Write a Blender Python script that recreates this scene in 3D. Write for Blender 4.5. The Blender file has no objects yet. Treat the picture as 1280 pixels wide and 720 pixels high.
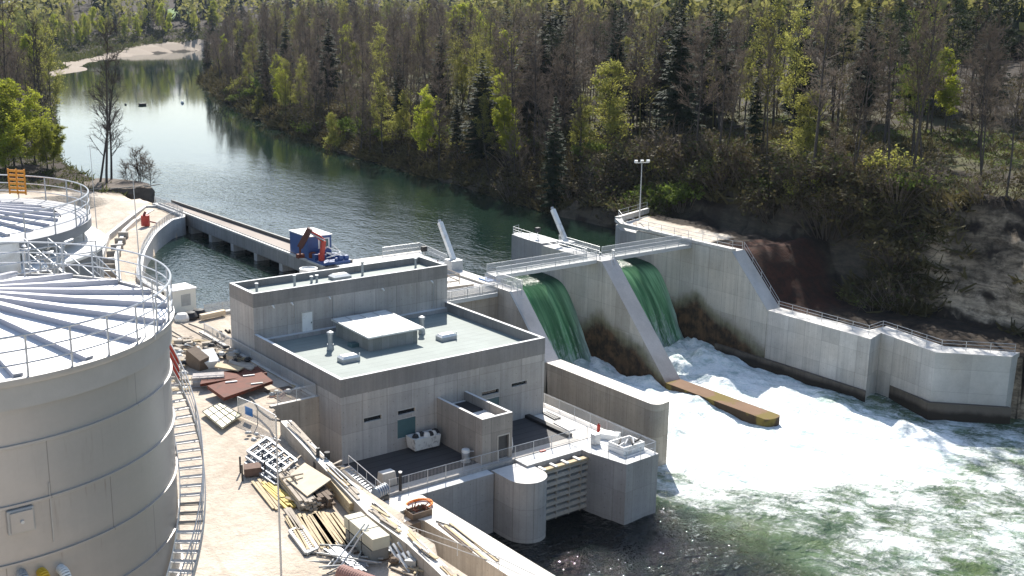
import bpy, bmesh, math, random
from math import sin, cos, pi, radians, sqrt, atan2, exp
from mathutils import Vector, Matrix, noise
random.seed(7)
sc = bpy.context.scene
COL = sc.collection
V = Vector

# ------------------------------------------------------------------ camera (solved from the building's edges)
F_PX, PITCH, ROLL, YAW = 1438.775, 0.2432, 0.0176, 0.6626
CAM = V((-45.660, -81.904, 38.989))
FW = V((sin(YAW)*cos(PITCH), cos(YAW)*cos(PITCH), -sin(PITCH)))
_rt = V((cos(YAW), -sin(YAW), 0)); _up = _rt.cross(FW)
RT = _rt*cos(ROLL) + _up*sin(ROLL); UP = -_rt*sin(ROLL) + _up*cos(ROLL)
def ray(x, y): return FW + RT*((x-640)/F_PX) - UP*((y-360)/F_PX)
def PZ(x, y, z):
    d = ray(x, y); return CAM + d*((z-CAM.z)/d.z)
def PX(x, y, X):
    d = ray(x, y); return CAM + d*((X-CAM.x)/d.x)
def PY(x, y, Y):
    d = ray(x, y); return CAM + d*((Y-CAM.y)/d.y)
def PD(x, y, D):
    d = ray(x, y); return CAM + d*(D/sqrt(d.x*d.x+d.y*d.y))
cd = bpy.data.cameras.new("camera"); cam = bpy.data.objects.new("camera", cd); COL.objects.link(cam)
cd.sensor_width = 36; cd.lens = 36*F_PX/1280; cd.clip_start = 0.5; cd.clip_end = 20000
cam.matrix_world = Matrix(((RT.x, UP.x, -FW.x, CAM.x), (RT.y, UP.y, -FW.y, CAM.y), (RT.z, UP.z, -FW.z, CAM.z), (0, 0, 0, 1)))
sc.camera = cam

# ------------------------------------------------------------------ light
ELEV, AZ = radians(41), radians(35)
world = bpy.data.worlds.new("World"); sc.world = world; world.use_nodes = True
wn = world.node_tree.nodes; wl = world.node_tree.links
bg = wn["Background"]; sky = wn.new("ShaderNodeTexSky"); sky.sky_type = 'NISHITA'; sky.sun_disc = False
sky.sun_elevation = ELEV; sky.sun_rotation = AZ; sky.air_density = 1.15; sky.dust_density = 1.2; sky.ozone_density = 1.0; sky.altitude = 400
wl.new(sky.outputs[0], bg.inputs[0]); bg.inputs[1].default_value = 0.10
sl = bpy.data.lights.new("sun", 'SUN'); sl.energy = 5.0; sl.angle = radians(0.5); sl.color = (1.0, 0.95, 0.87)
so = bpy.data.objects.new("sun", sl); COL.objects.link(so)
SUN = V((cos(ELEV)*sin(AZ), cos(ELEV)*cos(AZ), sin(ELEV)))
so.rotation_euler = (-SUN).to_track_quat('-Z', 'Y').to_euler(); so.location = (0, 0, 200)
sc.view_settings.view_transform = 'Standard'; sc.view_settings.look = 'None'; sc.view_settings.gamma = 1
sc.view_settings.exposure = EXPOSURE = 0.85
sc.view_settings.use_curve_mapping = False
try:
    sc.cycles.use_denoising = True
    sc.cycles.max_bounces = 6; sc.cycles.diffuse_bounces = 3; sc.cycles.glossy_bounces = 3
    sc.cycles.transmission_bounces = 3; sc.cycles.volume_bounces = 0; sc.cycles.transparent_max_bounces = 8
    sc.cycles.sample_clamp_indirect = 6
except Exception: pass

# ------------------------------------------------------------------ node helper
class NT:
    def __init__(s, name):
        s.m = bpy.data.materials.new(name); s.m.use_nodes = True
        s.t = s.m.node_tree; s.t.nodes.clear()
        s.out = s.t.nodes.new("ShaderNodeOutputMaterial"); s._pos = None; s._nor = None
    def n(s, typ, **kw):
        nd = s.t.nodes.new(typ)
        for k, v in kw.items(): setattr(nd, k, v)
        return nd
    def put(s, sock, v):
        if hasattr(v, 'links') or isinstance(v, bpy.types.NodeSocket): s.t.links.new(v, sock)
        elif v is not None:
            if isinstance(v, (tuple, list)) and len(v) == 3 and sock.type == 'RGBA': v = (*v, 1)
            sock.default_value = v
    def pos(s):
        if s._pos is None:
            g = s.n("ShaderNodeNewGeometry"); s._pos = g.outputs['Position']; s._nor = g.outputs['Normal']
        return s._pos
    def nor(s): s.pos(); return s._nor
    def obj(s): return s.n("ShaderNodeTexCoord").outputs['Object']
    def m_(s, op, a, b=None, c=None, clamp=False):
        nd = s.n("ShaderNodeMath", operation=op, use_clamp=clamp)
        s.put(nd.inputs[0], a)
        if b is not None: s.put(nd.inputs[1], b)
        if c is not None: s.put(nd.inputs[2], c)
        return nd.outputs[0]
    def sep(s, v):
        nd = s.n("ShaderNodeSeparateXYZ"); s.put(nd.inputs[0], v); return nd.outputs
    def comb(s, x=0., y=0., z=0.):
        nd = s.n("ShaderNodeCombineXYZ")
        for i, q in enumerate((x, y, z)): s.put(nd.inputs[i], q)
        return nd.outputs[0]
    def scale(s, v, sx, sy, sz):
        nd = s.n("ShaderNodeMapping"); s.put(nd.inputs['Vector'], v); nd.inputs['Scale'].default_value = (sx, sy, sz)
        return nd.outputs[0]
    def noise(s, v, scale=1., detail=3., rough=.55, dist=0., color=False):
        nd = s.n("ShaderNodeTexNoise"); s.put(nd.inputs['Vector'], v)
        nd.inputs['Scale'].default_value = scale; nd.inputs['Detail'].default_value = detail
        nd.inputs['Roughness'].default_value = rough; nd.inputs['Distortion'].default_value = dist
        return nd.outputs['Color' if color else 'Fac']
    def voro(s, v, scale=1., feature='F1', out='Distance'):
        nd = s.n("ShaderNodeTexVoronoi", feature=feature); s.put(nd.inputs['Vector'], v); nd.inputs['Scale'].default_value = scale
        return nd.outputs[out]
    def ramp(s, f, a, b, lo=0., hi=1., smooth=True):
        nd = s.n("ShaderNodeMapRange", interpolation_type='SMOOTHSTEP' if smooth else 'LINEAR')
        s.put(nd.inputs[0], f); s.put(nd.inputs[1], a); s.put(nd.inputs[2], b); s.put(nd.inputs[3], lo); s.put(nd.inputs[4], hi)
        return nd.outputs[0]
    def mix(s, f, a, b, mode='MIX'):
        nd = s.n("ShaderNodeMix", data_type='RGBA', blend_type=mode)
        s.put(nd.inputs[0], f); s.put(nd.inputs[6], a); s.put(nd.inputs[7], b); return nd.outputs[2]
    def mul(s, col, f):   # colour times scalar
        nd = s.n("ShaderNodeVectorMath", operation='SCALE'); s.put(nd.inputs[0], col); s.put(nd.inputs[3], f); return nd.outputs[0]
    def attr(s, name): return s.n("ShaderNodeAttribute", attribute_name=name).outputs['Fac']
    def bump(s, h, strength=.3, dist=.1, normal=None):
        nd = s.n("ShaderNodeBump"); s.put(nd.inputs['Height'], h); nd.inputs['Strength'].default_value = strength; nd.inputs['Distance'].default_value = dist
        if normal is not None: s.put(nd.inputs['Normal'], normal)
        return nd.outputs[0]
    def bsdf(s, col, rough=.8, metal=0., normal=None, spec=.5, ior=None):
        b = s.n("ShaderNodeBsdfPrincipled"); s.put(b.inputs['Base Color'], col); s.put(b.inputs['Roughness'], rough)
        s.put(b.inputs['Metallic'], metal); s.put(b.inputs['Specular IOR Level'], spec)
        if ior: b.inputs['IOR'].default_value = ior
        if normal is not None: s.put(b.inputs['Normal'], normal)
        return b.outputs[0]
    def mixs(s, f, a, b):
        nd = s.n("ShaderNodeMixShader"); s.put(nd.inputs[0], f); s.put(nd.inputs[1], a); s.put(nd.inputs[2], b); return nd.outputs[0]
    def end(s, sh): s.t.links.new(sh, s.out.inputs[0]); return s.m

def concrete(name, base, line=1.0, streak=1.0, rough=.9, panel=2.5, lift=2.7, off=0.0, stain=None, top=None):
    t = NT(name); p = t.pos(); x, y, z = t.sep(p)[0:3]; u = t.m_('ADD', t.m_('ADD', x, t.m_('MULTIPLY', y, .97)), off)
    big = t.noise(p, .22, 5, .66); fine = t.noise(p, 5., 3, .6)
    st = t.noise(t.comb(t.m_('MULTIPLY', u, 1.6), t.m_('MULTIPLY', z, .05), 3.1), 1., 5, .65)
    f = t.m_('ADD', t.m_('MULTIPLY', t.m_('SUBTRACT', big, .5), .8), 1.0)
    f = t.m_('MULTIPLY', f, t.m_('ADD', t.m_('MULTIPLY', t.m_('SUBTRACT', fine, .5), .22), 1.))
    nx, ny, nz = t.sep(t.nor())[0:3]
    side = t.ramp(t.m_('ABSOLUTE', nz), .5, .8, 1., 0.)
    stf = t.m_('ADD', t.m_('MULTIPLY', t.m_('SUBTRACT', st, .52), .72*streak), 1.)
    # formwork: narrow boards, wide panels, lift joints
    bd = t.m_('FRACT', t.m_('DIVIDE', u, .31)); bdm = t.ramp(bd, .0, .12, .88, 1.)
    tone = t.n("ShaderNodeTexWhiteNoise", noise_dimensions='2D'); t.put(tone.inputs['Vector'], t.comb(t.m_('FLOOR', t.m_('DIVIDE', u, panel)), t.m_('FLOOR', t.m_('DIVIDE', z, lift)), 0))
    pt = t.m_('ADD', t.m_('MULTIPLY', t.m_('SUBTRACT', tone.outputs['Value'], .5), .24*line), 1.)
    pn = t.m_('FRACT', t.m_('DIVIDE', u, panel)); pnm = t.ramp(t.m_('ABSOLUTE', t.m_('SUBTRACT', pn, .5)), .475, .497, 1., 1-.26*line)
    lf = t.m_('FRACT', t.m_('DIVIDE', z, lift)); lfm = t.ramp(t.m_('ABSOLUTE', t.m_('SUBTRACT', lf, .5)), .485, .497, 1., 1-.2*line)
    w = t.m_('MULTIPLY', t.m_('MULTIPLY', t.m_('MULTIPLY', t.m_('MULTIPLY', stf, bdm), pnm), lfm), pt)
    w = t.m_('ADD', t.m_('MULTIPLY', t.m_('SUBTRACT', w, 1.), side), 1.)
    # tie holes
    hx = t.m_('SUBTRACT', t.m_('FRACT', t.m_('DIVIDE', u, 1.25)), .5); hz = t.m_('SUBTRACT', t.m_('FRACT', t.m_('DIVIDE', z, 1.35)), .5)
    hd = t.m_('ADD', t.m_('MULTIPLY', hx, hx), t.m_('MULTIPLY', hz, hz)); hole = t.ramp(hd, .0008, .0025, .72, 1.)
    hole = t.m_('ADD', t.m_('MULTIPLY', t.m_('SUBTRACT', hole, 1.), side), 1.)
    col = t.mul(t.mix(t.ramp(t.noise(p, .12, 2), .35, .65), base, (base[0]*1.03, base[1]*.985, base[2]*.93)), t.m_('MULTIPLY', t.m_('MULTIPLY', f, w), hole))
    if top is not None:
        col = t.mix(t.ramp(nz, .6, .9), col, t.mul(top, t.m_('MULTIPLY', f, 1.)))  # upward faces painted paler, the sunlit look of tops put into the colour
    if stain is not None:
        col = stain(t, col, p, x, y, z, st, big)
    return t.end(t.bsdf(col, rough, normal=t.bump(t.m_('ADD', fine, t.m_('MULTIPLY', bdm, .5)), .25, .05), spec=.3))

def plain(name, col, rough=.6, metal=0., var=.25, vscale=2., spec=.5, dirt=None, dirt_scale=.8):
    t = NT(name); p = t.pos(); nz = t.noise(p, vscale, 4, .6)
    c = t.mul(col, t.m_('ADD', t.m_('MULTIPLY', t.m_('SUBTRACT', nz, .5), var*2), 1.))
    if dirt is not None: c = t.mix(t.ramp(t.noise(p, dirt_scale, 5, .7), .5, .72), c, dirt)
    return t.end(t.bsdf(c, rough, metal, spec=spec, normal=t.bump(t.noise(p, vscale*6, 3), .12, .03)))

M = {}
SH = (.395, .38, .367)
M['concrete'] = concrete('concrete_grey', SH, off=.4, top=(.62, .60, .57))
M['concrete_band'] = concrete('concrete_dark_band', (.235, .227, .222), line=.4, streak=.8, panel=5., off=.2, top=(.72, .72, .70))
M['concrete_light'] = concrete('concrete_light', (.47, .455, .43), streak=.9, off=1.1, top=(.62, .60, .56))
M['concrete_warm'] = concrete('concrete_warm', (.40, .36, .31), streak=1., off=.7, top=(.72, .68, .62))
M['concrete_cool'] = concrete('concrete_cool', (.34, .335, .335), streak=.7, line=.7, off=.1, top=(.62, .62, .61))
M['steel'] = plain('galvanised_steel', (.42, .43, .44), .45, .35, .2, 3.)
M['rail'] = plain('galvanised_rail', (.50, .51, .52), .42, .4, .15, 3.)
M['dark_steel'] = plain('dark_steel', (.05, .052, .055), .5, .3)
M['white_paint'] = plain('white_paint', (.78, .78, .76), .5, 0, .06, 2., dirt=(.5, .47, .42), dirt_scale=.7)
M['red'] = plain('red_paint', (.42, .035, .02), .5, 0, .2)
M['rust_red'] = plain('red_oxide_paint', (.20, .032, .018), .55, 0, .35)
M['orange'] = plain('orange_paint', (.75, .22, .02), .5)
M['yellow'] = plain('yellow_paint', (.72, .45, .03), .5, 0, .2)
M['blue'] = plain('blue_paint', (.022, .07, .22), .45, 0, .2, 1.5)
M['black'] = plain('black_rubber', (.018, .018, .02), .7)
M['glass'] = plain('window_glass', (.012, .015, .018), .08, 0, .1)
M['teal'] = plain('teal_panel', (.065, .13, .14), .45, 0, .2)
M['wood'] = plain('pale_timber', (.46, .36, .22), .8, 0, .35, 2.5)
M['wood_grey'] = plain('weathered_timber', (.36, .31, .25), .85, 0, .45, 2.5)
M['wood_dark'] = plain('dark_timber', (.14, .10, .07), .85, 0, .4, 2.5)
M['wood_yellow'] = plain('yellow_formwork', (.60, .44, .10), .7, 0, .3, 2.)
M['ply'] = plain('plywood', (.55, .45, .32), .75, 0, .25, 1.5, dirt=(.42, .36, .28))
M['rust'] = plain('rusted_steel', (.115, .024, .009), .8, .1, .4, 1.2, dirt=(.06, .02, .01))
M['panel_cream'] = plain('cream_panel', (.72, .68, .48), .6, 0, .2, 1.2, dirt=(.62, .50, .12), dirt_scale=.5)
M['plastic_blue'] = plain('blue_plastic', (.05, .20, .50), .5)
M['alu'] = plain('aluminium_formwork', (.34, .36, .38), .45, .4, .3, 2.)
M['pipe_grey'] = plain('grey_pipe', (.40, .40, .38), .6, 0, .3)
M['tarp'] = plain('dusty_bag', (.70, .68, .64), .8, 0, .2)
def gap_mat():
    t = NT('wire_mesh_infill'); o = t.pos(); x, y, z = t.sep(o)[0:3]; u = t.m_('ADD', x, t.m_('MULTIPLY', y, 1.03))
    a = t.ramp(t.m_('ABSOLUTE', t.m_('SUBTRACT', t.m_('FRACT', t.m_('DIVIDE', u, .12)), .5)), .33, .36)
    b = t.ramp(t.m_('ABSOLUTE', t.m_('SUBTRACT', t.m_('FRACT', t.m_('DIVIDE', z, .12)), .5)), .33, .36)
    k = t.m_('MAXIMUM', a, b, clamp=True)
    tr = t.n("ShaderNodeBsdfTransparent").outputs[0]
    return t.end(t.mixs(k, tr, t.bsdf((.48, .49, .5), .5, .3)))
M['mesh'] = gap_mat()

# roof membrane
def roof_mat(name, c, seam=1.0, dk=.8):
    t = NT(name); p = t.pos(); x, y, z = t.sep(p)[0:3]
    s1 = t.ramp(t.m_('ABSOLUTE', t.m_('SUBTRACT', t.m_('FRACT', t.m_('DIVIDE', y, seam)), .5)), .45, .48, 1., dk)
    col = t.mul(c, t.m_('MULTIPLY', s1, t.m_('ADD', t.m_('MULTIPLY', t.noise(p, .4, 5, .65), .5), .75)))
    return t.end(t.bsdf(col, .75, spec=.4))
M['roof'] = roof_mat('pale_roof_membrane', (.25, .285, .265))
M['deck'] = roof_mat('dark_bitumen_deck', (.06, .058, .06), 1.05, .45)

# ------------------------------------------------------------------ mesh helper
class MB:
    def __init__(s): s.v = []; s.f = []
    def quad(s, *p):
        i = len(s.v); s.v += [V(q) for q in p]; s.f.append(tuple(range(i, i+len(p)))); return s
    def box(s, a, b):
        (x0, y0, z0), (x1, y1, z1) = a, b
        return s.hexa([(x0, y0, z0), (x1, y0, z0), (x1, y1, z0), (x0, y1, z0)], [(x0, y0, z1), (x1, y0, z1), (x1, y1, z1), (x0, y1, z1)])
    def hexa(s, lo, hi):
        n = len(lo); i = len(s.v); s.v += [V(q) for q in lo] + [V(q) for q in hi]
        s.f.append(tuple(range(i+n-1, i-1, -1))); s.f.append(tuple(range(i+n, i+2*n)))
        for k in range(n): s.f.append((i+k, i+(k+1) % n, i+n+(k+1) % n, i+n+k))
        return s
    def prism(s, poly, z0, z1):
        a = sum(poly[k][0]*poly[(k+1) % len(poly)][1]-poly[(k+1) % len(poly)][0]*poly[k][1] for k in range(len(poly)))
        if a < 0: poly = poly[::-1]
        zz0 = z0 if isinstance(z0, (list, tuple)) else [z0]*len(poly); zz1 = z1 if isinstance(z1, (list, tuple)) else [z1]*len(poly)
        return s.hexa([(p[0], p[1], z) for p, z in zip(poly, zz0)], [(p[0], p[1], z) for p, z in zip(poly, zz1)])
    def extx(s, poly, x0, x1):   # polygon in (y,z) extruded along x
        a = sum(poly[k][0]*poly[(k+1) % len(poly)][1]-poly[(k+1) % len(poly)][0]*poly[k][1] for k in range(len(poly)))
        if a < 0: poly = poly[::-1]
        return s.hexa([(x0, p[0], p[1]) for p in poly], [(x1, p[0], p[1]) for p in poly])
    def obox(s, c, dx, dy, dz):  # centre and three half-axis vectors
        c, dx, dy, dz = V(c), V(dx), V(dy), V(dz)
        return s.hexa([c-dx-dy-dz, c+dx-dy-dz, c+dx+dy-dz, c-dx+dy-dz], [c-dx-dy+dz, c+dx-dy+dz, c+dx+dy+dz, c-dx+dy+dz])
    def beam(s, a, b, w, h, upv=(0, 0, 1)):
        a, b = V(a), V(b); d = (b-a); L = d.length; d.normalize(); sd = d.cross(V(upv))
        if sd.length < 1e-4: sd = V((1, 0, 0))
        sd.normalize(); u = sd.cross(d)
        return s.obox((a+b)/2, d*(L/2), sd*(w/2), u*(h/2))
    def tube(s, a, b, r, n=6, r2=None, caps=True):
        a, b = V(a), V(b); r2 = r if r2 is None else r2; d = (b-a).normalized()
        p = d.cross(V((0, 0, 1)) if abs(d.z) < .95 else V((1, 0, 0))).normalized(); q = d.cross(p); i = len(s.v)
        for k in range(n):
            o = p*cos(2*pi*k/n)+q*sin(2*pi*k/n); s.v.append(a+o*r)
        for k in range(n):
            o = p*cos(2*pi*k/n)+q*sin(2*pi*k/n); s.v.append(b+o*r2)
        for k in range(n): s.f.append((i+k, i+(k+1) % n, i+n+(k+1) % n, i+n+k))
        if caps: s.f.append(tuple(range(i+n-1, i-1, -1))); s.f.append(tuple(range(i+n, i+2*n)))
        return s
    def path(s, pts, r, n=6):
        for a, b in zip(pts[:-1], pts[1:]):
            if (V(a)-V(b)).length > 1e-5: s.tube(a, b, r, n)
        return s
    def lathe(s, c, prof, n=48, a0=0., a1=2*pi):
        c = V(c); full = abs(a1-a0-2*pi) < 1e-6; m = n if full else n+1; i = len(s.v)
        for (r, z) in prof:
            for k in range(m):
                t = a0+(a1-a0)*k/n; s.v.append(c+V((r*cos(t), r*sin(t), z)))
        for j in range(len(prof)-1):
            for k in range(n):
                k2 = (k+1) % m; s.f.append((i+j*m+k, i+j*m+k2, i+(j+1)*m+k2, i+(j+1)*m+k))
        return s
    def build(s, name, mat, parent=None, loc=None, smooth=False, bevel=0., kind=None):
        me = bpy.data.meshes.new(name)
        if parent is not None:
            o0 = wpos(parent)
        elif loc is not None: o0 = V(loc)
        else:
            lo = V((min(v.x for v in s.v), min(v.y for v in s.v), min(v.z for v in s.v))); hi = V((max(v.x for v in s.v), max(v.y for v in s.v), max(v.z for v in s.v)))
            o0 = V(((lo.x+hi.x)/2, (lo.y+hi.y)/2, lo.z))
        me.from_pydata([tuple(v-o0) for v in s.v], [], s.f); me.validate(); me.update()
        me.materials.append(mat)
        if smooth:
            me.polygons.foreach_set('use_smooth', [True]*len(me.polygons)); me.set_sharp_from_angle(angle=radians(38))
        o = bpy.data.objects.new(name, me); COL.objects.link(o)
        if parent is not None: o.parent = parent
        else: o.location = o0
        if bevel > 0:
            b = o.modifiers.new('bevel', 'BEVEL'); b.width = bevel; b.segments = 2; b.limit_method = 'ANGLE'; b.angle_limit = radians(40)
        if kind: o['kind'] = kind
        return o
def wpos(o):
    p = V(o.location); q = o.parent
    while q: p += V(q.location); q = q.parent
    return p
def tag(o, label, cat, group=None, kind=None):
    o['label'] = label; o['category'] = cat
    if group: o['group'] = group
    if kind: o['kind'] = kind
    return o
def thing(name, label, cat, loc=(0, 0, 0), group=None):
    o = bpy.data.objects.new(name, None); COL.objects.link(o); o.location = loc; o.empty_display_size = .3
    return tag(o, label, cat, group)
def copy_tree(o, parent=None):
    c = o.copy(); COL.objects.link(c); c.parent = parent
    for ch in list(o.children): copy_tree(ch, c)
    return c
def lerp(a, b, t): return a+(b-a)*t
def sstep(a, b, x):
    if a == b: return 1. if x >= b else 0.
    t = max(0., min(1., (x-a)/(b-a))); return t*t*(3-2*t)
def interp(tab, x):
    if x <= tab[0][0]: return tab[0][1]
    for (a, va), (b, vb) in zip(tab[:-1], tab[1:]):
        if x <= b: return va+(vb-va)*(x-a)/(b-a)
    return tab[-1][1]
def resample(pts, step):
    pts = [V(p) for p in pts]; out = [pts[0]]
    for a, b in zip(pts[:-1], pts[1:]):
        n = max(1, round((b-a).length/step))
        out += [a+(b-a)*k/n for k in range(1, n+1)]
    return out
def railing(label, pts, h=1.1, step=2., bars=(1., .5), r=.028, post=.035, infill=None, cat='railing', group=None, name='railing', parent=None, toe=0.):
    """posts, bars and infill along a polyline of base points"""
    pts = [V(p) for p in pts]; t = parent or thing(name, label, cat, pts[0], group); o0 = V(t.location)
    ps = resample(pts, step); base = None
    for p in ps:
        if base is None:
            mb = MB(); mb.tube(o0, o0+V((0, 0, h)), post, 5); base = mb.build('post', M['rail'], t); base.location = p-o0
        else:
            c = base.copy(); COL.objects.link(c); c.parent = t; c.location = p-o0
    for b in bars:
        mb = MB(); mb.path([p+V((0, 0, h*b)) for p in pts], r, 5); mb.build('rail_bar', M['rail'], t)
    if infill == 'mesh':
        mb = MB()
        for a, b in zip(pts[:-1], pts[1:]):
            mb.quad(a+V((0, 0, .1)), b+V((0, 0, .1)), b+V((0, 0, h-.06)), a+V((0, 0, h-.06)))
        mb.build('mesh_panel', M['mesh'], t)
    elif infill == 'pickets':
        mb = MB()
        for p in resample(pts, .14): mb.tube(p+V((0, 0, .08)), p+V((0, 0, h-.04)), .011, 4, caps=False)
        mb.path([p+V((0, 0, .08)) for p in pts], .02, 4); mb.build('pickets', M['rail'], t)
    return t
# ================================================================== TERRAIN
ZU, ZD, YARD = 4.3, -5.75, 5.0
XB = [(-400, 330), (-200, 190), (-90, 112), (-45, 91), (-20, 82), (0, 79), (20, 77), (40, 77), (60, 77.5), (76, 78.5), (102, 82.5), (122, 84), (154, 87), (218, 100), (313, 127), (400, 157), (472, 195), (560, 262), (640, 350), (720, 520), (800, 900), (1000, 1500)]
XL = [(85, 20), (104, 22), (130, 24), (165, 27), (205, 38), (255, 53), (372, 88), (440, 107), (480, 138), (526, 150), (590, 190), (644, 236), (672, 279), (720, 420), (790, 760), (1000, 1300)]
def xb(y): return interp(XB, y)
def xl(y): return interp(XL, y)
WALLX = [(-200, -20), (-60, -11.0), (-27.7, -7.7), (-20, -6.6), (-10.4, -6.6), (.8, -5.0), (4.1, -4.2), (4.2, .3), (21.8, .3), (21.95, 20.5), (34.8, 20.5)]
BASIN = [(34.8, 2.6), (38, 2.6), (44, 2.6), (52, 2.6), (54.8, 3.3), (59, 4.9), (63.8, 7.0), (68.5, 9.5), (73.2, 12.2), (78, 15.6), (80.6, 17.6), (83.6, 20.6), (96, 21.0), (104, 22)]
def fbm(x, y, z, s, o=4):
    return noise.fractal((x*s, y*s, z*s), 1.0, 2.0, o)
def H(x, y):
    b = xb(y); up = sstep(24, 46, y)
    if x > (46 if y < 180 else (xl(y)+b)/2):
        # right bank
        sl = 1.0 if y < 150 else .92
        if y > 440: sl = .75
        if y < -20: sl = .8
        d = (x-b)*sl
        wl = ZD+(ZU-ZD)*up
        tt = sstep(40, 85, y)
        nz = fbm(x, y, 0, .09, 4)
        cl = interp([(0, wl-.3), (2, wl+3), (5, 4.5), (8, 10.5), (11, 14), (16, 15.2), (30, 16.5), (60, 19), (140, 26), (400, 42), (900, 75)], d+nz*2.2)
        sp = interp([(0, wl-.3), (3, 7), (10, 10.5), (25, 14), (60, 18), (140, 25), (400, 42), (900, 75)], d+nz*2.0)
        z = cl+(sp-cl)*tt
        if d < 0: z = max(wl-4, wl-.5+d*.6)
        if 0 < d < 15 and y < 62: z += .45*sin(z*2.3+fbm(x, y, 3, .08, 2)*3)
        # recess behind the abutment wall: platform level
        if 0 < d < 16: z += (fbm(x, y, 5, .30, 5)*1.3+.5*noise.noise((x*.15, y*.15, z*.9)))*sstep(0, 3, d)*(1-.5*tt)
        if -22 < y < 17 and 67 < x < 88:   # backfill behind the wing wall, rising to the shelf
            bf = lerp(1.45, 8.2, sstep(7.5, 16.5, y))+fbm(x, y, 6, .4, 3)*.35
            if x > interp([(-22, 76), (-19.4, 75.0), (-13.4, 70.3), (-4.4, 71.9), (-4, 68.7), (8, 68.1), (20, 67.9)], y): z = max(z, lerp(bf, max(bf, z), sstep(77, 84, x)))
        nose = x > (67.9 if y < 35.5 else 68.3+(y-35.5)*.62 if y < 39 else 70.6+(y-39)*3.3)
        if 14 < y < 45 and nose and x < 86:   # shelf filled behind the abutment
            k = sstep(85, 78, x+2*fbm(x, y, 8, .2, 3))*sstep(14, 17, y)*sstep(44.5, 41.5, y); z = lerp(z, 8.0+fbm(x, y, 2, .5, 3)*.25, k)
        far = math.hypot(x-CAM.x, y-CAM.y)
        if far > 900: z += (far-900)*.055 + sstep(900, 2500, far)*60*(.5+fbm(x, y, 1, .0012, 4))
        return z
    # left bank
    far = math.hypot(x-CAM.x, y-CAM.y)
    if y < 34.8:
        e = interp(WALLX, y)
        if y < -60: return YARD-2 if x < e else -9
        return YARD+(.06*fbm(x, y, 0, .3, 3) if x < e-1 else 0) if x < e else -9.
    if y < 104:
        e = interp(BASIN, y)
        if x > e-.2: return ZU-2.6
        g = sstep(44, 82, y)
        z = lerp(YARD, 6.6, g*sstep(-16, -2, x-e))
        if x < e-9: z += sstep(0, 14, e-9-x)*sstep(50, 80, y)*(1.2+1.6*fbm(x, y, 0, .12, 4))
        return z+.12*fbm(x, y, 0, .6, 3)
    e = xl(y); d = (e-x)*(.9 if y < 430 else .7)
    bar = sstep(425, 455, y)*(1-sstep(676, 700, y))
    if d < 0: return max(ZU-4, ZU-.4+d*.35)
    n = fbm(x, y, 0, .05, 4)
    z = interp([(0, ZU-.2), (1.5, 6.2), (8, 7.2), (40, 9), (200, 14), (600, 24)], d)
    zb = interp([(0, ZU-.2), (10, 5.2), (22, 6.0), (32, 8.0), (80, 10), (200, 14), (600, 24)], d)
    z = lerp(z, zb, bar)+n*.8*sstep(0, 10, d)
    if far > 700: z += interp([(700, 0), (1000, 14), (1300, 34), (2000, 90), (3500, 240), (6000, 420)], far)*(.85+.4*fbm(x, y, 3, .0011, 3))
    return z
def ground_hit(px, py, zmin=-20):
    d = ray(px, py); t = 40./sqrt(d.x*d.x+d.y*d.y); lt = t
    while t < 4000:
        p = CAM+d*t
        if p.z < H(p.x, p.y):
            for _ in range(12):
                m = (lt+t)/2; p = CAM+d*m
                if p.z < H(p.x, p.y): t = m
                else: lt = m
            return CAM+d*t
        lt = t; t *= 1.006
    return None

def axis(spec):
    out = []
    for a, b, n in spec:
        out += [a+(b-a)*k/n for k in range(n)]
    out.append(spec[-1][1]); return out
def geo(a, b, n, r):
    w = [r**k for k in range(n)]; s = sum(w); o = [a]; 
    for q in w: o.append(o[-1]+(b-a)*q/s)
    return o
xs = geo(-70, -2500, 16, 1.25)[::-1][:-1]+axis([(-70, -12, 40), (-12, 30, 56), (30, 60, 20), (60, 76, 26), (76, 92, 28), (92, 112, 24), (112, 150, 22)])+geo(150, 5200, 46, 1.075)[1:]
ys = geo(-60, -420, 12, 1.2)[::-1][:-1]+axis([(-60, -24, 26), (-24, 60, 120), (60, 130, 66), (130, 300, 60), (300, 760, 80)])+geo(760, 6500, 36, 1.09)[1:]
tv = []; tf = []; yv = []; gv = []; rv = []; bv = []
nx_, ny_ = len(xs), len(ys)
MEAD = [(PD(218, 22, 1000), 60), ]
for y in ys:
    for x in xs:
        z = H(x, y); tv.append((x, y, z))
        yd = 1. if (y < 34.8 and x < interp(WALLX, y)) else (1-sstep(96, 125, y) if x < 40 and y < 125 else 0.)
        bv.append(1-sstep(11, 17, (xl(y)-x)*.7+4*fbm(x, y, 0, .03, 3)) if 430 < y < 720 and x < xl(y)+2 else 0.)
        if 16 < y < 45 and 66 < x < 86: yd = max(yd, .62*sstep(9.3, 8.4, z)*sstep(77, 74, x)*sstep(20.5, 23, y)*sstep(45, 43, y))
        yv.append(yd)
        g = 0.
        if x > 60: g = .75*sstep(14, 20, x-xb(y))*(1-sstep(45, 90, x-xb(y)))
        gv.append(g)
        rv.append(sstep(66, 69, x)*(1-sstep(79, 84, x+3*fbm(x, y, 2, .3, 3)))*sstep(3.5, 8, y+2*fbm(x, y, 4, .3, 3))*(1-sstep(18.5, 20.5, y)))
for j in range(ny_-1):
    for i in range(nx_-1):
        a = j*nx_+i; tf.append((a, a+1, a+nx_+1, a+nx_))
me = bpy.data.meshes.new('ground'); me.from_pydata(tv, [], tf); me.update()
me.polygons.foreach_set('use_smooth', [True]*len(me.polygons))
for nm, vals in (('gravel', yv), ('grass', gv), ('red_earth', rv), ('bar', bv)):
    at = me.attributes.new(nm, 'FLOAT', 'POINT'); at.data.foreach_set('value', vals)
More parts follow.
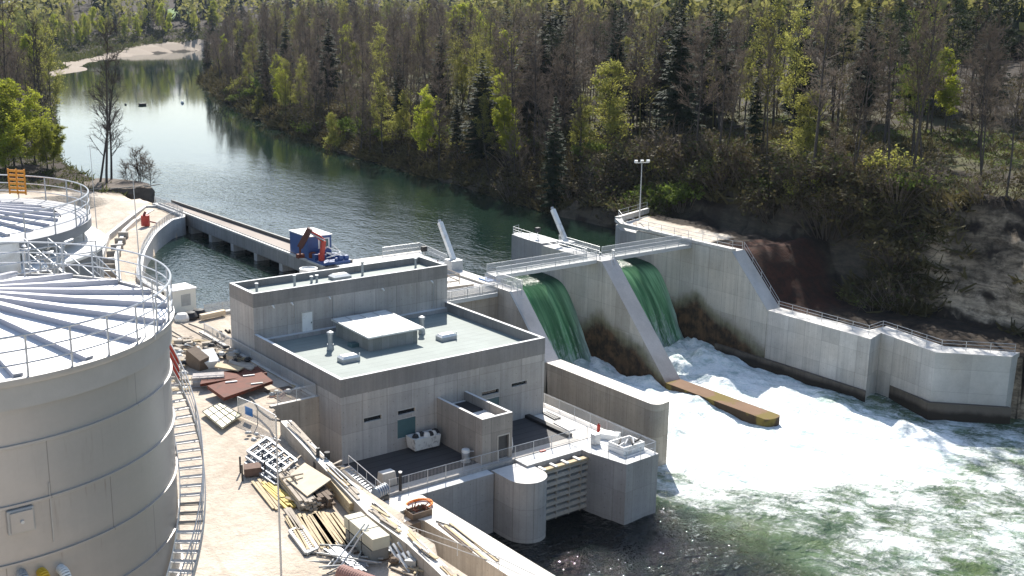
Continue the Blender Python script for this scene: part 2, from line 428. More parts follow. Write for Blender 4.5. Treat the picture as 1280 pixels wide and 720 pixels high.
t = NT('ground_cover'); p = t.pos(); x, y, z = t.sep(p)[0:3]; nz = t.sep(t.nor())[2]
n1 = t.noise(p, .09, 5, .65); n2 = t.noise(p, .9, 4, .65); n3 = t.noise(p, 4.5, 3, .6)
litter = t.mix(t.ramp(n2, .35, .65), (.044, .031, .021), (.020, .016, .012))
grass = t.mix(t.ramp(n2, .3, .7), (.075, .098, .022), (.11, .095, .04))
soil = t.mix(t.m_('MULTIPLY', t.attr('grass'), t.ramp(n1, .40, .56)), litter, grass)
strat = t.noise(t.comb(t.m_('MULTIPLY', x, .12), t.m_('MULTIPLY', y, .12), t.m_('ADD', t.m_('MULTIPLY', z, 1.5), t.m_('MULTIPLY', n2, 1.2))), 1., 5, .7)
rock = t.mix(t.ramp(strat, .28, .72), (.20, .155, .11), (.62, .485, .34))
rock = t.mix(t.ramp(n1, .42, .58), rock, t.mul(rock, .45))
n5 = t.noise(t.scale(p, .5, .5, .9), 1., 6, .75, .4); rock = t.mul(rock, t.ramp(n5, .34, .60, .38, 1.12))
rock = t.mix(t.ramp(t.m_('ADD', y, t.m_('MULTIPLY', n1, 14.)), 3., 11., 0., .86), rock, t.mix(n2, (.030, .025, .018), (.075, .060, .042)))
land = t.mix(t.ramp(t.m_('ADD', nz, t.m_('MULTIPLY', t.m_('SUBTRACT', n1, .5), .5)), .58, .78), rock, soil)
land = t.mix(t.attr('red_earth'), land, t.mix(t.ramp(n2, .35, .65), (.065, .027, .017), (.036, .020, .014)))
dx = t.noise(t.scale(p, .35, .06, .2), 1., 4, .6)
gr = t.mix(t.ramp(n2, .3, .72), (.52, .445, .36), (.42, .35, .275))
gr = t.mix(t.ramp(n1, .42, .66), gr, (.60, .53, .44)); gr = t.mul(gr, t.m_('ADD', .72, t.m_('MULTIPLY', n3, .55)))
gr = t.mix(t.ramp(t.voro(p, 2.2), .0, .12, .55, 0.), gr, (.22, .18, .14))
trk = t.noise(t.comb(t.m_('ADD', t.m_('MULTIPLY', x, .75), t.m_('MULTIPLY', y, -.12)), t.m_('MULTIPLY', y, .05), 4.), 1., 4, .65)
gr = t.mix(t.ramp(trk, .52, .68, 0, .42), gr, (.34, .285, .225))
gr = t.mix(t.ramp(dx, .62, .72, 0, .45), gr, (.30, .25, .20))
land = t.mix(t.ramp(t.m_('ADD', t.attr('bar'), t.m_('MULTIPLY', t.m_('SUBTRACT', n1, .5), .6)), .4, .55), land, t.mix(n2, (.27, .225, .18), (.34, .285, .23)))
col = t.mix(t.ramp(t.m_('ADD', t.attr('gravel'), t.m_('MULTIPLY', t.m_('SUBTRACT', n2, .5), .5)), .35, .6), land, gr)
hb = t.m_('ADD', t.m_('ADD', t.m_('MULTIPLY', n2, .6), t.m_('MULTIPLY', n3, .25)), t.m_('MULTIPLY', t.m_('MULTIPLY', strat, 1.2), t.ramp(nz, .6, .8, 1., 0.)))
me.materials.append(t.end(t.bsdf(col, .95, spec=.2, normal=t.bump(hb, .8, .35))))
ground = bpy.data.objects.new('ground', me); COL.objects.link(ground); ground['kind'] = 'structure'

# ================================================================== WATER
# upstream pool
PIER1, PIER2, ABUT = (31.5, 33.3), (49.0, 51.5), 66.0
mb = MB()
ylist = [33, 36, 40, 46, 54, 64, 78, 100, 140, 200, 300, 450, 700, 1100]
for a, b in zip(ylist[:-1], ylist[1:]):
    mb.quad((2, a, ZU), (1500 if a > 200 else 260, a, ZU), (1500 if a > 200 else 260, b, ZU), (2, b, ZU))
t = NT('river_water'); p = t.pos(); x, y, z = t.sep(p)[0:3]
w1 = t.noise(t.scale(p, .55, .28, 1.), 1., 3, .55, .6); w2 = t.noise(t.scale(p, 1.9, 1.1, 1.), 1., 2, .6); w3 = t.noise(t.scale(p, .05, .018, 1.), 1., 4, .6)
near = t.ramp(y, 60., 190., 1., .05)
near = t.m_('MULTIPLY', near, t.ramp(t.m_('SUBTRACT', x, t.m_('MULTIPLY', y, .12)), 40., 66., 1., .22))
calm = t.m_('MULTIPLY', near, t.ramp(w3, .35, .6, .45, 1.))
h = t.m_('MULTIPLY', t.m_('ADD', t.m_('MULTIPLY', w1, .8), t.m_('MULTIPLY', w2, .75)), calm)
body = t.mix(t.ramp(w3, .4, .6), (.006, .018, .014), (.010, .024, .016))
rivm = t.end(t.bsdf(body, .05, spec=.5, ior=1.42, normal=t.bump(h, .9, .26)))
river = mb.build('river_water', rivm, kind='structure')

# falls: two curved sheets over the crest
PROF = [(34.6, 4.3), (33.0, 4.28), (31.5, 4.2), (30.0, 4.02), (28.8, 3.62), (27.8, 2.95), (26.8, 2.0), (25.8, .9), (24.8, -.5), (23.8, -2.2), (22.8, -4.0), (21.8, -5.6), (21.2, -6.6)]
def prof_dense(k):
    out = []
    for i in range(len(PROF)-1):
        for j in range(k):
            u = j/k; p0 = PROF[max(0, i-1)]; p1 = PROF[i]; p2 = PROF[i+1]; p3 = PROF[min(len(PROF)-1, i+2)]
            c = lambda a, b, c_, d: .5*((2*b)+(-a+c_)*u+(2*a-5*b+4*c_-d)*u*u+(-a+3*b-3*c_+d)*u**3)
            out.append((c(p0[0], p1[0], p2[0], p3[0]), c(p0[1], p1[1], p2[1], p3[1])))
    out.append(PROF[-1]); return out
t = NT('falling_water'); at = t.n("ShaderNodeUVMap"); uv = t.sep(at.outputs[0]); u_, v_ = uv[0], uv[1]
p = t.pos()
s1 = t.noise(t.comb(t.m_('MULTIPLY', u_, 1.5), t.m_('MULTIPLY', v_, .10), 0.), 1., 5, .68, .25)
s2 = t.noise(t.comb(t.m_('MULTIPLY', u_, .42), t.m_('MULTIPLY', v_, .03), 7.), 1., 3, .6)
s3 = t.noise(t.comb(t.m_('MULTIPLY', u_, 5.), t.m_('MULTIPLY', v_, .9), 2.), 1., 4, .75, .6)
drop = t.ramp(v_, 5.0, 17.5)
g = t.mix(t.ramp(s1, .28, .70), (.075, .25, .115), (.40, .74, .40))
g = t.mix(t.ramp(s2, .40, .62, 0., .7), g, (.03, .11, .05))
g = t.mix(t.ramp(v_, 4., 7.5), (.012, .06, .032), g)
white = t.m_('MULTIPLY', t.ramp(t.m_('ADD', t.m_('MULTIPLY', s3, .55), t.m_('ADD', t.m_('MULTIPLY', s1, .5), t.m_('MULTIPLY', drop, .25))), .68, .92), t.m_('ADD', .15, t.m_('MULTIPLY', drop, .85)), clamp=True)
edge = t.m_('MULTIPLY', t.ramp(t.attr('edge'), .75, 1.), drop)
white = t.m_('MAXIMUM', white, t.m_('MULTIPLY', edge, .7))
col = t.mix(white, g, (.74, .80, .80))
nb = t.bump(t.m_('ADD', t.m_('MULTIPLY', s1, .7), t.m_('MULTIPLY', s3, .4)), .7, .25)
fr = t.n("ShaderNodeBsdfTranslucent"); t.put(fr.inputs[0], col); 
pr_ = t.bsdf(col, t.ramp(drop, 0., 1., .16, .55), spec=.25, normal=nb, ior=1.2)
M['fall'] = t.end(t.mixs(.22, pr_, fr.outputs[0]))
def fall(x0, x1, seed, label):
    pr_ = prof_dense(7); n = 90; mb = MB(); uvs = []; eds = []; s = 0; last = pr_[0]
    for j, (yy, zz) in enumerate(pr_):
        s += math.hypot(yy-last[0], zz-last[1]); last = (yy, zz); k = sstep(5, 15, s)
        for i in range(n+1):
            u = i/n; xx = lerp(x0, x1, u)
            b = k*(.6*noise.noise((xx*.55+seed, s*.05, 0))+.34*noise.noise((xx*1.7+seed, s*.15, 4))+.20*noise.noise((xx*3.6+seed, s*.5, 9))+.14*sstep(10, 17, s)*noise.noise((xx*6+seed, s*1.6, 2)))
            sd = k*.5*(2*abs(u-.5))**6
            mb.v.append(V((xx, yy-b+sd*.8, zz-sd*.35))); uvs.append((xx+seed*7, s)); eds.append((2*abs(u-.5)))
    for j in range(len(pr_)-1):
        for i in range(n):
            a = j*(n+1)+i; mb.f.append((a, a+n+1, a+n+2, a+1))
    o = mb.build('water_fall', M['fall'], smooth=True, loc=((x0+x1)/2, 22, ZD)); me = o.data
    uvl = me.uv_layers.new(name='UVMap')
    for lp in me.loops: uvl.data[lp.index].uv = uvs[lp.vertex_index]
    me.attributes.new('edge', 'FLOAT', 'POINT').data.foreach_set('value', eds)
    o['kind'] = 'structure'; return o
fall(PIER1[1], PIER2[0], 0., ''); fall(PIER2[1], ABUT, 13., '')

# tailwater with foam and standing waves
def foam_at(x, y):
    n = fbm(x, y, 2, .07, 4); n2 = fbm(x, y, 7, .22, 4)
    front = interp([(26, 4), (30, -4.5), (32.5, -8), (35, -16), (38, -20), (44, -24), (56, -25), (66, -24), (74, -24)], x)
    f = .55*sstep(-15, 0, y-front+6*n+2.5*n2)+.45*sstep(-3, 5, y-front+7*n+3*n2)
    right = sstep(-15, -5, (x-74)+ (y+12)*.05+3*n)     # slack streak along the right wall
    if y < 3: f *= 1-.75*right*sstep(3, -8, y)
    st = .80*sstep(-95, -32, y)*sstep(12, 38, x+.3*(y+25))*(.70+.5*n2+.5*n)
    st2 = .30*sstep(-60, -20, y)*sstep(26, 36, x)*(.6+n2)
    f = max(f, st, st2)
    if x < 28: f *= sstep(24, 29, x+.5*n)
    return max(0., min(1., f))
def wave_at(x, y):
    k = sstep(-30, 14, y)*sstep(30, 36, x); b = sstep(-80, -20, y)
    z = .85*k*(fbm(x, y*.7, 0, .14, 4))+.34*k*fbm(x, y*.6, 4, .6, 4)+.16*b*fbm(x*.8+y*.3, y, 8, .22, 3)
    z += .45*sstep(-14, 2, y)*sstep(31.5, 37, x)*(1-sstep(60, 66, x))
    z += 1.0*exp(-((y-15)/5)**2)*sstep(31, 36, x)*(.5+.9*fbm(x, y, 1, .3, 4))
    z += 1.1*exp(-((y-21.3)/1.6)**2)*sstep(31, 36, x)*(.5+.9*fbm(x, y, 12, .55, 3))
    return z
gx = axis([(-14, 20, 26), (20, 82, 190), (82, 150, 24)])+geo(150, 420, 12, 1.2)[1:]
gy = geo(-64, -420, 14, 1.2)[::-1][:-1]+axis([(-64, -30, 70), (-30, 24, 170)])
wv = []; wf = []; fo = []
for y in gy:
    for x in gx:
        wv.append((x, y, ZD+wave_at(x, y))); fo.append(foam_at(x, y))
for j in range(len(gy)-1):
    for i in range(len(gx)-1):
        a = j*len(gx)+i; wf.append((a, a+1, a+len(gx)+1, a+len(gx)))
me = bpy.data.meshes.new('tailwater'); me.from_pydata(wv, [], wf); me.update(); me.polygons.foreach_set('use_smooth', [True]*len(me.polygons))
me.attributes.new('foam', 'FLOAT', 'POINT').data.foreach_set('value', fo)
t = NT('tailwater'); p = t.pos(); x, y, z = t.sep(p)[0:3]
warp = t.n("ShaderNodeVectorMath", operation='ADD'); t.put(warp.inputs[0], p); t.put(warp.inputs[1], t.mul(t.noise(p, .25, 3, .6, color=True), 3.2))
q = warp.outputs[0]
rot = t.n("ShaderNodeVectorRotate", rotation_type='Z_AXIS'); t.put(rot.inputs['Vector'], q); rot.inputs['Angle'].default_value = radians(-28)
a1 = t.noise(t.scale(rot.outputs[0], 1.15, .42, 1.), 1., 6, .72); a2 = t.noise(q, 2.4, 5, .75); a3 = t.noise(q, .18, 3, .6); a4 = t.noise(t.scale(rot.outputs[0], .34, .10, 1.), 1., 3, .6)
fm = t.attr('foam')
k = t.m_('ADD', fm, t.m_('MULTIPLY', t.m_('SUBTRACT', t.m_('ADD', t.m_('ADD', t.m_('MULTIPLY', a1, .45), t.m_('MULTIPLY', a2, .30)), t.m_('MULTIPLY', a4, .25)), .5), 2.9))
k = t.m_('MULTIPLY', t.ramp(k, .30, .95), t.ramp(fm, .02, .12))
k = t.m_('MAXIMUM', k, t.ramp(fm, .74, .95))
deep = t.mix(t.ramp(a3, .38, .62), (.012, .026, .014), (.060, .085, .022))
deep = t.mix(t.ramp(x, 20., 34.), (.004, .007, .007), deep)  # near-black on the hall side: shadow and building reflection painted into the colour
deep = t.mix(t.m_('MULTIPLY', fm, .75), deep, (.20, .31, .18))
col = t.mix(k, deep, t.mix(t.ramp(t.m_('ADD', t.m_('MULTIPLY', a1, .6), t.m_('MULTIPLY', a4, .4)), .38, .54), (.42, .52, .50), t.mix(t.ramp(a2, .35, .65), (.74, .80, .79), (.92, .93, .92))))  # blue-grey streaks are foam shading painted into the colour
wv1 = t.noise(t.scale(rot.outputs[0], .5, .8, 1.), 1., 3, .5, .3); wv2 = t.noise(t.scale(p, 1.3, 1.9, 1.), 1., 3, .55, .2)
hh = t.m_('ADD', t.m_('MULTIPLY', wv1, 1.7), t.m_('MULTIPLY', wv2, .75))
hh = t.m_('ADD', hh, t.m_('MULTIPLY', t.m_('MULTIPLY', t.m_('ADD', a1, a2), k), .35))
hh = t.m_('MULTIPLY', hh, t.ramp(fm, .5, .95, 1., .45))
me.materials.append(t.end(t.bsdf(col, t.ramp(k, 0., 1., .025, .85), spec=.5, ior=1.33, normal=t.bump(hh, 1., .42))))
o = bpy.data.objects.new('tailwater', me); COL.objects.link(o); o['kind'] = 'structure'
# ================================================================== POWERHOUSE
W, D, E_, H1, H2, ZR, ZR2 = 22.4, 16.58, 5.27, 7.72, 11.74, 6.75, 11.05
def ringwall(mb, x0, y0, x1, y1, z0, z1, th):
    mb.box((x0, y0, z0), (x1, y0+th, z1)); mb.box((x0, y1-th, z0), (x1, y1, z1))
    mb.box((x0, y0+th, z0), (x0+th, y1-th, z1)); mb.box((x1-th, y0+th, z0), (x1, y1-th, z1))
def wallwith(mb, x0, x1, z0, z1, y0, th, holes):
    """wall slab facing -Y with rectangular openings (xa, xb, za, zb)"""
    xs_ = sorted({x0, x1, *[h[0] for h in holes], *[h[1] for h in holes]}); zs_ = sorted({z0, z1, *[h[2] for h in holes], *[h[3] for h in holes]})
    for a, b in zip(xs_[:-1], xs_[1:]):
        for c, d in zip(zs_[:-1], zs_[1:]):
            if not any(h[0] <= a and b <= h[1] and h[2] <= c and d <= h[3] for h in holes): mb.box((a, y0, c), (b, y0+th, d))
bld = thing('concrete_building', 'large flat roofed grey concrete hall with a taller block behind, beside the spillway', 'building', (0, 0, 0))
wins = [(2.15, 4.05, 3.33, 3.82), (5.64, 7.56, 3.26, 3.76), (14.87, 16.95, 3.2, 3.68), (18.34, 20.3, 3.42, 3.86)]
tall = [(5.64, 7.56, 1.1, 2.9), (14.87, 16.95, .9, 2.86)]
BAND = 6.1
mb = MB(); wallwith(mb, 0, W, -.3, BAND, 0, .5, wins+tall)
mb.box((0, .5, -.3), (.5, D, BAND)); mb.box((W-.5, .5, -.3), (W, D, BAND)); mb.build('wall', M['concrete'], bld)
mb = MB(); mb.box((-.012, -.012, BAND), (W+.012, .32, H1)); mb.box((-.012, .32, BAND), (.32, D-.005, H1)); mb.box((W-.32, .32, BAND), (W+.012, D-.005, H1)); mb.build('parapet', M['concrete_band'], bld)
mb = MB(); mb.box((.3, .3, ZR-.4), (W-.3, D, ZR)); mb.build('roof', M['roof'], bld)
mb = MB(); mb.box((.33, D-.55, ZR), (W-.33, D, ZR+.42)); mb.build('roof_kerb', M['concrete_cool'], bld)
mb = MB(); mb.box((0, D, -.3), (W, D+E_, 10.35)); mb.build('upper_wall', M['concrete'], bld)
mb = MB(); ringwall(mb, -.012, D-.012, W+.012, D+E_, 10.35, H2, .34); mb.build('upper_parapet', M['concrete_band'], bld)
mb = MB(); mb.box((.33, D+.33, 10.36), (W-.33, D+E_-.34, ZR2)); mb.build('upper_roof', M['roof'], bld)
for k, (a, b, c, d) in enumerate(wins):
    mb = MB(); mb.box((a, .22, c), (b, .26, d)); w_ = mb.build('window', M['glass'], bld)
    mb = MB(); e = .05
    for q in ((a-.02, a+e, c-.02, d+.02), (b-e, b+.02, c-.02, d+.02), (a+e, b-e, c-.02, c+e*.7), (a+e, b-e, d-e, d+.02)): mb.box((q[0], -.02, q[2]), (q[1], .2, q[3]))
    mb.build('frame', M['concrete_light'], w_)
for (a, b, c, d) in tall:
    mb = MB(); mb.box((a, .06, c), (b, .12, d)); pn = mb.build('blind_panel', M['teal'], bld)
    mb = MB(); mb.box((a, -.03, d-.03), (b, .06, d+.03)); mb.build('sill', M['concrete_light'], pn)
mb = MB(); mb.box((5.09, D-.05, 6.92), (6.21, D-.012, 9.06)); dr = mb.build('door', M['white_paint'], bld)
mb = MB()
for q in ((5.0, 5.09, 6.92, 9.15), (6.21, 6.3, 6.92, 9.15), (5.09, 6.21, 9.06, 9.15)): mb.box((q[0], D-.08, q[2]), (q[1], D-.012, q[3]))
mb.build('door_frame', M['concrete_light'], dr)
mb = MB(); mb.box((6.05, D-.1, 7.9), (6.12, D-.05, 8.05)); mb.build('handle', M['dark_steel'], dr)
for x in (1.9, 3.9, 8.0, 14.2, 20.2):
    mb = MB(); mb.box((x, D-.22, 10.2), (x+.16, D-.01, 10.34)); mb.tube((x+.08, D-.2, 10.27), (x+.08, D-.42, 10.15), .07, 8); lm = mb.build('wall_lamp', M['white_paint'], bld)
for x in (4.35, 8.55, 20.6):
    mb = MB(); mb.tube((x, D-.06, 7.2), (x, D-.06, 10.2), .035, 6); mb.build('downpipe', M['steel'], bld)
# roof hatch
hx0, hx1, hy0, hy1 = 7.8, 13.15, 8.25, 14.7
mb = MB(); mb.box((hx0, hy0, ZR), (hx1, hy1, 8.05)); ht = mb.build('roof_hatch', concrete('hatch_panels', (.26, .27, .265), panel=.9, lift=5, streak=.3, line=1.4), bld)
mb = MB(); zf, zb_ = 8.1, 8.32
mb.hexa([(hx0-.35, hy0-.35, zf), (hx1+.5, hy0-.35, zf), (hx1+.5, hy1+.3, zb_), (hx0-.35, hy1+.3, zb_)], [(hx0-.35, hy0-.35, zf+.14), (hx1+.5, hy0-.35, zf+.14), (hx1+.5, hy1+.3, zb_+.14), (hx0-.35, hy1+.3, zb_+.14)])
mb.build('hatch_lid', roof_mat('hatch_lid_sheet', (.60, .62, .60), 1.6), ht)
mb = MB()
for k in range(5):
    x = hx0-.35+k*(hx1-hx0+.85)/4; mb.beam((x, hy0-.36, zf+.16), (x, hy1+.3, zb_+.16), .06, .05)
mb.build('lid_seam', M['steel'], ht)
mb = MB(); mb.box((hx0-.8, hy0+2.0, ZR), (hx0, hy0+2.8, ZR+.35)); mb.build('hatch_step', M['teal'], ht)
for (vx, vy) in ((5.1, 10.95), (15.2, 10.6)):
    mb = MB(); mb.tube((vx, vy, ZR), (vx, vy, ZR+.55), .36, 14, .30); mb.tube((vx, vy, ZR+.55), (vx, vy, ZR+1.5), .25, 14); vt = mb.build('vent_pipe', M['alu'], bld, smooth=True)
    mb = MB(); mb.tube((vx, vy, ZR+1.5), (vx, vy, ZR+1.72), .34, 14, .34); mb.tube((vx, vy, ZR+1.72), (vx, vy, ZR+1.85), .34, 14, .1); mb.build('vent_cap', M['alu'], vt, smooth=True)
for (vx, vy) in ((4.75, 6.9), (16.1, 7.6)):
    mb = MB(); mb.box((vx-.9, vy-.55, ZR), (vx+.9, vy+.55, ZR+.38)); sk = mb.build('skylight_kerb', M['steel'], bld)
    mb = MB(); mb.hexa([(vx-.92, vy-.57, ZR+.38), (vx+.92, vy-.57, ZR+.38), (vx+.92, vy+.57, ZR+.38), (vx-.92, vy+.57, ZR+.38)], [(vx-.7, vy-.38, ZR+.6), (vx+.7, vy-.38, ZR+.6), (vx+.7, vy+.38, ZR+.6), (vx-.7, vy+.38, ZR+.6)]); mb.build('skylight_dome', M['white_paint'], sk)
    mb = MB(); mb.tube((vx+.85, vy-.5, ZR), (vx+.85, vy-.5, ZR+.75), .05, 6); mb.build('skylight_post', M['white_paint'], sk)
for (vx, vy, hh) in ((1.7, 19.3, .8), (5.95, 19.6, 1.0), (8.0, 19.9, .55), (8.6, 19.9, .6), (14.0, 20.0, 1.3), (20.6, 20.0, .9)):
    mb = MB(); mb.tube((vx, vy, ZR2), (vx, vy, ZR2+hh), .13, 10); mb.tube((vx, vy, ZR2+hh), (vx, vy, ZR2+hh+.15), .19, 10); mb.build('roof_vent', M['alu'], bld, smooth=True)
mb = MB(); mb.box((10.3, 19.3, ZR2), (12.3, 20.6, ZR2+.32)); sk = mb.build('upper_skylight_kerb', M['steel'], bld)
mb = MB(); mb.hexa([(10.28, 19.28, ZR2+.32), (12.32, 19.28, ZR2+.32), (12.32, 20.62, ZR2+.32), (10.28, 20.62, ZR2+.32)], [(10.6, 19.6, ZR2+.55), (12.0, 19.6, ZR2+.55), (12.0, 20.3, ZR2+.55), (10.6, 20.3, ZR2+.55)]); mb.build('upper_skylight_dome', M['white_paint'], sk)
# stair head block in front of the facade
bx0, bx1, by0, by1, bz = 9.85, 13.15, -6.95, 0.0, 4.15
mb = MB(); wallwith(mb, bx0, bx1, 0, bz, by0, .28, [(11.6, 12.75, .02, 2.2)])
mb.box((bx0, by0+.28, 0), (bx0+.28, -.01, bz)); mb.box((bx1-.28, by0+.28, 0), (bx1, -.01, bz)); mb.box((bx0+.28, by0+.28, 3.2), (bx1-.28, -.01, 3.3))
sh_ = mb.build('stair_head', concrete('concrete_stair_head', (.29, .275, .26), off=.9, top=(.70, .69, .66)), bld)
mb = MB(); mb.box((11.6, by0+.2, .02), (12.75, by0+.25, 2.2)); mb.build('stair_door', M['dark_steel'], sh_)
mb = MB()
for a, b, c, d in ((11.5, 11.6, .02, 2.3), (12.75, 12.85, .02, 2.3), (11.6, 12.75, 2.2, 2.3)): mb.box((a, by0-.03, c), (b, by0+.1, d))
mb.build('stair_door_frame', M['concrete_light'], sh_)
mb = MB(); mb.lathe((11.5, -5.4, 3.3), [(0.02, .55), (.5, .5), (.9, .25), (1.05, 0)], 14); tag(mb.build('sand_bag', M['tarp'], smooth=True), 'white dusty sack lying on the open top of the small concrete stair head', 'sack')
mb = MB(); mb.box((10.25, -3.2, 3.3), (12.7, -.6, 3.42)); tag(mb.build('debris_tray', M['black']), 'black sheet of roofing scrap at the back of the stair head top', 'roofing sheet')

# front deck
mb = MB(); mb.box((-4.5, -7.5, -1.2), (W-.2, 0, -.004)); o = mb.build('deck', concrete('concrete_deck_edge', (.33, .335, .345), off=.3, top=(.50, .47, .43))); o['kind'] = 'structure'
mb = MB(); mb.box((.1, -6.4, -.004), (W-2.3, 0, .02)); o = mb.build('deck_membrane', M['deck']); o['kind'] = 'structure'
mb = MB(); mb.box((W-2.3, -6.4, -.004), (W-1.75, 0, .32)); o = mb.build('deck_upstand', M['black']); o['kind'] = 'structure'
# walkway by the right of the hall
mb = MB(); mb.prism([(W-1.75, -7.5), (24.4, -7.5), (24.4, 20), (W+.02, 20), (W+.02, .0), (W-1.75, 0)], -2, .0); o = mb.build('side_walkway', M['concrete_warm']); o['kind'] = 'structure'
# wall below deck down to the water
mb = MB(); mb.box((-1, -8.5, -9), (10.0, -7.5, -.3)); mb.box((13.0, -9.3, -1.25), (19.3, -7.5, -.05)); mb.box((10, -8.1, -9), (24.3, -7.52, -1.26))
tag(mb.build('retaining_wall', M['concrete_cool']), 'cool grey concrete wall dropping from the deck edge into the water left of the rounded pier', 'wall')
railing('picket railing along the front edge of the dark deck', [(.3, -7.25, 0), (13.2, -7.35, 0), (19.4, -7.4, 0), (21.6, -7.4, 0)], 1.1, 1.95, (1.,), infill='pickets')
railing('wire mesh railing on the walkway beside the right side of the hall', [(24.25, 16, 0), (24.2, -7.2, 0), (24.15, -13.75, 0)], 1.1, 2.4, (1., .93), infill='mesh')
railing('two bar railing around the outer corner of the many sided pier', [(19.6, -10.2, 0), (20.3, -14.0, 0), (24.0, -13.8, 0)], 1.1, 1.9, (1., .5))

# piers in the tailwater
mb = MB(); mb.prism([(19.3, -7.55), (19.3, -10.1), (20.2, -14.2), (24.3, -14.0), (24.4, -7.55)], -10, -.02); tag(mb.build('concrete_pier', M['concrete_cool']), 'tall angular grey concrete pier with railings and boxes on top, standing in dark water', 'pier')
arc = [(11.95-1.8*cos(a), -10.5-1.8*sin(a)) for a in [pi*k/20 for k in range(21)]]
mb = MB(); mb.prism([(10.15, -7.95)]+arc+[(13.75, -7.95)], -10, -.25); tag(mb.build('concrete_pier', M['concrete'], smooth=True), 'round nosed concrete pier standing in the dark water left of the slatted gate', 'pier')
# slatted gate
gt = thing('gate', 'slatted grey concrete gate of stacked horizontal beams between two piers', 'gate', (16.2, -10, -5.4))
for k in range(8):
    z = -.75-k*.62; mb = MB(); mb.hexa([(13.76, -10.25, z-.14), (19.28, -10.25, z-.14), (19.28, -9.7, z-.14), (13.76, -9.7, z-.14)], [(13.76, -10.12, z+.14), (19.28, -10.12, z+.14), (19.28, -9.7, z+.14), (13.76, -9.7, z+.14)]); mb.build('beam', M['concrete_warm'], gt)
for x in (14.2, 15.7, 17.2, 18.5):
    mb = MB(); mb.box((x-.05, -10.2, -5.4), (x+.05, -9.9, -.62)); mb.build('stiffener', M['concrete_warm'], gt)
mb = MB(); mb.box((13.76, -10.3, -.61), (19.28, -9.8, -.42)); tp = mb.build('top_beam', M['wood'], gt)
mb = MB()
for x in (14.0, 15.3, 16.6, 18.0): mb.box((x, -10.4, -.42), (x+.25, -9.5, -.30))
mb.build('cleat', M['white_paint'], tp)
mb = MB(); mb.box((13.76, -9.65, -9), (19.28, -9.55, -.6)); mb.build('backing', M['dark_steel'], gt)
mb = MB(); mb.box((15.9, -7.62, -.45), (16.5, -7.4, .05)); mb.box((16.0, -7.7, -.3), (16.4, -7.62, -.05)); tag(mb.build('junction_box', M['red']), 'small red box fixed to the deck edge above the slatted gate', 'box')
# objects on deck
mb = MB(); c = PZ(484, 606, 0); mb.hexa([(c.x-.75, c.y-.5, .02), (c.x+.75, c.y-.5, .02), (c.x+.75, c.y+.5, .02), (c.x-.75, c.y+.5, .02)], [(c.x-.7, c.y-.45, 1.25), (c.x+.55, c.y-.45, 1.25), (c.x+.55, c.y+.35, 1.25), (c.x-.7, c.y+.35, 1.25)]); tag(mb.build('concrete_block', M['concrete_light'], bevel=.08), 'pale concrete block standing on the dark deck near the railing', 'block')
c = PZ(500.5, 613, 0); mb = MB(); mb.tube((c.x, c.y, 0), (c.x, c.y, 1.55), .13, 10); b_ = mb.build('bollard', M['black'], smooth=True); tag(b_, 'black post with a pale cap on the deck beside the concrete block', 'post')
mb = MB(); mb.tube((c.x, c.y, 1.55), (c.x, c.y, 1.65), .15, 10); mb.build('cap', M['white_paint'], b_)
# big white bin with bags
bn = thing('waste_bin', 'scruffy white bin filled with black sacks against the hall wall', 'bin', (7.9, -1.0, 0))
mb = MB(); mb.hexa([(6.5, -1.55, .25), (9.0, -1.65, .25), (9.0, -.35, .25), (6.5, -.25, .25)], [(6.4, -1.65, 1.35), (9.1, -1.75, 1.35), (9.1, -.25, 1.35), (6.4, -.15, 1.35)]); mb.build('body', plain('scuffed_white', (.68, .68, .66), .6, 0, .1, 2., dirt=(.05, .05, .06), dirt_scale=1.1), bn)
for k in range(7):
    c = V((6.8+k*.36, -1.0+random.uniform(-.35, .35), 1.35)); r = random.uniform(.3, .42); mb = MB(); mb.lathe(c, [(r*.9, -.15), (r, .05), (r*.7, .26), (.06, .36)], 9); mb.build('sack', M['black'] if k % 2 == 0 else M['tarp'], bn, smooth=True)
mb = MB(); mb.box((6.6, -1.4, .0), (6.9, -.5, .25)); mb.box((8.6, -1.4, 0), (8.9, -.5, .25)); mb.build('skid', M['dark_steel'], bn)
# pump unit
c = PZ(582, 577, 0); pu = thing('pump', 'grey cylindrical pump with a white cap next to the stair head', 'pump', (c.x, c.y, 0))
mb = MB(); mb.lathe((c.x, c.y, 0), [(.0, .0), (.45, 0), (.45, .12), (.33, .15), (.36, .75), (.28, .85)], 16); mb.build('body', M['steel'], pu, smooth=True)
mb = MB(); mb.lathe((c.x, c.y, 0), [(.30, .85), (.38, .9), (.34, 1.15), (.0, 1.2)], 16); mb.build('cap', M['white_paint'], pu, smooth=True)
mb = MB(); mb.path([(c.x+.3, c.y, .9), (c.x+1.6, c.y-.6, .8), (c.x+2.7, c.y-.8, .85)], .04, 6); mb.build('hose', M['white_paint'], pu)
for px, py, s_, l in ((620, 572, .5, 'white cloth covered cabinet right of the stair head doorway'), (505, 0, 0, '')):
    if s_ == 0: continue
    c = V((13.7, -5.6, 0)); mb = MB(); mb.lathe(c, [(.42, 0), (.5, .5), (.42, 1.3), (.2, 1.6), (0, 1.62)], 8); tag(mb.build('covered_cabinet', M['tarp'], smooth=True), l, 'cabinet')
c = PZ(594, 540, 0)
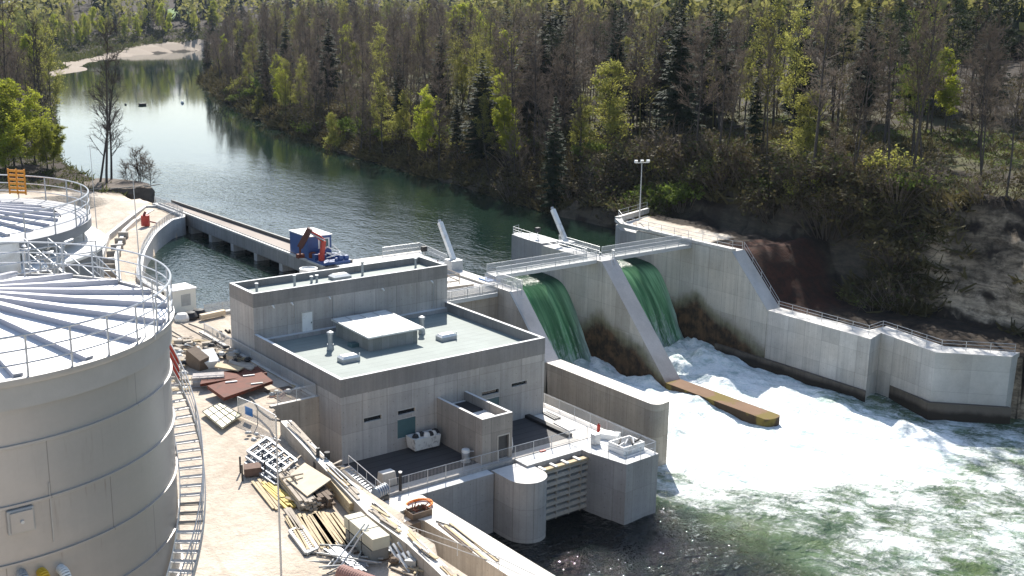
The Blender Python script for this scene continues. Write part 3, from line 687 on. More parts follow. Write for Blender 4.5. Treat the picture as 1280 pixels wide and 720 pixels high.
# stuff on the right walkway and pier
for (px, py, L, l, m_) in ((690, 520, 2.2, 'bundle of dark bars lying on the pale side walkway', 'dark_steel'), (706, 533, 2.6, 'white board with a dark edge on the side walkway near the pier', 'white_paint')):
    c = PZ(px, py, 0); mb = MB()
    for k in range(4): mb.beam((c.x-.3+k*.18, c.y+L/2, .08+.02*(k % 2)), (c.x-.5+k*.22, c.y-L/2, .08+.02*(k % 2)), .12, .1)
    tag(mb.build('bar_bundle', M[m_]), l, 'bars')
c = PZ(748, 541, 0); ex = thing('fire_extinguisher', 'small red cylinder standing on the walkway by the railing', 'extinguisher', (c.x, c.y, 0))
mb = MB(); mb.lathe((c.x, c.y, 0), [(0, 0), (.16, 0), (.16, .75), (.06, .85), (.05, .95), (0, .96)], 12); mb.build('body', M['red'], ex, smooth=True)
mb = MB(); mb.box((c.x-.05, c.y-.15, .95), (c.x+.05, c.y+.1, 1.02)); mb.build('handle', M['black'], ex)
pb = thing('parts_crate', 'pale open crate holding dark tubes on top of the angular pier', 'crate', (22.6, -11.6, 0))
mb = MB(); ringwall(mb, 21.3, -12.6, 23.9, -10.6, .0, .75, .12); mb.box((21.42, -12.48, .02), (23.78, -10.72, .1)); mb.build('body', M['white_paint'], pb)
for k in range(6):
    mb = MB(); a = random.uniform(-.5, .5); cx = 21.7+k*.38; cy = -11.6+random.uniform(-.4, .4); mb.tube((cx-.5*cos(a), cy-.6*sin(a)-.4, .72+.05*k % .2), (cx+.5*cos(a), cy+.6*sin(a)+.3, .78), .09, 7); mb.build('tube', M['black'] if k % 2 else M['steel'], pb)
mb = MB(); mb.obox((23.3, -8.6, .25), V((.5, .3, 0)), V((-.5, .8, 0)), (0, 0, .25)); tag(mb.build('wooden_box', M['white_paint'], bevel=.03), 'low white box between the crate and the walkway railing', 'box')
c = V((21.2, -9.0, 0)); mb = MB(); mb.obox((c.x, c.y, .5), (.35, 0, 0), (0, .3, 0), (0, 0, .5)); tag(mb.build('motor_cabinet', M['steel'], bevel=.03), 'grey steel cabinet at the corner where deck and pier meet', 'cabinet')

# ================================================================== DAM
def stain_pier(t, col, p, x, y, z, st, big):
    # brown algae above the stilling basin, edge following the old jet
    lim = t.m_('ADD', t.m_('ADD', t.m_('MULTIPLY', t.m_('ABSOLUTE', t.m_('SUBTRACT', y, 21.)), -.40), .5), t.m_('MULTIPLY', t.m_('SUBTRACT', big, .5), 4.2))
    k = t.ramp(t.m_('SUBTRACT', lim, z), -.3, 1.1)
    k2 = t.ramp(t.m_('ADD', z, t.m_('MULTIPLY', big, 1.5)), -4.4, -3.5, 1., 0.)
    dark = t.mix(t.ramp(t.noise(p, .7, 5, .7), .38, .62), (.026, .016, .009), (.13, .072, .036))
    fringe = t.ramp(t.m_('SUBTRACT', lim, z), -1.6, .1); col = t.mix(t.m_('MULTIPLY', fringe, .75), col, t.mix(big, (.20, .17, .075), (.11, .12, .06)))
    col = t.mix(t.m_('MULTIPLY', t.m_('MAXIMUM', k, k2), .93), col, dark)
    gr_ = t.m_('MULTIPLY', t.ramp(t.m_('SUBTRACT', lim, z), -2.2, -.2, 0., 1.), t.ramp(st, .4, .62, .2, .8))
    return t.mix(gr_, col, t.mul(col, .55))
M['pier'] = concrete('concrete_pier_stained', (.43, .415, .38), streak=1.1, stain=stain_pier, top=(.60, .585, .555), off=.5)
M['slope'] = concrete('concrete_slope_pinkish', (.50, .445, .42), streak=.4, line=.3, stain=lambda t, c, p, x, y, z, st, big: t.mix(t.ramp(t.m_('ADD', z, t.m_('MULTIPLY', big, 1.6)), -3.2, -4.4, 0, .85), c, (.16, .065, .04)), top=(.6, .58, .55))
# pier 1 (left) and training wall
ZP1, ZTW = 7.35, .75
c1 = PX(638.7, 364, PIER1[0]); cs = PX(683, 451, PIER1[0])
mb = MB(); mb.extx([(33.5, -10), (33.5, ZP1), (c1.y, ZP1), (cs.y, ZTW), (cs.y-1, -10)], *PIER1)
p1 = thing('spillway_pier', 'left spillway pier with a long sloping edge rising behind the hall', 'pier', (32.4, 22, -6))
mb.build('body', M['pier'], p1)
mb = MB(); mb.hexa([(PIER1[0]+.02, c1.y, ZP1), (PIER1[1]-.02, c1.y, ZP1), (PIER1[1]-.02, cs.y, ZTW), (PIER1[0]+.02, cs.y, ZTW)], [(PIER1[0]+.02, c1.y, ZP1+.04), (PIER1[1]-.02, c1.y, ZP1+.04), (PIER1[1]-.02, cs.y, ZTW+.04), (PIER1[0]+.02, cs.y, ZTW+.04)]); mb.build('sloping_face', M['slope'], p1)
mb = MB(); mb.hexa([(PIER1[0]-.25, c1.y, ZP1), (PIER1[0]+.02, c1.y, ZP1), (PIER1[0]+.02, cs.y, ZTW), (PIER1[0]-.25, cs.y, ZTW)], [(PIER1[0]-.25, c1.y, ZP1+.12), (PIER1[0]+.02, c1.y, ZP1+.12), (PIER1[0]+.02, cs.y, ZTW+.12), (PIER1[0]-.25, cs.y, ZTW+.12)]); mb.build('edge_strip', M['concrete_cool'], p1)
mb = MB()
for k in range(5):
    mb.tube((PIER1[0]+.7+(k > 2)*.5, c1.y-.9, ZP1-1.6+k*.45), (PIER1[0]+1.2, c1.y-.9, ZP1-1.6+k*.45), .03, 5)
for x in (.7, 1.25): mb.tube((PIER1[0]+x, c1.y-.95, ZP1-2.6), (PIER1[0]+x, c1.y-.1, ZP1+1.0), .045, 6)
mb.build('ladder', M['rail'], p1)
e1 = PZ(812, 504, ZTW); arc = [(PIER1[0]+.9-.9*cos(a), e1.y-.0-.9*sin(a)) for a in [pi*k/12 for k in range(7)]]
mb = MB(); mb.prism([(PIER1[0], cs.y)]+[(q[0], q[1]) for q in arc]+[(PIER1[1]+.25, e1.y-.75), (PIER1[1]+.25, cs.y)], -10, ZTW)
tag(mb.build('training_wall', M['concrete_warm'], smooth=False), 'long straight concrete wall with a rounded end dividing the hall from the white water', 'wall')
# platform left of pier 1
mb = MB(); mb.prism([(22.45, 21.9), (24.5, 19.6), (PIER1[0]-.01, 19.6), (PIER1[0]-.01, 37), (36.0, 42.4), (22.45, 42.4)], -8, 7.1); o = mb.build('intake_platform', M['concrete_warm']); o['kind'] = 'structure'
mb = MB(); mb.prism([(PIER1[0]-.01, 33.5), (PIER1[1]+1.2, 33.5), (PIER1[1]+1.4, 40), (36, 42.4), (PIER1[0]-.01, 42.4)], -4, 7.09); o = mb.build('upstream_pier_nose', M['concrete_cool']); o['kind'] = 'structure'
# pier 2
ZB = 7.9
a = PX(751.7, 327, PIER2[0]); b = PX(832, 477, PIER2[0]); ZLW = -4.6
p2 = thing('spillway_pier', 'middle spillway pier with a brown stained side between the two green waterfalls', 'pier', (50.2, 22, -6))
mb = MB(); mb.extx([(36.2, -10), (36.2, ZB), (a.y, ZB), (b.y, ZLW), (b.y-1, -10)], *PIER2); mb.build('body', M['pier'], p2)
mb = MB(); mb.hexa([(PIER2[0]+.02, a.y, ZB), (PIER2[1]-.02, a.y, ZB), (PIER2[1]-.02, b.y, ZLW), (PIER2[0]+.02, b.y, ZLW)], [(PIER2[0]+.02, a.y, ZB+.04), (PIER2[1]-.02, a.y, ZB+.04), (PIER2[1]-.02, b.y, ZLW+.04), (PIER2[0]+.02, b.y, ZLW+.04)]); mb.build('sloping_face', M['slope'], p2)
mb = MB(); mb.prism([(PIER2[0]-.006, 33.2), (PIER2[1]+.6, 33.2), (PIER2[1]+.9, 39), (50.9, 41), (49.4, 40.2), (PIER2[0]-.006, 36.25)], ZB-5, ZB+.25); mb.build('upstream_nose', M['concrete_cool'], p2)
mb = MB()
for x in (1.3, 1.85): mb.tube((PIER2[0]+x, a.y-1.2, ZB-2.2), (PIER2[0]+x, a.y-.05, ZB+1.0), .045, 6)
for k in range(6): mb.tube((PIER2[0]+1.3, a.y-1.2+k*.2, ZB-2.0+k*.42), (PIER2[0]+1.85, a.y-1.2+k*.2, ZB-2.0+k*.42), .03, 5)
mb.build('ladder', M['rail'], p2)
# rusty divider sill
e = [PZ(955, 525, ZLW), PZ(973, 517, ZLW)]
yend = (e[0].y+e[1].y)/2
arc = [(PIER2[0]+1.25-1.25*cos(q), yend-.6*sin(q)) for q in [pi*k/10 for k in range(11)]]
mb = MB(); mb.prism([(PIER2[0], b.y)]+arc+[(PIER2[1], b.y)], -8, ZLW)
sill_m = concrete('rusty_algae_concrete', (.05, .035, .022), line=.5, streak=.5, top=(.19, .115, .07), stain=lambda t, c, p, x, y, z, st, big: t.mix(t.ramp(t.noise(p, .28, 3), .54, .62), c, (.16, .12, .03)))
tag(mb.build('divider_sill', sill_m), 'low rust brown concrete sill reaching from the middle pier into the foam', 'sill')
# crest bodies under the falls
for x0, x1 in ((PIER1[1], PIER2[0]), (PIER2[1], ABUT)):
    mb = MB(); mb.extx([(34.5, -10), (34.5, 3.2), (31.2, 3.2), (30.4, 2.6), (30.0, -10)], x0+.002, x1-.002); o = mb.build('weir_crest', M['dark_steel'] if False else concrete('weir_wet_concrete'+str(int(x0)), (.04, .042, .036))); o['kind'] = 'structure'
# abutment
ab = thing('abutment_wall', 'right hand concrete abutment with a sloping shoulder and a lower wing wall under the cliff', 'wall', (67, 10, -6))
t1 = PX(915, 314, ABUT); t2 = PX(959, 387, ABUT); ZW = 1.85
mb = MB(); mb.extx([(33, -10), (33, ZB+.15), (t1.y, ZB+.35), (t2.y, ZW), (t2.y, -10)], ABUT, ABUT+2.4); mb.build('body', M['pier'], ab)
mb = MB(); mb.hexa([(ABUT+.02, t1.y, ZB+.35), (ABUT+2.42, t1.y, ZB+.35), (ABUT+2.42, t2.y, ZW), (ABUT+.02, t2.y, ZW)], [(ABUT+.02, t1.y, ZB+.40), (ABUT+2.42, t1.y, ZB+.40), (ABUT+2.42, t2.y, ZW+.05), (ABUT+.02, t2.y, ZW+.05)]); mb.build('sloping_face', M['concrete_cool'], ab)
n1 = PZ(788, 276, ZB+.4)
mb = MB(); mb.prism([(ABUT, 33), (ABUT+.0, 36.2), (68.2, 39.6), (77.5, 42.5), (77.5, 33)], 2, ZB-.25); mb.build('upstream_nose', M['concrete_cool'], ab)
mb = MB(); mb.prism([(ABUT-.05, 33), (ABUT-.05, t1.y), (ABUT+.75, t1.y), (ABUT+.75, 33)], ZB+.36, ZB+.72); mb.prism([(ABUT-.05, 33), (ABUT-.05, 36.2), (68.1, 39.7), (68.9, 39.2), (ABUT+.75, 36), (ABUT+.75, 33)], ZB+.2, ZB+.72); mb.build('kerb', M['concrete_light'], ab)
mb = MB(); mb.prism([(68.1, 39.75), (77.5, 42.7), (77.5, 42.2), (68.5, 39.2)], ZB+.2, ZB+.95); mb.build('nose_parapet', M['concrete_light'], ab)
wp = [(66.15, t2.y), (66.0, -6.5), (69.3, -5.6), (67.6, -13.9), (73.2, -19.75)]
wpo = [(75.5, -19.4), (70.6, -13.2), (72.4, -4.2), (69.2, -4.0), (68.6, t2.y)]
mb = MB(); mb.prism(wp+wpo, -10, ZW); mb.build('wing_wall', M['concrete_light'], ab)
mb = MB(); mb.prism([(69.4, -5.9), (67.0, -14.1), (73.2, -20.5), (73.4, -19.9), (68.0, -13.6), (69.9, -6)], -10, -3.95)
mb.prism([(65.6, t2.y+8), (65.6, -6.8), (66.1, -6.4), (66.1, t2.y+8)], -10, -4.4); mb.build('footing_ledge', concrete('wet_ledge', (.13, .11, .09), line=.4, streak=1.4, stain=lambda t, c, p, x, y, z, st, big: t.mix(t.ramp(t.m_('ADD', z, t.m_('MULTIPLY', big, 1.2)), -4.6, -3.9, .9, 0.), c, (.025, .019, .013))), ab)
railing('two bar railing on top of the long lower wing wall', [(67.6, t2.y-.4, ZW), (67.4, -5.2, ZW), (70.6, -4.9, ZW), (69.2, -13.6, ZW), (74.6, -19.3, ZW)], 1.1, 2.4, (1., .66, .33))
railing('railing on the right abutment kerb from lamp mast to slope', [(ABUT+.4, 36, ZB+.7), (ABUT+.4, 26, ZB+.72), (ABUT+.4, t1.y+.3, ZB+.72), (ABUT+2.2, t1.y+.2, ZB+.4)], 1.0, 2.4, (1., .5))
railing('railing running down the sloping shoulder of the right abutment', [(ABUT+2.3, t1.y, ZB+.4), (ABUT+2.3, t2.y, ZW)], 1.0, 2.2, (1., .5))
railing('railing around the upstream nose of the right abutment', [(ABUT+.5, 36.3, ZB+.7), (68.4, 39.3, ZB+.9), (77, 42.2, ZB+.9)], 1.05, 2.6, (1., .5))
# lamp mast
c = V((71.5, 38.1, 8.2)); lp = thing('lamp_mast', 'tall thin floodlight mast on the right abutment', 'lamp mast', c)
mb = MB(); mb.tube(c, c+V((0, 0, 8.6)), .11, 8, .07); mb.build('pole', M['rail'], lp)
mb = MB(); mb.beam(c+V((-1.0, .35, 8.5)), c+V((1.0, -.35, 8.5)), .08, .08); mb.build('crossarm', M['rail'], lp)
for s_ in (-.9, 0, .9):
    q = c+V((s_, -.35*s_, 8.55)); mb = MB(); mb.obox(q+V((0, 0, .18)), (.22, -.08, 0), (.04, .11, .05), (0, -.05, .16)); mb.build('floodlight', M['white_paint'], lp)
# footbridges
def footbridge(label, x0, x1, y0, y1, z, group='steel footbridges over the spillway'):
    fb = thing('footbridge', label, 'footbridge', ((x0+x1)/2, (y0+y1)/2, z), group)
    mb = MB(); mb.box((x0, y0, z-.08), (x1, y1, z)); mb.build('deck', plain('grating'+str(len(bpy.data.materials)), (.33, .345, .34), .5, .3, .15, 4.), fb)
    for y in (y0, y1): mb = MB(); mb.box((x0, y-.06, z-.36), (x1, y+.06, z+.10)); mb.build('girder', M['rail'], fb)
    n = max(2, round((x1-x0)/2.4))
    for k in range(n): x = x0+(x1-x0)*(k+.5)/n; mb = MB(); mb.box((x-.06, y0+.06, z-.42), (x+.06, y1-.06, z-.085)); mb.build('cross_beam', M['dark_steel'], fb)
    for y in (y0, y1):
        for k in range(n+1): x = x0+(x1-x0)*k/n; mb = MB(); mb.tube((x, y, z-.3), (x, y, z+1.1), .035, 5); mb.build('post', M['rail'], fb)
        mb = MB(); mb.path([(x0, y, z+1.1), (x1, y, z+1.1)], .035, 6); mb.path([(x0, y, z+.55), (x1, y, z+.55)], .022, 5); mb.build('handrail', M['rail'], fb)
        mb = MB(); mb.quad((x0, y, z+.1), (x1, y, z+.1), (x1, y, z+1.06), (x0, y, z+1.06)); mb.build('mesh_panel', M['mesh'], fb)
    return fb
footbridge('grey steel footbridge over the left waterfall', PIER1[1]+.02, PIER2[0]-.02, 22.3, 24.2, ZB)
footbridge('grey steel footbridge over the right waterfall', PIER2[1]+.02, ABUT-.1, 22.3, 24.2, ZB)
footbridge('short grey gangway on the downstream edge of the platform behind the hall', W+.2, PIER1[0]-.5, 19.0, 19.55, 6.9)
# platform railings
railing('mesh railing on the downstream tip of the left spillway pier', [(PIER1[0]+.1, 22.2, ZP1), (PIER1[0]+.1, c1.y+.1, ZP1), (PIER1[1]-.1, c1.y+.1, ZP1), (PIER1[1]-.1, 22.0, ZP1)], 1.1, 1.5, (1., .5), infill='mesh')
railing('mesh railing on the pool side of the platform behind the hall', [(PIER1[1]+1.1, 34, 7.12), (35.6, 42.1, 7.12), (30, 42.2, 7.12)], 1.1, 2., (1., .5), infill='mesh')
railing('mesh railing on the middle pier leading to its upstream nose', [(PIER2[0]+.1, a.y+.2, ZB), (PIER2[0]+.1, 22, ZB)], 1.1, 1.5, (1., .5), infill='mesh')
railing('railing around the upstream nose of the middle pier', [(PIER2[0]+.15, 24.4, ZB), (PIER2[0]+.15, 36, ZB+.22), (49.5, 40, ZB+.25), (51, 40.7, ZB+.25)], 1.1, 1.9, (1., .66, .33))
railing('railing on the right edge of the middle pier between the bridges', [(PIER2[1]-.15, a.y+.2, ZB), (PIER2[1]-.15, 22.1, ZB)], 1.1, 1.5, (1., .5), infill='mesh')
railing('short mesh railing on the upstream side of the middle pier', [(PIER2[1]-.15, 24.4, ZB), (PIER2[1]+.3, 33, ZB+.02)], 1.1, 1.9, (1., .5), infill='mesh')
# gate cylinders
for X, l, (q0, q1) in ((32.6, 'white inclined gate cylinder on the left spillway pier', ((567, 325), (550, 278))), (51.6, 'white inclined gate cylinder on the middle spillway pier', ((708, 303), (691, 262)))):
    a_, b_ = PX(*q0, X), PX(*q1, X); gc = thing('gate_cylinder', l, 'hydraulic cylinder', a_, 'hydraulic cylinders of the flap gates')
    mb = MB(); mb.beam(a_, b_, .55, .5); mb.build('barrel', M['white_paint'], gc)
    zb = ZB+.25 if X > 40 else 7.1
    mb = MB(); mb.box((a_.x-.8, a_.y-.8, zb), (a_.x+.8, a_.y+.8, max(a_.z, zb+.3)+.05)); mb.build('bracket', M['steel'], gc)
    mb = MB(); mb.tube(b_, b_+(b_-a_).normalized()*.35, .2, 8); mb.build('end_cap', M['steel'], gc)
for px, py, X, l in ((530, 314, 30.5, 'dark lamp box on the outer corner of the left platform'), (672, 290, 50.6, 'dark lamp box on the nose of the middle pier')):
    c = PX(px, py, X); zb = 7.1 if X < 40 else ZB+.25; lb = thing('signal_lamp', l, 'signal lamp', (c.x, c.y, zb))
    mb = MB(); mb.tube((c.x, c.y, zb), (c.x, c.y, max(c.z, zb+.8)), .06, 6); mb.build('post', M['rail'], lb)
    mb = MB(); q = V((c.x, c.y, max(c.z, zb+.8))); mb.obox(q+V((0, 0, .3)), (.32, 0, 0), (0, .25, 0), (0, 0, .3)); mb.build('housing', M['black'], lb)
# frame with rusty rails on the platform
fr = thing('scaffold', 'rust brown scaffold frame standing on the platform right behind the hall', 'scaffold', (26, 27, 7.1))
for (x, y) in ((23.2, 25), (26.5, 24.4), (29.2, 24.0), (23.4, 29), (29.5, 28)):
    mb = MB(); mb.tube((x, y, 7.1), (x, y, 8.5), .06, 6); mb.build('post', M['wood_grey'], fr)
mb = MB()
for z in (7.6, 8.4): mb.path([(23.4, 29, z), (23.2, 25, z), (26.5, 24.4, z), (29.2, 24.0, z), (29.5, 28, z)], .07, 6)
mb.build('rail_bar', M['wood_grey'], fr)
mb = MB(); mb.beam((23, 23.2, 7.3), (30, 22.4, 7.3), .5, .4); tag(mb.build('concrete_beam', M['concrete_warm']), 'brown concrete beam lying on the platform in front of the scaffold frame', 'beam')
for k, (px, py) in enumerate(((541, 322), (545, 318), (549, 324))):
    c = PX(px, py, 27); mb = MB(); mb.tube((c.x, c.y, 7.1), (c.x+random.uniform(-.3, .3), c.y, 9.6+.3*k), .06, 6); tag(mb.build('rebar_post', M['rust']), 'thin rusty upright bar on the platform behind the tall block', 'post', 'rusty upright bars on the platform')
mb = MB(); c = PZ(612, 352, 7.12); mb.box((c.x-.9, c.y-1.0, 7.12), (c.x+.9, c.y+1.0, 7.5)); tag(mb.build('hatch_cover', M['plastic_blue'], bevel=.05), 'pale blue hatch cover on the platform at the end of the bridge', 'cover')

# ================================================================== INTAKE
idk = thing('intake_deck', 'long narrow concrete intake bridge crossing the pool behind the hall', 'bridge', (22.5, 68, 4))
mb = MB(); mb.prism([(20.6, 41), (24.9, 41), (23.2, 95), (20.8, 95)], 5.35, 7.0); mb.build('deck', concrete('intake_concrete', (.25, .24, .235), off=.6, top=(.36, .31, .27)), idk)
mb = MB(); mb.prism([(20.58, 41), (20.95, 41), (21.15, 95), (20.78, 95)], 7.0, 7.22); mb.build('kerb', M['concrete_light'], idk)
mb = MB(); mb.prism([(24.6, 41), (24.92, 41), (23.22, 95), (22.95, 95)], 7.0, 7.45); mb.build('outer_parapet', M['dark_steel'], idk)
mb = MB(); mb.prism([(21.3, 41), (21.42, 41), (21.55, 95), (21.43, 95)], 7.0, 7.16); mb.build('track', M['dark_steel'], idk)
for y in (45, 52.5, 60, 67.5, 75, 82.5, 90):
    mb = MB(); mb.box((20.75, y-.45, -1), (24.0, y+.45, 5.35)); mb.build('pier', M['concrete'], idk)
mb = MB(); mb.box((22.6, 41, ZU-4), (22.9, 95, 5.3)); mb.build('screen', M['black'], idk)
# trash rake machine
rk = thing('rake_machine', 'blue cabin with a dark red knuckle crane arm on the intake bridge', 'crane', (22.3, 47, 7.0))
cb = [PZ(358, 322, 7.3), PZ(385, 331, 7.3)]
cy0, cy1 = 45.2, 50.2
mb = MB(); mb.box((21.0, cy0, 7.3), (24.3, cy1, 10.0)); cabn = mb.build('cabin', M['blue'], rk, bevel=.04)
mb = MB(); mb.box((20.9, cy0-.1, 10.0), (24.4, cy1+.1, 10.12)); mb.build('cabin_roof', M['white_paint'], cabn)
mb = MB(); mb.box((22.4, cy0-.04, 8.4), (24.0, cy0-.01, 9.7)); wn_ = mb.build('window', M['white_paint'], cabn)
mb = MB(); mb.box((22.6, cy0-.07, 8.55), (23.1, cy0-.041, 9.55)); mb.box((23.3, cy0-.07, 8.55), (23.8, cy0-.041, 9.55)); mb.build('pane', M['teal'], wn_)
mb = MB(); mb.box((20.8, 41.0, 7.17), (24.6, cy0-.05, 7.5)); mb.build('chassis', M['blue'], rk)
mb = MB()
for k in range(14):
    c = V((random.uniform(21, 24.4), random.uniform(41.2, 44.6), 7.5)); s_ = random.uniform(.15, .4); mb.obox(c+V((0, 0, s_)), (s_, 0, 0), (0, s_, 0), (0, 0, s_))
mb.build('hydraulic_unit', M['blue'], rk)
mb = MB()
mb.path([(random.uniform(21, 24.4), random.uniform(41.2, 44.6), random.uniform(7.9, 9.2)) for k in range(12)], .05, 6)
mb.build('hose', M['white_paint'], rk)
ar = [PY(402, 322, 42.6), PY(404.5, 301, 42.6), PY(397, 295, 42.9), PY(386, 289, 43.4), PY(375, 309, 44.2)]
mb = MB(); mb.tube(ar[0]-V((0, 0, .8)), ar[0]+V((0, 0, .5)), .38, 10); mb.build('slewing_column', M['red'], rk)
mb = MB(); mb.beam(ar[0], ar[1], .42, .5); mb.build('lower_boom', M['red'], rk)
mb = MB(); mb.beam(ar[1], ar[2], .40, .5); mb.beam(ar[2], ar[3], .34, .42); mb.build('knuckle', M['red'], rk)
mb = MB(); mb.beam(ar[3]+(ar[3]-ar[4])*.16, ar[4], .55, .7); mb.build('outer_boom', plain('dark_red_arm', (.06, .012, .01), .5), rk)
mb = MB(); mb.tube(ar[1]+V((-.1, -.35, .1)), ar[3]+V((0, -.3, -.2)), .09, 8); mb.build('ram', M['steel'], rk)
mb = MB(); mb.tube(ar[4], ar[4]-V((0, 0, .9)), .12, 6); mb.obox(ar[4]-V((0, 0, 1.1)), (.45, 0, 0), (0, .3, 0), (0, 0, .25)); mb.build('grab', M['rust'], rk)
c = PX(366, 328, 20.9); mb = MB(); mb.lathe((21.3, 44.6, 7.5), [(0, 0), (.5, 0), (.5, .5), (.3, .7), (0, .72)], 12); mb.build('winch', M['rust'], rk, smooth=True)
mb = MB(); mb.beam((24.9, 41.5, 6.6), (25.6, 36.0, 6.4), .5, .45); mb.beam((23.4, 41, 6.6), (23.6, 37, 6.5), .3, .3); tag(mb.build('rake_rail', M['steel']), 'grey steel rail beam running from the blue machine to the platform', 'beam')
# basin wall with railing
def wall_along(mb, pts, th, z0, ztops):
    """wall strip to the left (-normal) of a polyline"""
    P = [V((q[0], q[1], 0)) for q in pts]; L = []
    for i, p in enumerate(P):
        d = (P[min(i+1, len(P)-1)]-P[max(i-1, 0)]).normalized(); L.append(p+V((-d.y, d.x, 0))*th)
    for i in range(len(P)-1):
        a, b, c, d = P[i], P[i+1], L[i+1], L[i]
        mb.hexa([(a.x, a.y, z0), (b.x, b.y, z0), (c.x, c.y, z0), (d.x, d.y, z0)], [(a.x, a.y, ztops[i]), (b.x, b.y, ztops[i+1]), (c.x, c.y, ztops[i+1]), (d.x, d.y, ztops[i])])
    return L
bpts = [(x, y) for (y, x) in BASIN if 35 < y < 97]
bp2 = []
for i in range(len(bpts)-1):
    for k in range(4):
        u = k/4; p0, p1, p2_, p3 = bpts[max(0, i-1)], bpts[i], bpts[i+1], bpts[min(len(bpts)-1, i+2)]
        f_ = lambda a, b, c, d: .5*((2*b)+(-a+c)*u+(2*a-5*b+4*c-d)*u*u+(-a+3*b-3*c+d)*u**3)
        bp2.append((f_(p0[0], p1[0], p2_[0], p3[0]), f_(p0[1], p1[1], p2_[1], p3[1])))
bp2.append(bpts[-1]); zt = [lerp(5.5, 7.0, sstep(44, 80, q[1])) for q in bp2]
mb = MB(); wall_along(mb, bp2, .75, ZU-4, zt); tag(mb.build('basin_wall', concrete('basin_concrete', (.42, .42, .42), line=.5, streak=.6, top=(.72, .70, .66))), 'pale curved concrete wall around the intake basin', 'wall')
railing('mesh railing following the curved basin wall', [(q[0]-.35, q[1], z_) for q, z_ in zip(bp2, zt)][3:], 1.1, 2.2, (1.,), infill='mesh')
mb = MB(); mb.box((2.0, 34.2, ZU-4), (20.6, 34.9, 5.3)); tag(mb.build('basin_wall', M['concrete_light']), 'low straight concrete wall closing the intake basin behind the tall block', 'wall')
railing('white mesh railing along the basin edge behind the white site cabin', [(2.6, 34.6, 5.3), (9, 34.6, 5.3), (20, 34.6, 5.3)], 1.1, 2.0, (1., .5), infill='mesh')
# stepped channel (fish pass)
lw = [PZ(122, 345, 6.9), PZ(129, 318, 6.9), PZ(137, 293, 6.9), PZ(163, 272, 6.9), PZ(183, 257.5, 6.9), PZ(197, 257, 6.9)]
rw = [PZ(152, 352, 6.7), PZ(148, 318, 6.7), PZ(157, 287, 6.7), PZ(170, 275, 6.7), PZ(193, 262, 6.7)]
fp = thing('fish_pass', 'stepped channel between two pale concrete walls leading to the intake', 'channel', (lw[2].x, lw[2].y, 4))
mb = MB(); wall_along(mb, [(q.x, q.y) for q in lw], .55, 3.5, [6.9]*len(lw)); mb.build('outer_wall', M['concrete_light'], fp)
mb = MB(); wall_along(mb, [(q.x, q.y) for q in rw], .5, 3.5, [6.7]*len(rw)); mb.build('inner_wall', M['concrete_light'], fp)
for k in range(9):
    u = k/8*.62; a_ = lw[0].lerp(lw[1], min(1, u*3)) if u < .33 else lw[1].lerp(lw[3], (u-.33)/.67*1.2); b_ = rw[0].lerp(rw[1], min(1, u*3)) if u < .33 else rw[1].lerp(rw[3], (u-.33)/.67*1.2)
    mb = MB(); mb.beam((a_.x, a_.y, 5.3+.14*k), (b_.x, b_.y, 5.3+.14*k), .35, 1.5); mb.build('baffle', M['wood_grey'] if k % 2 else M['concrete_warm'], fp)
c = PZ(182, 281, 6.75); mb = MB(); mb.lathe((c.x, c.y, c.z-.1), [(0, 0), (.62, 0), (.62, .55), (.66, .6), (.62, .65), (.62, 1.5), (0, 1.5)], 16); br = mb.build('red_barrel', M['red'], smooth=True); tag(br, 'bright red barrel on the gravel strip between the channel walls and basin', 'barrel')
mb = MB(); mb.tube((c.x+.5, c.y-.2, c.z+.5), (c.x+1.5, c.y-.6, c.z+.2), .12, 8); mb.build('spout', M['rust_red'], br)
mb = MB(); mb.tube((c.x-.2, c.y, c.z+1.4), (c.x+.1, c.y, c.z+1.9), .2, 8); mb.build('cap', M['rust_red'], br)
c = PZ(327, 349, 9.5); mb = MB(); mb.lathe((13.5, 31.0, 5.0), [(.95, 0), (.95, 4.3), (1.02, 4.3), (1.02, 4.75), (.8, 4.8), (.8, 4.6), (0, 4.6)], 20); tag(mb.build('white_silo', M['white_paint'], smooth=True), 'round white container just showing behind the tall block parapet', 'container')
# white site cabin
ca, cb_ = PZ(212, 394, 5), PZ(246, 388, 5)
sc_ = thing('site_cabin', 'small white site cabin with a grey window panel by the basin', 'cabin', ca)
dx = V((cb_.x-ca.x, cb_.y-ca.y, 0)); L = dx.length; dx.normalize(); dy = V((-dx.y, dx.x, 0)); cm = V((ca.x, ca.y, 5.05))+dx*L/2+dy*1.3
mb = MB(); mb.obox(cm+V((0, 0, 1.25)), dx*(L/2), dy*1.3, (0, 0, 1.25)); cb0 = mb.build('body', plain('cream_white', (.74, .72, .64), .5, 0, .08), sc_, bevel=.04)
mb = MB(); mb.obox(cm+V((0, 0, 2.56)), dx*(L/2+.1), dy*1.4, (0, 0, .07)); mb.build('roof', M['white_paint'], sc_)
mb = MB(); q = cm+dx*L*.12-dy*1.31+V((0, 0, 1.35)); mb.obox(q, dx*.55, dy*.02, (0, 0, .65)); wv_ = mb.build('window', M['pipe_grey'], sc_)
mb = MB(); q = cm-dx*(L/2+.02)+V((0, 0, 2.1)); mb.obox(q, dx*.02, dy*.25, (0, 0, .2)); mb.build('vent', M['dark_steel'], sc_)
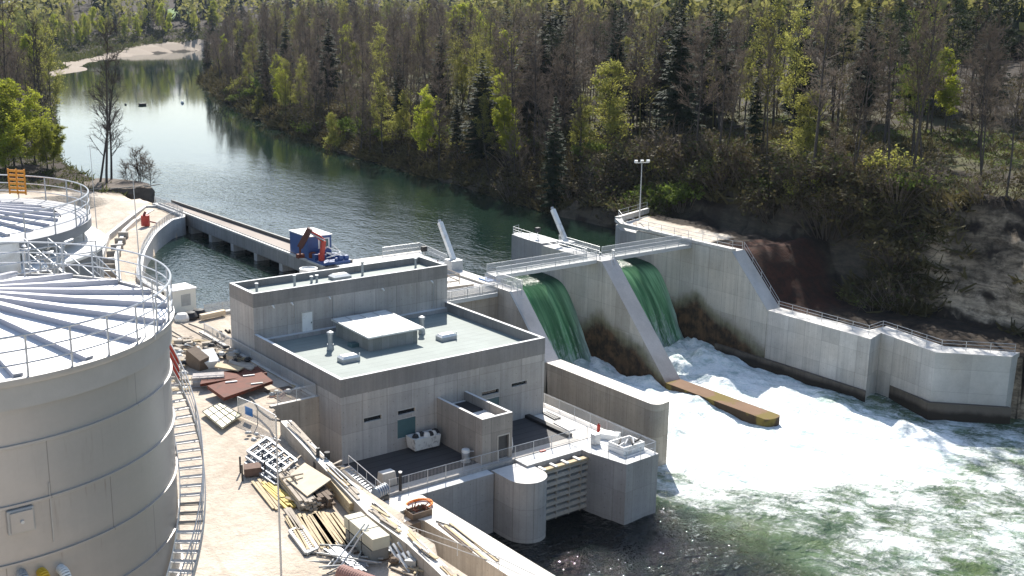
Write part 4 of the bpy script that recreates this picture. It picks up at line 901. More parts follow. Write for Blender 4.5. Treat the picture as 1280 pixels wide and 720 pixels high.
# ================================================================== TANKS
ZT = 29.5
def tank_mat():
    t = NT('tank_shell'); p = t.pos(); x, y, z = t.sep(p)[0:3]
    sm = t.noise(t.scale(p, .25, .25, .9), 1., 4, .55); f2 = t.noise(p, 9., 3); dr = t.noise(t.scale(p, 3., 3., .1), 1., 4, .6)
    c = t.mix(t.ramp(z, 22., 28.), (.40, .365, .335), (.42, .40, .385))
    ag = t.m_('ARCTAN2', t.m_('ADD', y, 46.), t.m_('ADD', x, 38.8)); co = t.m_('FLOOR', t.m_('DIVIDE', t.m_('SUBTRACT', z, 5.), 1.62)); fr_ = t.m_('FRACT', t.m_('ADD', t.m_('DIVIDE', ag, .785), t.m_('MULTIPLY', co, .37)))
    c = t.mul(c, t.ramp(t.m_('ABSOLUTE', t.m_('SUBTRACT', fr_, .5)), .4955, .499, 1., .6))
    gz = t.m_('FRACT', t.m_('DIVIDE', t.m_('SUBTRACT', z, 5.), 1.62)); ru = t.m_('MULTIPLY', t.ramp(t.noise(t.comb(t.m_('MULTIPLY', ag, 26.), t.m_('MULTIPLY', z, .25), 0.), 1., 4, .7), .58, .74), t.ramp(gz, .1, 1., 0., .5)); c = t.mix(ru, c, (.20, .15, .11))
    c = t.mul(c, t.m_('ADD', .80, t.m_('ADD', t.m_('MULTIPLY', sm, .22), t.m_('MULTIPLY', t.m_('ADD', f2, dr), .09))))
    rb = t.noise(t.comb(t.m_('MULTIPLY', x, .35), t.m_('MULTIPLY', y, .35), t.m_('MULTIPLY', z, .7)), 1., 3, .5)
    return t.end(t.bsdf(c, .38, .35, spec=.5, normal=t.bump(rb, .35, .12)))
M['tank'] = tank_mat()
M['tank_trim'] = plain('tank_trim', (.40, .39, .375), .5, .2, .12, 2.)
M['tank_roof'] = plain('white_tank_roof', (.72, .72, .73), .45, .1, .06, .8)
M['rib'] = plain('tank_roof_rib', (.42, .42, .46), .5, .3, .08)
def cyl_hit(px, py, C, r):
    d = ray(px, py); ox, oy = CAM.x-C[0], CAM.y-C[1]; a = d.x*d.x+d.y*d.y; b = 2*(ox*d.x+oy*d.y); c = ox*ox+oy*oy-r*r
    q = b*b-4*a*c
    if q < 0: return None
    return CAM+d*((-b-sqrt(q))/(2*a))
def ring_rail(t, C, r, z, n, a0=0., a1=2*pi, h=1.1, bars=(1., .66, .33), post=.032, rr=.024):
    o0 = V(t.location); base = None
    for k in range(n+(0 if abs(a1-a0-2*pi) < 1e-6 else 1)):
        a = a0+(a1-a0)*k/n; p = V((C[0]+r*cos(a), C[1]+r*sin(a), z))-o0
        if base is None:
            mb = MB(); mb.tube(o0, o0+V((0, 0, h)), post, 5); base = mb.build('post', M['rail'], t); base.location = p
        else: c = base.copy(); COL.objects.link(c); c.parent = t; c.location = p
    for b in bars:
        mb = MB(); m = n*4; mb.path([(C[0]+r*cos(a0+(a1-a0)*k/m), C[1]+r*sin(a0+(a1-a0)*k/m), z+h*b) for k in range(m+1)], rr if b < 1 else rr*1.3, 5); mb.build('rail_bar', M['rail'], t)
T1, R1 = (-38.8, -46.0), 6.48; RS = 6.3
tk = thing('storage_tank', 'big grey steel tank with ribbed white roof filling the lower left corner', 'tank', (T1[0], T1[1], YARD))
mb = MB(); prof = [(RS, YARD-.5)]
z = YARD; courses = []
while z < 28.6: z += 1.62; courses.append(min(z, 28.75))
prof2 = [(RS, YARD-.5)]
for k, zc in enumerate(courses):
    prof2 += [(RS-.004*(k % 2), zc-.03), (RS+.055, zc), (RS+.055, zc+.07), (RS, zc+.075)] if zc < 28.6 else []
prof2 += [(RS, 28.72)]
mb.lathe((T1[0], T1[1], 0), prof2, 128); mb.build('shell', M['tank'], tk, smooth=True)
mb = MB(); mb.lathe((T1[0], T1[1], 0), [(RS+.02, 28.70), (RS+.10, 28.72), (RS+.10, 29.36), (R1, 29.36), (R1+.03, 29.42), (R1+.03, 29.54), (R1-.12, 29.56), (R1-.12, 29.45)], 128); mb.build('rim', M['tank_trim'], tk, smooth=True)
mb = MB(); mb.lathe((T1[0], T1[1], 0), [(R1-.1, 29.46), (.5, 30.35), (0, 30.38)], 96); rf = mb.build('roof', M['tank_roof'], tk, smooth=True)
for k in range(20):
    a = 2*pi*k/20+.06; mb = MB(); r0, r1 = .6, R1-.16
    mb.beam((T1[0]+r0*cos(a), T1[1]+r0*sin(a), 30.35+.08), (T1[0]+r1*cos(a), T1[1]+r1*sin(a), 29.47+.08), .24, .18); mb.build('rib', M['rib'], rf)
ring_rail(tk, T1, R1-.03, 29.55, 34)
for (q, s_) in (((26, 650), .34),):
    p = cyl_hit(*q, T1, RS+.04); n_ = V((p.x-T1[0], p.y-T1[1], 0)).normalized(); tg = V((-n_.y, n_.x, 0))
    mb = MB(); mb.obox(p+n_*.02, tg*s_, n_*.06, (0, 0, s_)); mp = mb.build('access_hatch', M['tank_trim'], tk, bevel=.03)
    mb = MB(); mb.obox(p+n_*.10, tg*(s_*.82), n_*.03, (0, 0, s_*.82)); mb.build('hatch_plate', M['tank'], mp)
    mb = MB(); mb.tube(p+n_*.1, p+n_*.18, .05, 8); mb.build('hatch_knob', M['rail'], mp)
a_, b_ = cyl_hit(61, 603, T1, RS+.02), cyl_hit(66, 678, T1, RS+.02)
mb = MB(); mb.beam(a_, (a_.x, a_.y, b_.z), .03, .03); mb.build('seam', M['tank_trim'], tk)
for (q, m_) in (((27, 722), 'steel'), ((52, 720), 'yellow'), ((76, 716), 'white_paint')):
    p = cyl_hit(*q, T1, RS); n_ = V((p.x-T1[0], p.y-T1[1], 0)).normalized(); mb = MB()
    pts = [p-n_*.1+V((0, 0, .12)), p+n_*.12+V((0, 0, .12))]+[p+n_*(.12+.2*sin(k*pi/12))+V((0, 0, .12-.2*(1-cos(k*pi/12)))) for k in range(1, 7)]+[p+n_*.32+V((0, 0, -3))]
    mb.path(pts, .135, 12); mb.build('overflow_pipe', M[m_], tk, smooth=True)
mb = MB(); a = radians(14); mb.tube((T1[0]+R1*cos(a), T1[1]+R1*sin(a), 29.5), (T1[0]+R1*cos(a), T1[1]+R1*sin(a), 29.5), .01, 4) if False else None
c = PZ(176, 352, ZT)
mb = MB(); mb.tube((c.x, c.y, ZT), (c.x-.05, c.y, ZT+3.75), .022, 5, .012); tag(mb.build('lightning_rod', M['rail']), 'thin lightning rod rising from the far rim of the near tank', 'rod')
c = PD(119.5, 262, 48); mb = MB(); mb.tube((c.x, c.y, c.z-1.0), (c.x-.05, c.y, c.z+2.6), .018, 5, .01); tag(mb.build('lightning_rod', M['rail']), 'thin lightning rod beside the railing of the farther tank', 'rod')
# ladder cage stub on the rim (small frame)
c = PZ(182, 424, 29.5); mb = MB()
for dx_ in (0, .28): mb.tube((c.x+dx_, c.y, 29.45), (c.x+dx_, c.y, 31.2), .022, 5)
for k in range(3): mb.tube((c.x, c.y, 29.9+k*.5), (c.x+.28, c.y, 29.9+k*.5), .015, 5)
mb.build('ladder_hoop', M['rail'], tk)
# curved stairway
th0, Z0, dth, dz = radians(34.0), 29.0, radians(2.2), .2
st = thing('steel_stairway', 'steel stairway curving down the right side of the near tank', 'stairway', (T1[0]+6.7, T1[1], YARD))
def sp(k, r, dzz=0.): a = th0-dth*k; return V((T1[0]+r*cos(a), T1[1]+r*sin(a), Z0-dz*k+dzz))
ri, ro = RS+.10, RS+.82; NS = 90
base = None
M['tread'] = plain('perforated_tread', (.62, .60, .57), .55, .1, .15, 6.)
for k in range(NS):
    flat = k in (28, 29, 30)
    mb = MB(); a1, a2 = th0-dth*(k-.42), th0-dth*(k+.42); zz = Z0-dz*k
    q = [(T1[0]+r*cos(a), T1[1]+r*sin(a)) for r, a in ((ri, a1), (ro, a1), (ro, a2), (ri, a2))]
    mb.prism(q, zz-.035, zz); mb.build('tread', M['wood_grey'] if flat else M['tread'], st)
for r, nm in ((ri-.03, 'inner_stringer'), (ro+.03, 'outer_stringer')):
    mb = MB()
    for k in range(-1, NS*2-1):
        p, q = sp(k/2, r), sp((k+1)/2, r); mb.hexa([p+V((0, 0, -.2)), q+V((0, 0, -.2)), q+V((.03, .0, -.2)), p+V((.03, 0, -.2))], [p+V((0, 0, .07)), q+V((0, 0, .07)), q+V((.03, .0, .07)), p+V((.03, 0, .07))])
    mb.build(nm, M['white_paint'] if r < 6.6 else M['steel'], st)
for b in (1.0, .7, .4):
    mb = MB(); mb.path([sp(k, ro+.02, b) for k in range(-1, NS)], .022 if b == 1. else .016, 5); mb.build('handrail', M['rail'], st)
for k in range(0, NS, 5):
    mb = MB(); mb.tube(sp(k, ro+.02), sp(k, ro+.02, 1.0), .024, 5); mb.build('post', M['rail'], st)
# banner on the stair
p = sp(11, ro+.05); q = sp(14.0, ro+.05); mb = MB(); mb.hexa([p+V((0, 0, .1)), q+V((0, 0, .1)), q+V((.02, 0, .1)), p+V((.02, 0, .1))], [p+V((0, 0, .95)), q+V((0, 0, .95)), q+V((.02, 0, .95)), p+V((.02, 0, .95))])
bn_ = mb.build('banner', M['red']); tag(bn_, 'red and yellow banner tied to the stairway railing beside the near tank', 'banner')
u_ = (q-p); mb = MB(); mb.obox(p.lerp(q, .45)+V((.03, .0, .55)), u_*.22, V((.012, 0, 0)), (0, 0, .2)); mb.build('emblem', M['yellow'], bn_)

T2 = (-35.7, -28.8); R2 = 6.5
tk = thing('storage_tank', 'second round tank with railed white roof behind the near tank', 'tank', (T2[0], T2[1], YARD))
rl = (PZ(120.5, 286, 28.45).xy-V(T2).xy).length if False else (V((PZ(120.5, 286, 28.45).x, PZ(120.5, 286, 28.45).y))-V(T2)).length
rl = max(6.55, min(7.3, rl))
mb = MB(); mb.lathe((T2[0], T2[1], 0), [(rl-.2, YARD-.5), (rl-.2, 28.3)], 96); mb.build('shell', concrete('tank_panels_blue_grey', (.22, .23, .245), line=.3, streak=.3, panel=.6, lift=9), tk, smooth=True)
mb = MB(); mb.lathe((T2[0], T2[1], 0), [(rl-.2, 28.28), (rl, 28.3), (rl+.02, 28.42), (rl-.06, 28.5), (5.0, 28.62)], 96); mb.build('rim', M['white_paint'], tk, smooth=True)
mb = MB(); mb.lathe((T2[0], T2[1], 0), [(R2-1.25, 29.12), (R2, 29.12), (R2, 29.5), (R2-1.25, 29.5)], 96); mb.build('walkway', plain('grey_walkway', (.26, .265, .28), .6, .1), tk, smooth=True)
mb = MB(); mb.lathe((T2[0], T2[1], 0), [(5.22, 28.4), (5.22, 29.42), (.4, 30.2), (0, 30.22)], 80); rf = mb.build('roof', M['tank_roof'], tk, smooth=True)
for k in range(26):
    a = 2*pi*k/26+.03; mb = MB(); mb.beam((T2[0]+.6*cos(a), T2[1]+.6*sin(a), 30.24), (T2[0]+5.2*cos(a), T2[1]+5.2*sin(a), 29.5), .09, .16); mb.build('rib', M['rib'], rf)
ring_rail(tk, T2, R2-.05, 29.5, 26)
mb = MB()
for k in range(14): a = 2*pi*k/14; mb = MB(); mb.tube((T2[0]+6.2*cos(a), T2[1]+6.2*sin(a), 28.5), (T2[0]+6.2*cos(a), T2[1]+6.2*sin(a), 29.15), .05, 6); mb.build('bracket', M['steel'], tk)
# orange board on the far railing
c = PD(22, 226, 58.5); mb = MB()
a_ = PD(11, 226, 58.5); b_ = PD(31, 225, 58.0)
m_o = plain('orange_bars', (.62, .24, .02), .6, 0, .3, 3.)
og = thing('safety_gate', 'orange barred safety gate in the far railing of the second tank', 'gate', (a_.x, a_.y, c.z-.55))
for k in range(6):
    mb = MB(); z_ = c.z-.5+.2*k; mb.beam((a_.x, a_.y, z_), (b_.x, b_.y, z_), .04, .11); mb.build('bar', m_o, og)
for p in (a_, a_.lerp(b_, .5), b_):
    mb = MB(); mb.beam((p.x, p.y, c.z-.6), (p.x, p.y, c.z+.6), .08, .06, (1, 0, 0)); mb.build('post', m_o, og)
# link between the tanks
c1_, c2_ = V((T1[0]-.3, T1[1]+6.3, 29.5)), V((T2[0]-1.2, T2[1]-6.2, 29.5))
lk = thing('tank_link', 'railed steel walkway and pipework linking the two tanks', 'walkway', (c1_.x, (c1_.y+c2_.y)/2, 29.4))
mb = MB(); mb.beam(c1_, c2_, 1.6, .12); mb.build('deck', M['steel'], lk)
for s_ in (-.8, .8):
    for k in range(5):
        p = c1_.lerp(c2_, k/4)+V((s_, 0, 0)); mb = MB(); mb.tube(p, p+V((0, 0, 1.1)), .03, 5); mb.build('post', M['rail'], lk)
    mb = MB()
    for h_ in (1.1, .74, .37): mb.path([c1_+V((s_, 0, h_)), c2_+V((s_, 0, h_))], .025, 5)
    mb.build('handrail', M['rail'], lk)
a_ = PD(60, 298, 45.5); b_ = PD(119, 346, 42.5)
ls = thing('link_steps', 'short flight of steel steps dropping from the second tank towards the near tank', 'steps', b_)
off = V((-.75, .35, 0))
for o_ in (V((0, 0, 0)), off):
    mb = MB()
    for h_ in (0, -.45, -.9): mb.tube(a_+o_+V((0, 0, h_)), b_+o_+V((0, 0, h_)), .024, 5)
    mb.build('handrail', M['rail'], ls)
    for k in (0, .33, .66, 1.): p = a_.lerp(b_, k)+o_; mb = MB(); mb.tube(p, p-V((0, 0, 1.1)), .026, 5); mb.build('post', M['rail'], ls)
for k in range(9):
    p = a_.lerp(b_, (k+.5)/9)-V((0, 0, 1.15)); mb = MB(); mb.beam(p, p+off, .24, .04); mb.build('tread', M['steel'], ls)
gx_ = [PD(x, y, dd) for x, y, dd in ((-8, 330, 41.5), (30, 333, 42), (72, 329, 42.5), (122, 336, 43))]
railing('three bar railing standing between the two tanks', [V((q.x, q.y, 29.3)) for q in gx_], 1.15, 1.1, (1., .66, .33), r=.022, post=.028)
p = PD(3, 318, 44); mb = MB(); mb.box((p.x-.6, p.y-.4, 29.3), (p.x+.5, p.y+.4, 30.4)); ct = mb.build('control_cabinet', M['white_paint'], bevel=.03); tag(ct, 'white control cabinet at the left edge between the tanks', 'cabinet')
mb = MB(); mb.box((p.x-.65, p.y-.45, 30.4), (p.x+.55, p.y+.45, 30.46)); mb.build('lid', M['steel'], ct)
vp = thing('valve_pipework', 'tangle of steel valves and pipes between the two tanks', 'pipework', PD(32, 322, 44.5))
vo = V(vp.location)
for k in range(6):
    mb = MB(); a = vo+V((random.uniform(-1.2, 1.5), random.uniform(-.8, .8), -.9)); b = a+V((random.uniform(-.8, .8), random.uniform(-.4, .4), random.uniform(.5, 1.5))); mb.path([a, b, b+V((random.uniform(-.6, .6), .2, .05))], random.uniform(.05, .11), 9); mb.build('pipe', M['steel'], vp, smooth=True)
for k in range(3):
    q = vo+V((-.8+k*.8, 0, random.uniform(.1, .4))); mb = MB(); mb.lathe(q, [(.16, -.02), (.2, 0), (.16, .02)], 14); mb.tube(q-V((0, 0, .5)), q, .025, 6); mb.build('handwheel', M['steel'], vp, smooth=True)

# ================================================================== YARD: WALLS
def zy(p): return H(p.x, p.y)
# retaining wall beside the hall with its recess
mb = MB(); mb.box((-4.6, 3.85, -1), (-.02, 4.25, 5.15)); mb.box((-.45, 4.25, -1), (-.02, 29, 5.15)); tag(mb.build('retaining_wall', M['concrete_warm']), 'grey concrete retaining wall carrying the mesh railing beside the hall', 'wall')
rr_ = railing('mesh railing on the retaining wall along the left side of the hall', [(-3.9, 4.05, 5.15), (-.25, 4.05, 5.15), (-.25, 28, 5.15)], 1.1, 2.1, (1., .92), infill='mesh')
mb = MB(); mb.box((-3.2, 4.6, 5.0), (-.7, 8.2, 5.06)); tag(mb.build('recess_stand_in', M['wood_dark']), 'dark sheet standing in for the recess in the corner of the retaining wall railing', 'cover')  # flat dark sheet stands in for the shaded hole inside the railing
# timber wall with rubbish on top
TL = [PZ(350, 526, 6.2), PZ(402, 582.5, 6.2), PZ(460, 643.6, 6.2), PZ(509, 680, 6.2), PZ(543, 711, 6.2), PZ(575, 742, 6.2)]
TR = [PZ(364, 525, 6.2), PZ(417.5, 582, 6.2), PZ(463, 622, 6.2), PZ(511, 661, 6.2), PZ(557, 706, 6.2), PZ(592, 738, 6.2)]
mb = MB()
for i in range(len(TL)-1):
    a, b, c, d = TL[i], TL[i+1], TR[i+1], TR[i]
    mb.hexa([(a.x, a.y, -6), (b.x, b.y, -6), (c.x, c.y, -6), (d.x, d.y, -6)], [tuple(a), tuple(b), tuple(c), tuple(d)])
tag(mb.build('yard_wall', M['concrete_warm']), 'long slanting yard wall covered with pipes and planks', 'wall')
for k in range(60):
    u = random.random(); i = min(4, int(u*5)); f = random.random()
    a = TL[i].lerp(TR[i], random.uniform(.1, .9)); b = TL[i+1].lerp(TR[i+1], random.uniform(.1, .9)); f0 = random.uniform(0, .5); f1 = f0+random.uniform(.3, .5)
    p, q = a.lerp(b, f0), a.lerp(b, f1); h_ = .05+.05*(k % 3); mb = MB()
    kd = k % 4
    if kd == 0: mb.tube(p+V((0, 0, h_)), q+V((0, 0, h_+.04)), .045, 7); tag(mb.build('scaffold_tube', M['rail']), 'grey steel tube lying on top of the slanting yard wall', 'tube', 'steel tubes on the yard wall')
    elif kd == 1: mb.tube(p+V((0, 0, h_)), q+V((0, 0, h_+.03)), .05, 7); tag(mb.build('hose', M['black']), 'black hose lying on top of the slanting yard wall', 'hose', 'black hoses on the yard wall')
    else: mb.beam(p+V((0, 0, h_)), q+V((0, 0, h_+.02)), random.uniform(.14, .26), .06); tag(mb.build('plank', M['wood_grey'] if kd == 2 else M['wood']), 'weathered grey plank lying on top of the slanting yard wall' if kd == 2 else 'pale plank lying on top of the slanting yard wall', 'plank', 'planks on the yard wall')
c = PZ(397, 572, 6.2); mb = MB(); mb.tube(c-V((0, 0, .9)), c+V((.1, .1, .7)), .14, 8); mb.box((c.x-.3, c.y-.25, c.z-1.3), (c.x+.1, c.y+.15, c.z-.3)); tag(mb.build('fence_foot', M['dark_steel']), 'dark metal fence post leaning on the slanting yard wall', 'post')
c = PZ(409, 573, 6.2); mb = MB(); mb.tube(c, c+V((0, 0, .5)), .22, 10); tag(mb.build('bucket', M['black'], smooth=True), 'black bucket standing on the slanting yard wall', 'bucket')
# steel stair down to the deck
sa, sb = PZ(436, 583, 2.0), PZ(481, 622, .15)
ss = thing('steel_stairs', 'steel stairs with a handrail between the yard wall and the dark deck', 'stairs', sb)
n_ = V((-(sb-sa).y, (sb-sa).x, 0)).normalized()*-.8
for k in range(15):
    p = sa.lerp(sb, k/14); mb = MB(); mb.beam(p, p+n_, .26, .05); mb.build('tread', M['steel'], ss)
for o_ in (V((0, 0, 0)), n_): mb = MB(); mb.beam(sa+o_, sb+o_, .06, .28); mb.build('stringer', M['rail'], ss)
mb = MB(); mb.tube(sa+V((0, 0, .95)), sb+V((0, 0, .95)), .035, 6); mb.build('handrail', M['rail'], ss)
for k in range(5): p = sa.lerp(sb, k/4); mb = MB(); mb.tube(p, p+V((0, 0, .95)), .025, 5); mb.build('post', M['rail'], ss)
c = PZ(477, 624, .0)+V((0, 0, .75)); mt = thing('motor', 'blue grey cylindrical motor at the foot of the steel stairs', 'motor', c-V((0, 0, .7)))
mb = MB(); mb.tube(c-V((.7, .2, 0)), c+V((.5, .15, 0)), .45, 14); mb.build('body', plain('motor_blue', (.14, .19, .26), .45, .3), mt, smooth=True)
mb = MB()
for k in range(5): q = c-V((.55, .16, 0))+V((.24*k, .07*k, 0)); mb.tube(q, q+V((.05, .015, 0)), .5, 14)
mb.build('fins', M['steel'], mt); mb = MB(); mb.box((c.x-.6, c.y-.4, c.z-.75), (c.x+.5, c.y+.4, c.z-.4)); mb.build('base', M['dark_steel'], mt)
# culvert
mb = MB(); mb.prism([(-.6, -8.0), (2.2, -9.2), (2.3, -34), (-.5, -34), (-.3, -13.2), (-.6, -12.8)], -9, -.02); tag(mb.build('culvert_wall', M['concrete_warm']), 'broad pale concrete culvert wall running out of the picture at the bottom', 'wall')
mb = MB(); mb.prism([(-5.2, -7.55), (-.62, -7.95), (-.62, -12.6), (-5.2, -12.6)], -3.2, -.03); mb.prism([(-6.6, -12.6), (-.35, -12.6), (-.45, -34), (-9.6, -34)], -6, -3.0); o = mb.build('culvert_floor', M['concrete_warm']); o['kind'] = 'structure'
mb = MB(); mb.box((-4.8, -13.3, -1.0), (-.62, -12.55, -.01)); mb.box((-2.6, -13.2, -3), (-1.9, -12.6, -1)); tag(mb.build('culvert_beam', M['wood_dark']), 'dark brown beam with a post spanning the culvert mouth', 'beam')
mb = MB(); mb.beam((-4.5, -14.5, .4), (1.0, -30, .3), .05, .05); mb.beam((-4.5, -14.5, 1.0), (1.0, -30, .9), .05, .05) if False else None
def coil(mb, c, r, n, tr, sq=.05):
    pts = []
    for k in range(n*16+1):
        a = 2*pi*k/16; q = r*(1+.18*noise.noise((k*.3, c.x, 0))); pts.append((c.x+q*cos(a), c.y+q*.8*sin(a), c.z+.03+sq*k/16+.04*noise.noise((k*.4, 0, c.y))))
    mb.path(pts, tr, 5)
c = PZ(524, 632, 0); mb = MB(); coil(mb, c, 1.1, 4, .05); tag(mb.build('cable_coil', M['orange']), 'loose coil of orange cable on the culvert wall beside the railing', 'cable')
c = PZ(523, 644, 0); cr = thing('wooden_crate', 'dark wooden crate of scrap beside the orange cable', 'crate', c)
mb = MB(); ringwall(mb, c.x-.9, c.y-.6, c.x+.9, c.y+.6, c.z, c.z+.5, .07); mb.build('sides', M['wood_dark'], cr)
mb = MB()
for k in range(14): q = c+V((random.uniform(-.7, .7), random.uniform(-.4, .4), .5)); mb.tube(q, q+V((random.uniform(-.4, .4), random.uniform(-.3, .3), random.uniform(.1, .5))), .05, 6)
mb.build('scrap', M['rust'], cr)
c = PZ(502, 642, 0); pl = thing('pallet', 'wooden pallet with grey blocks left of the dark crate', 'pallet', c)
mb = MB()
for k in range(5): mb.box((c.x-.9, c.y-.6+k*.28, c.z+.1), (c.x+.9, c.y-.45+k*.28, c.z+.14))
for k in range(3): mb.box((c.x-.9+k*.85, c.y-.6, c.z), (c.x-.8+k*.85, c.y+.65, c.z+.1))
mb.build('boards', M['wood_grey'], pl)
for k in range(4): q = c+V((-.5+.34*k, .05*(k % 2), .14)); mb = MB(); mb.box((q.x-.15, q.y-.4, q.z), (q.x+.15, q.y+.4, q.z+.28)); mb.build('block', M['pipe_grey'], pl)
for k, (q0, q1, l) in enumerate((((556, 657), (608, 700), 'pale long board lying along the culvert wall'), ((562, 654), (622, 702), 'second pale board on the culvert wall nearer the water'), ((548, 655), (590, 690), 'thin dark edged lath on the culvert wall near the trough'))):
    a, b = PZ(*q0, 0), PZ(*q1, 0); mb = MB(); mb.beam(a+V((0, 0, .04)), b+V((0, 0, .04)), .22-.05*k, .05); tag(mb.build('board', M['wood'] if k < 2 else M['wood_dark']), l, 'board')
mb = MB(); a, b = PZ(545, 652, 0), PZ(624, 701, 0); mb.path([a+V((0, 0, .05)), a.lerp(b, .2)+V((.5, 0, .05)), a.lerp(b, .55)+V((.2, 0, .05)), b+V((0, 0, .05))], .05, 6); tag(mb.build('hose', M['black']), 'thin black hose snaking along the culvert wall', 'hose')
railing('cable railing along the inner edge of the culvert', [V((-4.4, -13.5, .6)), V((-1.2, -24, .6)), V((.0, -33, .6))], 1.0, 4.0, (1., .5), r=.03)
# slender foreground pole
a = PZ(351.6, 722, YARD); b = PX(345.7, 521, a.x); mb = MB(); mb.tube((a.x, a.y, YARD-.2), (a.x, a.y, b.z), .075, 8, .05); tag(mb.build('slender_pole', M['rail']), 'slender grey pole standing in the open yard near the timber pile', 'pole')

# ================================================================== YARD: MATERIALS AND DEBRIS
def YP(x, y, h=0.): p = PZ(x, y, YARD+h); p.z = max(YARD, H(p.x, p.y))+h if abs(H(p.x, p.y)-YARD) < .4 else YARD+h; return p
def slab(name, mat, corners, th, label, cat, h=.1, tilt=0., group=None, bev=0.):
    pts = [YP(*c, h) for c in corners]; mb = MB()
    top = [p+V((0, 0, tilt*(i >= 2))) for i, p in enumerate(pts)]; lo = [p-V((0, 0, th)) for p in top]
    nrm = (top[1]-top[0]).cross(top[2]-top[0])
    if nrm.z < 0: top = top[::-1]; lo = lo[::-1]
    mb.hexa(lo, top); return tag(mb.build(name, mat, bevel=bev), label, cat, group)
# rusty sheets
s1_ = slab('rusty_sheet', M['rust'], [(248, 487), (316, 461), (330, 466), (264, 484)][0:4] if False else [(250, 480), (254, 468), (322, 458), (334, 466)], .25, 'rust brown steel sheet pile lying behind its twin in the yard', 'sheet pile', h=.75)
s2_ = slab('rusty_sheet', M['rust'], [(280, 497), (259, 482), (327, 465), (341, 476)], .30, 'larger rust brown steel sheet pile lying nearest the yard fence', 'sheet pile', h=.9)
for k, (px, py) in enumerate(((311, 469), (289, 477), (321, 479))):
    c = PZ(px, py, YARD+.98); mb = MB(); mb.beam(c+V((-.5, .1, 0)), c+V((.5, -.15, 0)), .16, .07); tag(mb.build('batten', M['white_paint']), 'small pale batten lying on the rusty sheets', 'batten', 'battens on the rusty sheets')
slab('timber_board', M['wood'], [(268, 458), (272, 453), (305, 459), (298, 463)], .12, 'pale timber board leaning across the back of the rusty sheets', 'board', h=1.0)
slab('timber_board', M['wood_grey'], [(285, 453), (289, 450), (318, 459), (314, 462)], .12, 'grey timber board behind the pale one at the rusty sheets', 'board', h=.9)
# cream formwork panels
for k, (cs_, l) in enumerate((([(253, 514), (266, 507), (290, 526), (278, 535)], 'cream formwork panel with black joints lying in front of the fence'), ([(266, 507), (276, 503), (302, 519), (290, 526)], 'yellow stained formwork panel beside the cream one'))):
    o = slab('shuttering_board', M['panel_cream'], cs_, .12, l, 'panel', h=.42)
    P_ = [YP(*c, .44) for c in cs_]; mb = MB()
    for u in (0, .33, .66, 1): mb.beam(P_[0].lerp(P_[3], u), P_[1].lerp(P_[2], u), .06, .04)
    for u in (0, .5, 1): mb.beam(P_[0].lerp(P_[1], u), P_[3].lerp(P_[2], u), .06, .04)
    mb.build('joint', M['black'], o)
# brown crate, white sheet etc
c = YP(247, 460); mb = MB(); mb.obox(c+V((0, 0, .75)), (.5, .1, .1), (-.2, 1.1, .3), (0, -.2, .75)); tag(mb.build('leaning_crate', M['wood_dark']), 'dark brown crate tilted on its edge beside a white sheet', 'crate')
c = YP(257, 459); mb = MB(); mb.obox(c+V((0, 0, .7)), (.95, -.2, 0), (.05, .8, .4), (0, -.3, .5)); tag(mb.build('white_case', M['white_paint']), 'white ribbed case leaning against the tilted brown crate', 'case')
c = YP(253, 482); gcg = thing('wire_cage', 'wire cage box of pale scrap in front of the rusty sheets', 'cage', c)
mb = MB(); mb.obox(c+V((.6, 0, .45)), (1.25, -.55, 0), (.3, .65, 0), (0, 0, .45)); mb.build('contents', plain('pale_scrap', (.36, .33, .31), .9, 0, .6, 3.), gcg)
mb = MB()
for u in (-1, -.5, 0, .5, 1):
    q = c+V((.6, 0, 0))+V((1.3, -.57, 0))*u-V((.33, .7, 0)); mb.tube(q, q+V((0, 0, 1.05)), .03, 5)
for h_ in (.1, .55, 1.05): q = c+V((.6, 0, h_))-V((.33, .7, 0)); mb.tube(q-V((1.3, -.57, 0)), q+V((1.3, -.57, 0)), .03, 5)
mb.build('wire_frame', M['rail'], gcg)
# mesh fence panels with blue sign, lying and leaning
a, b = YP(298, 521), YP(345, 545); fn = thing('mesh_fence', 'loose mesh fence panels carrying a blue sign in the yard', 'fence', a)
mid = YP(322, 531)
for p, q in ((a, mid), (mid, b)):
    mb = MB(); mb.quad(p+V((0, 0, .1)), q+V((0, 0, .1)), q+V((0, 0, 1.7)), p+V((0, 0, 1.7))); mb.build('mesh_panel', M['mesh'], fn)
    mb = MB(); mb.path([p, p+V((0, 0, 1.75)), q+V((0, 0, 1.75)), q], .035, 6); mb.build('frame', M['rail'], fn)
q = a.lerp(mid, .55)+V((0, -.06, .85)); d_ = (mid-a).normalized(); mb = MB(); mb.obox(q, d_*.5, V((d_.y, -d_.x, 0))*.02, (0, 0, .35)); mb.build('sign', M['plastic_blue'], fn)
# bent pipe
mb = MB(); P_ = [PZ(312, 497, YARD+1.0), PZ(316, 500, YARD+.9), PZ(324, 513, YARD+.5), PZ(338, 524, YARD+.6), PZ(350, 526, 6.3)]; mb.path(P_, .10, 8); tag(mb.build('bent_pipe', M['dark_steel'], smooth=True), 'dark bent pipe arching over the end of the yard wall', 'pipe')
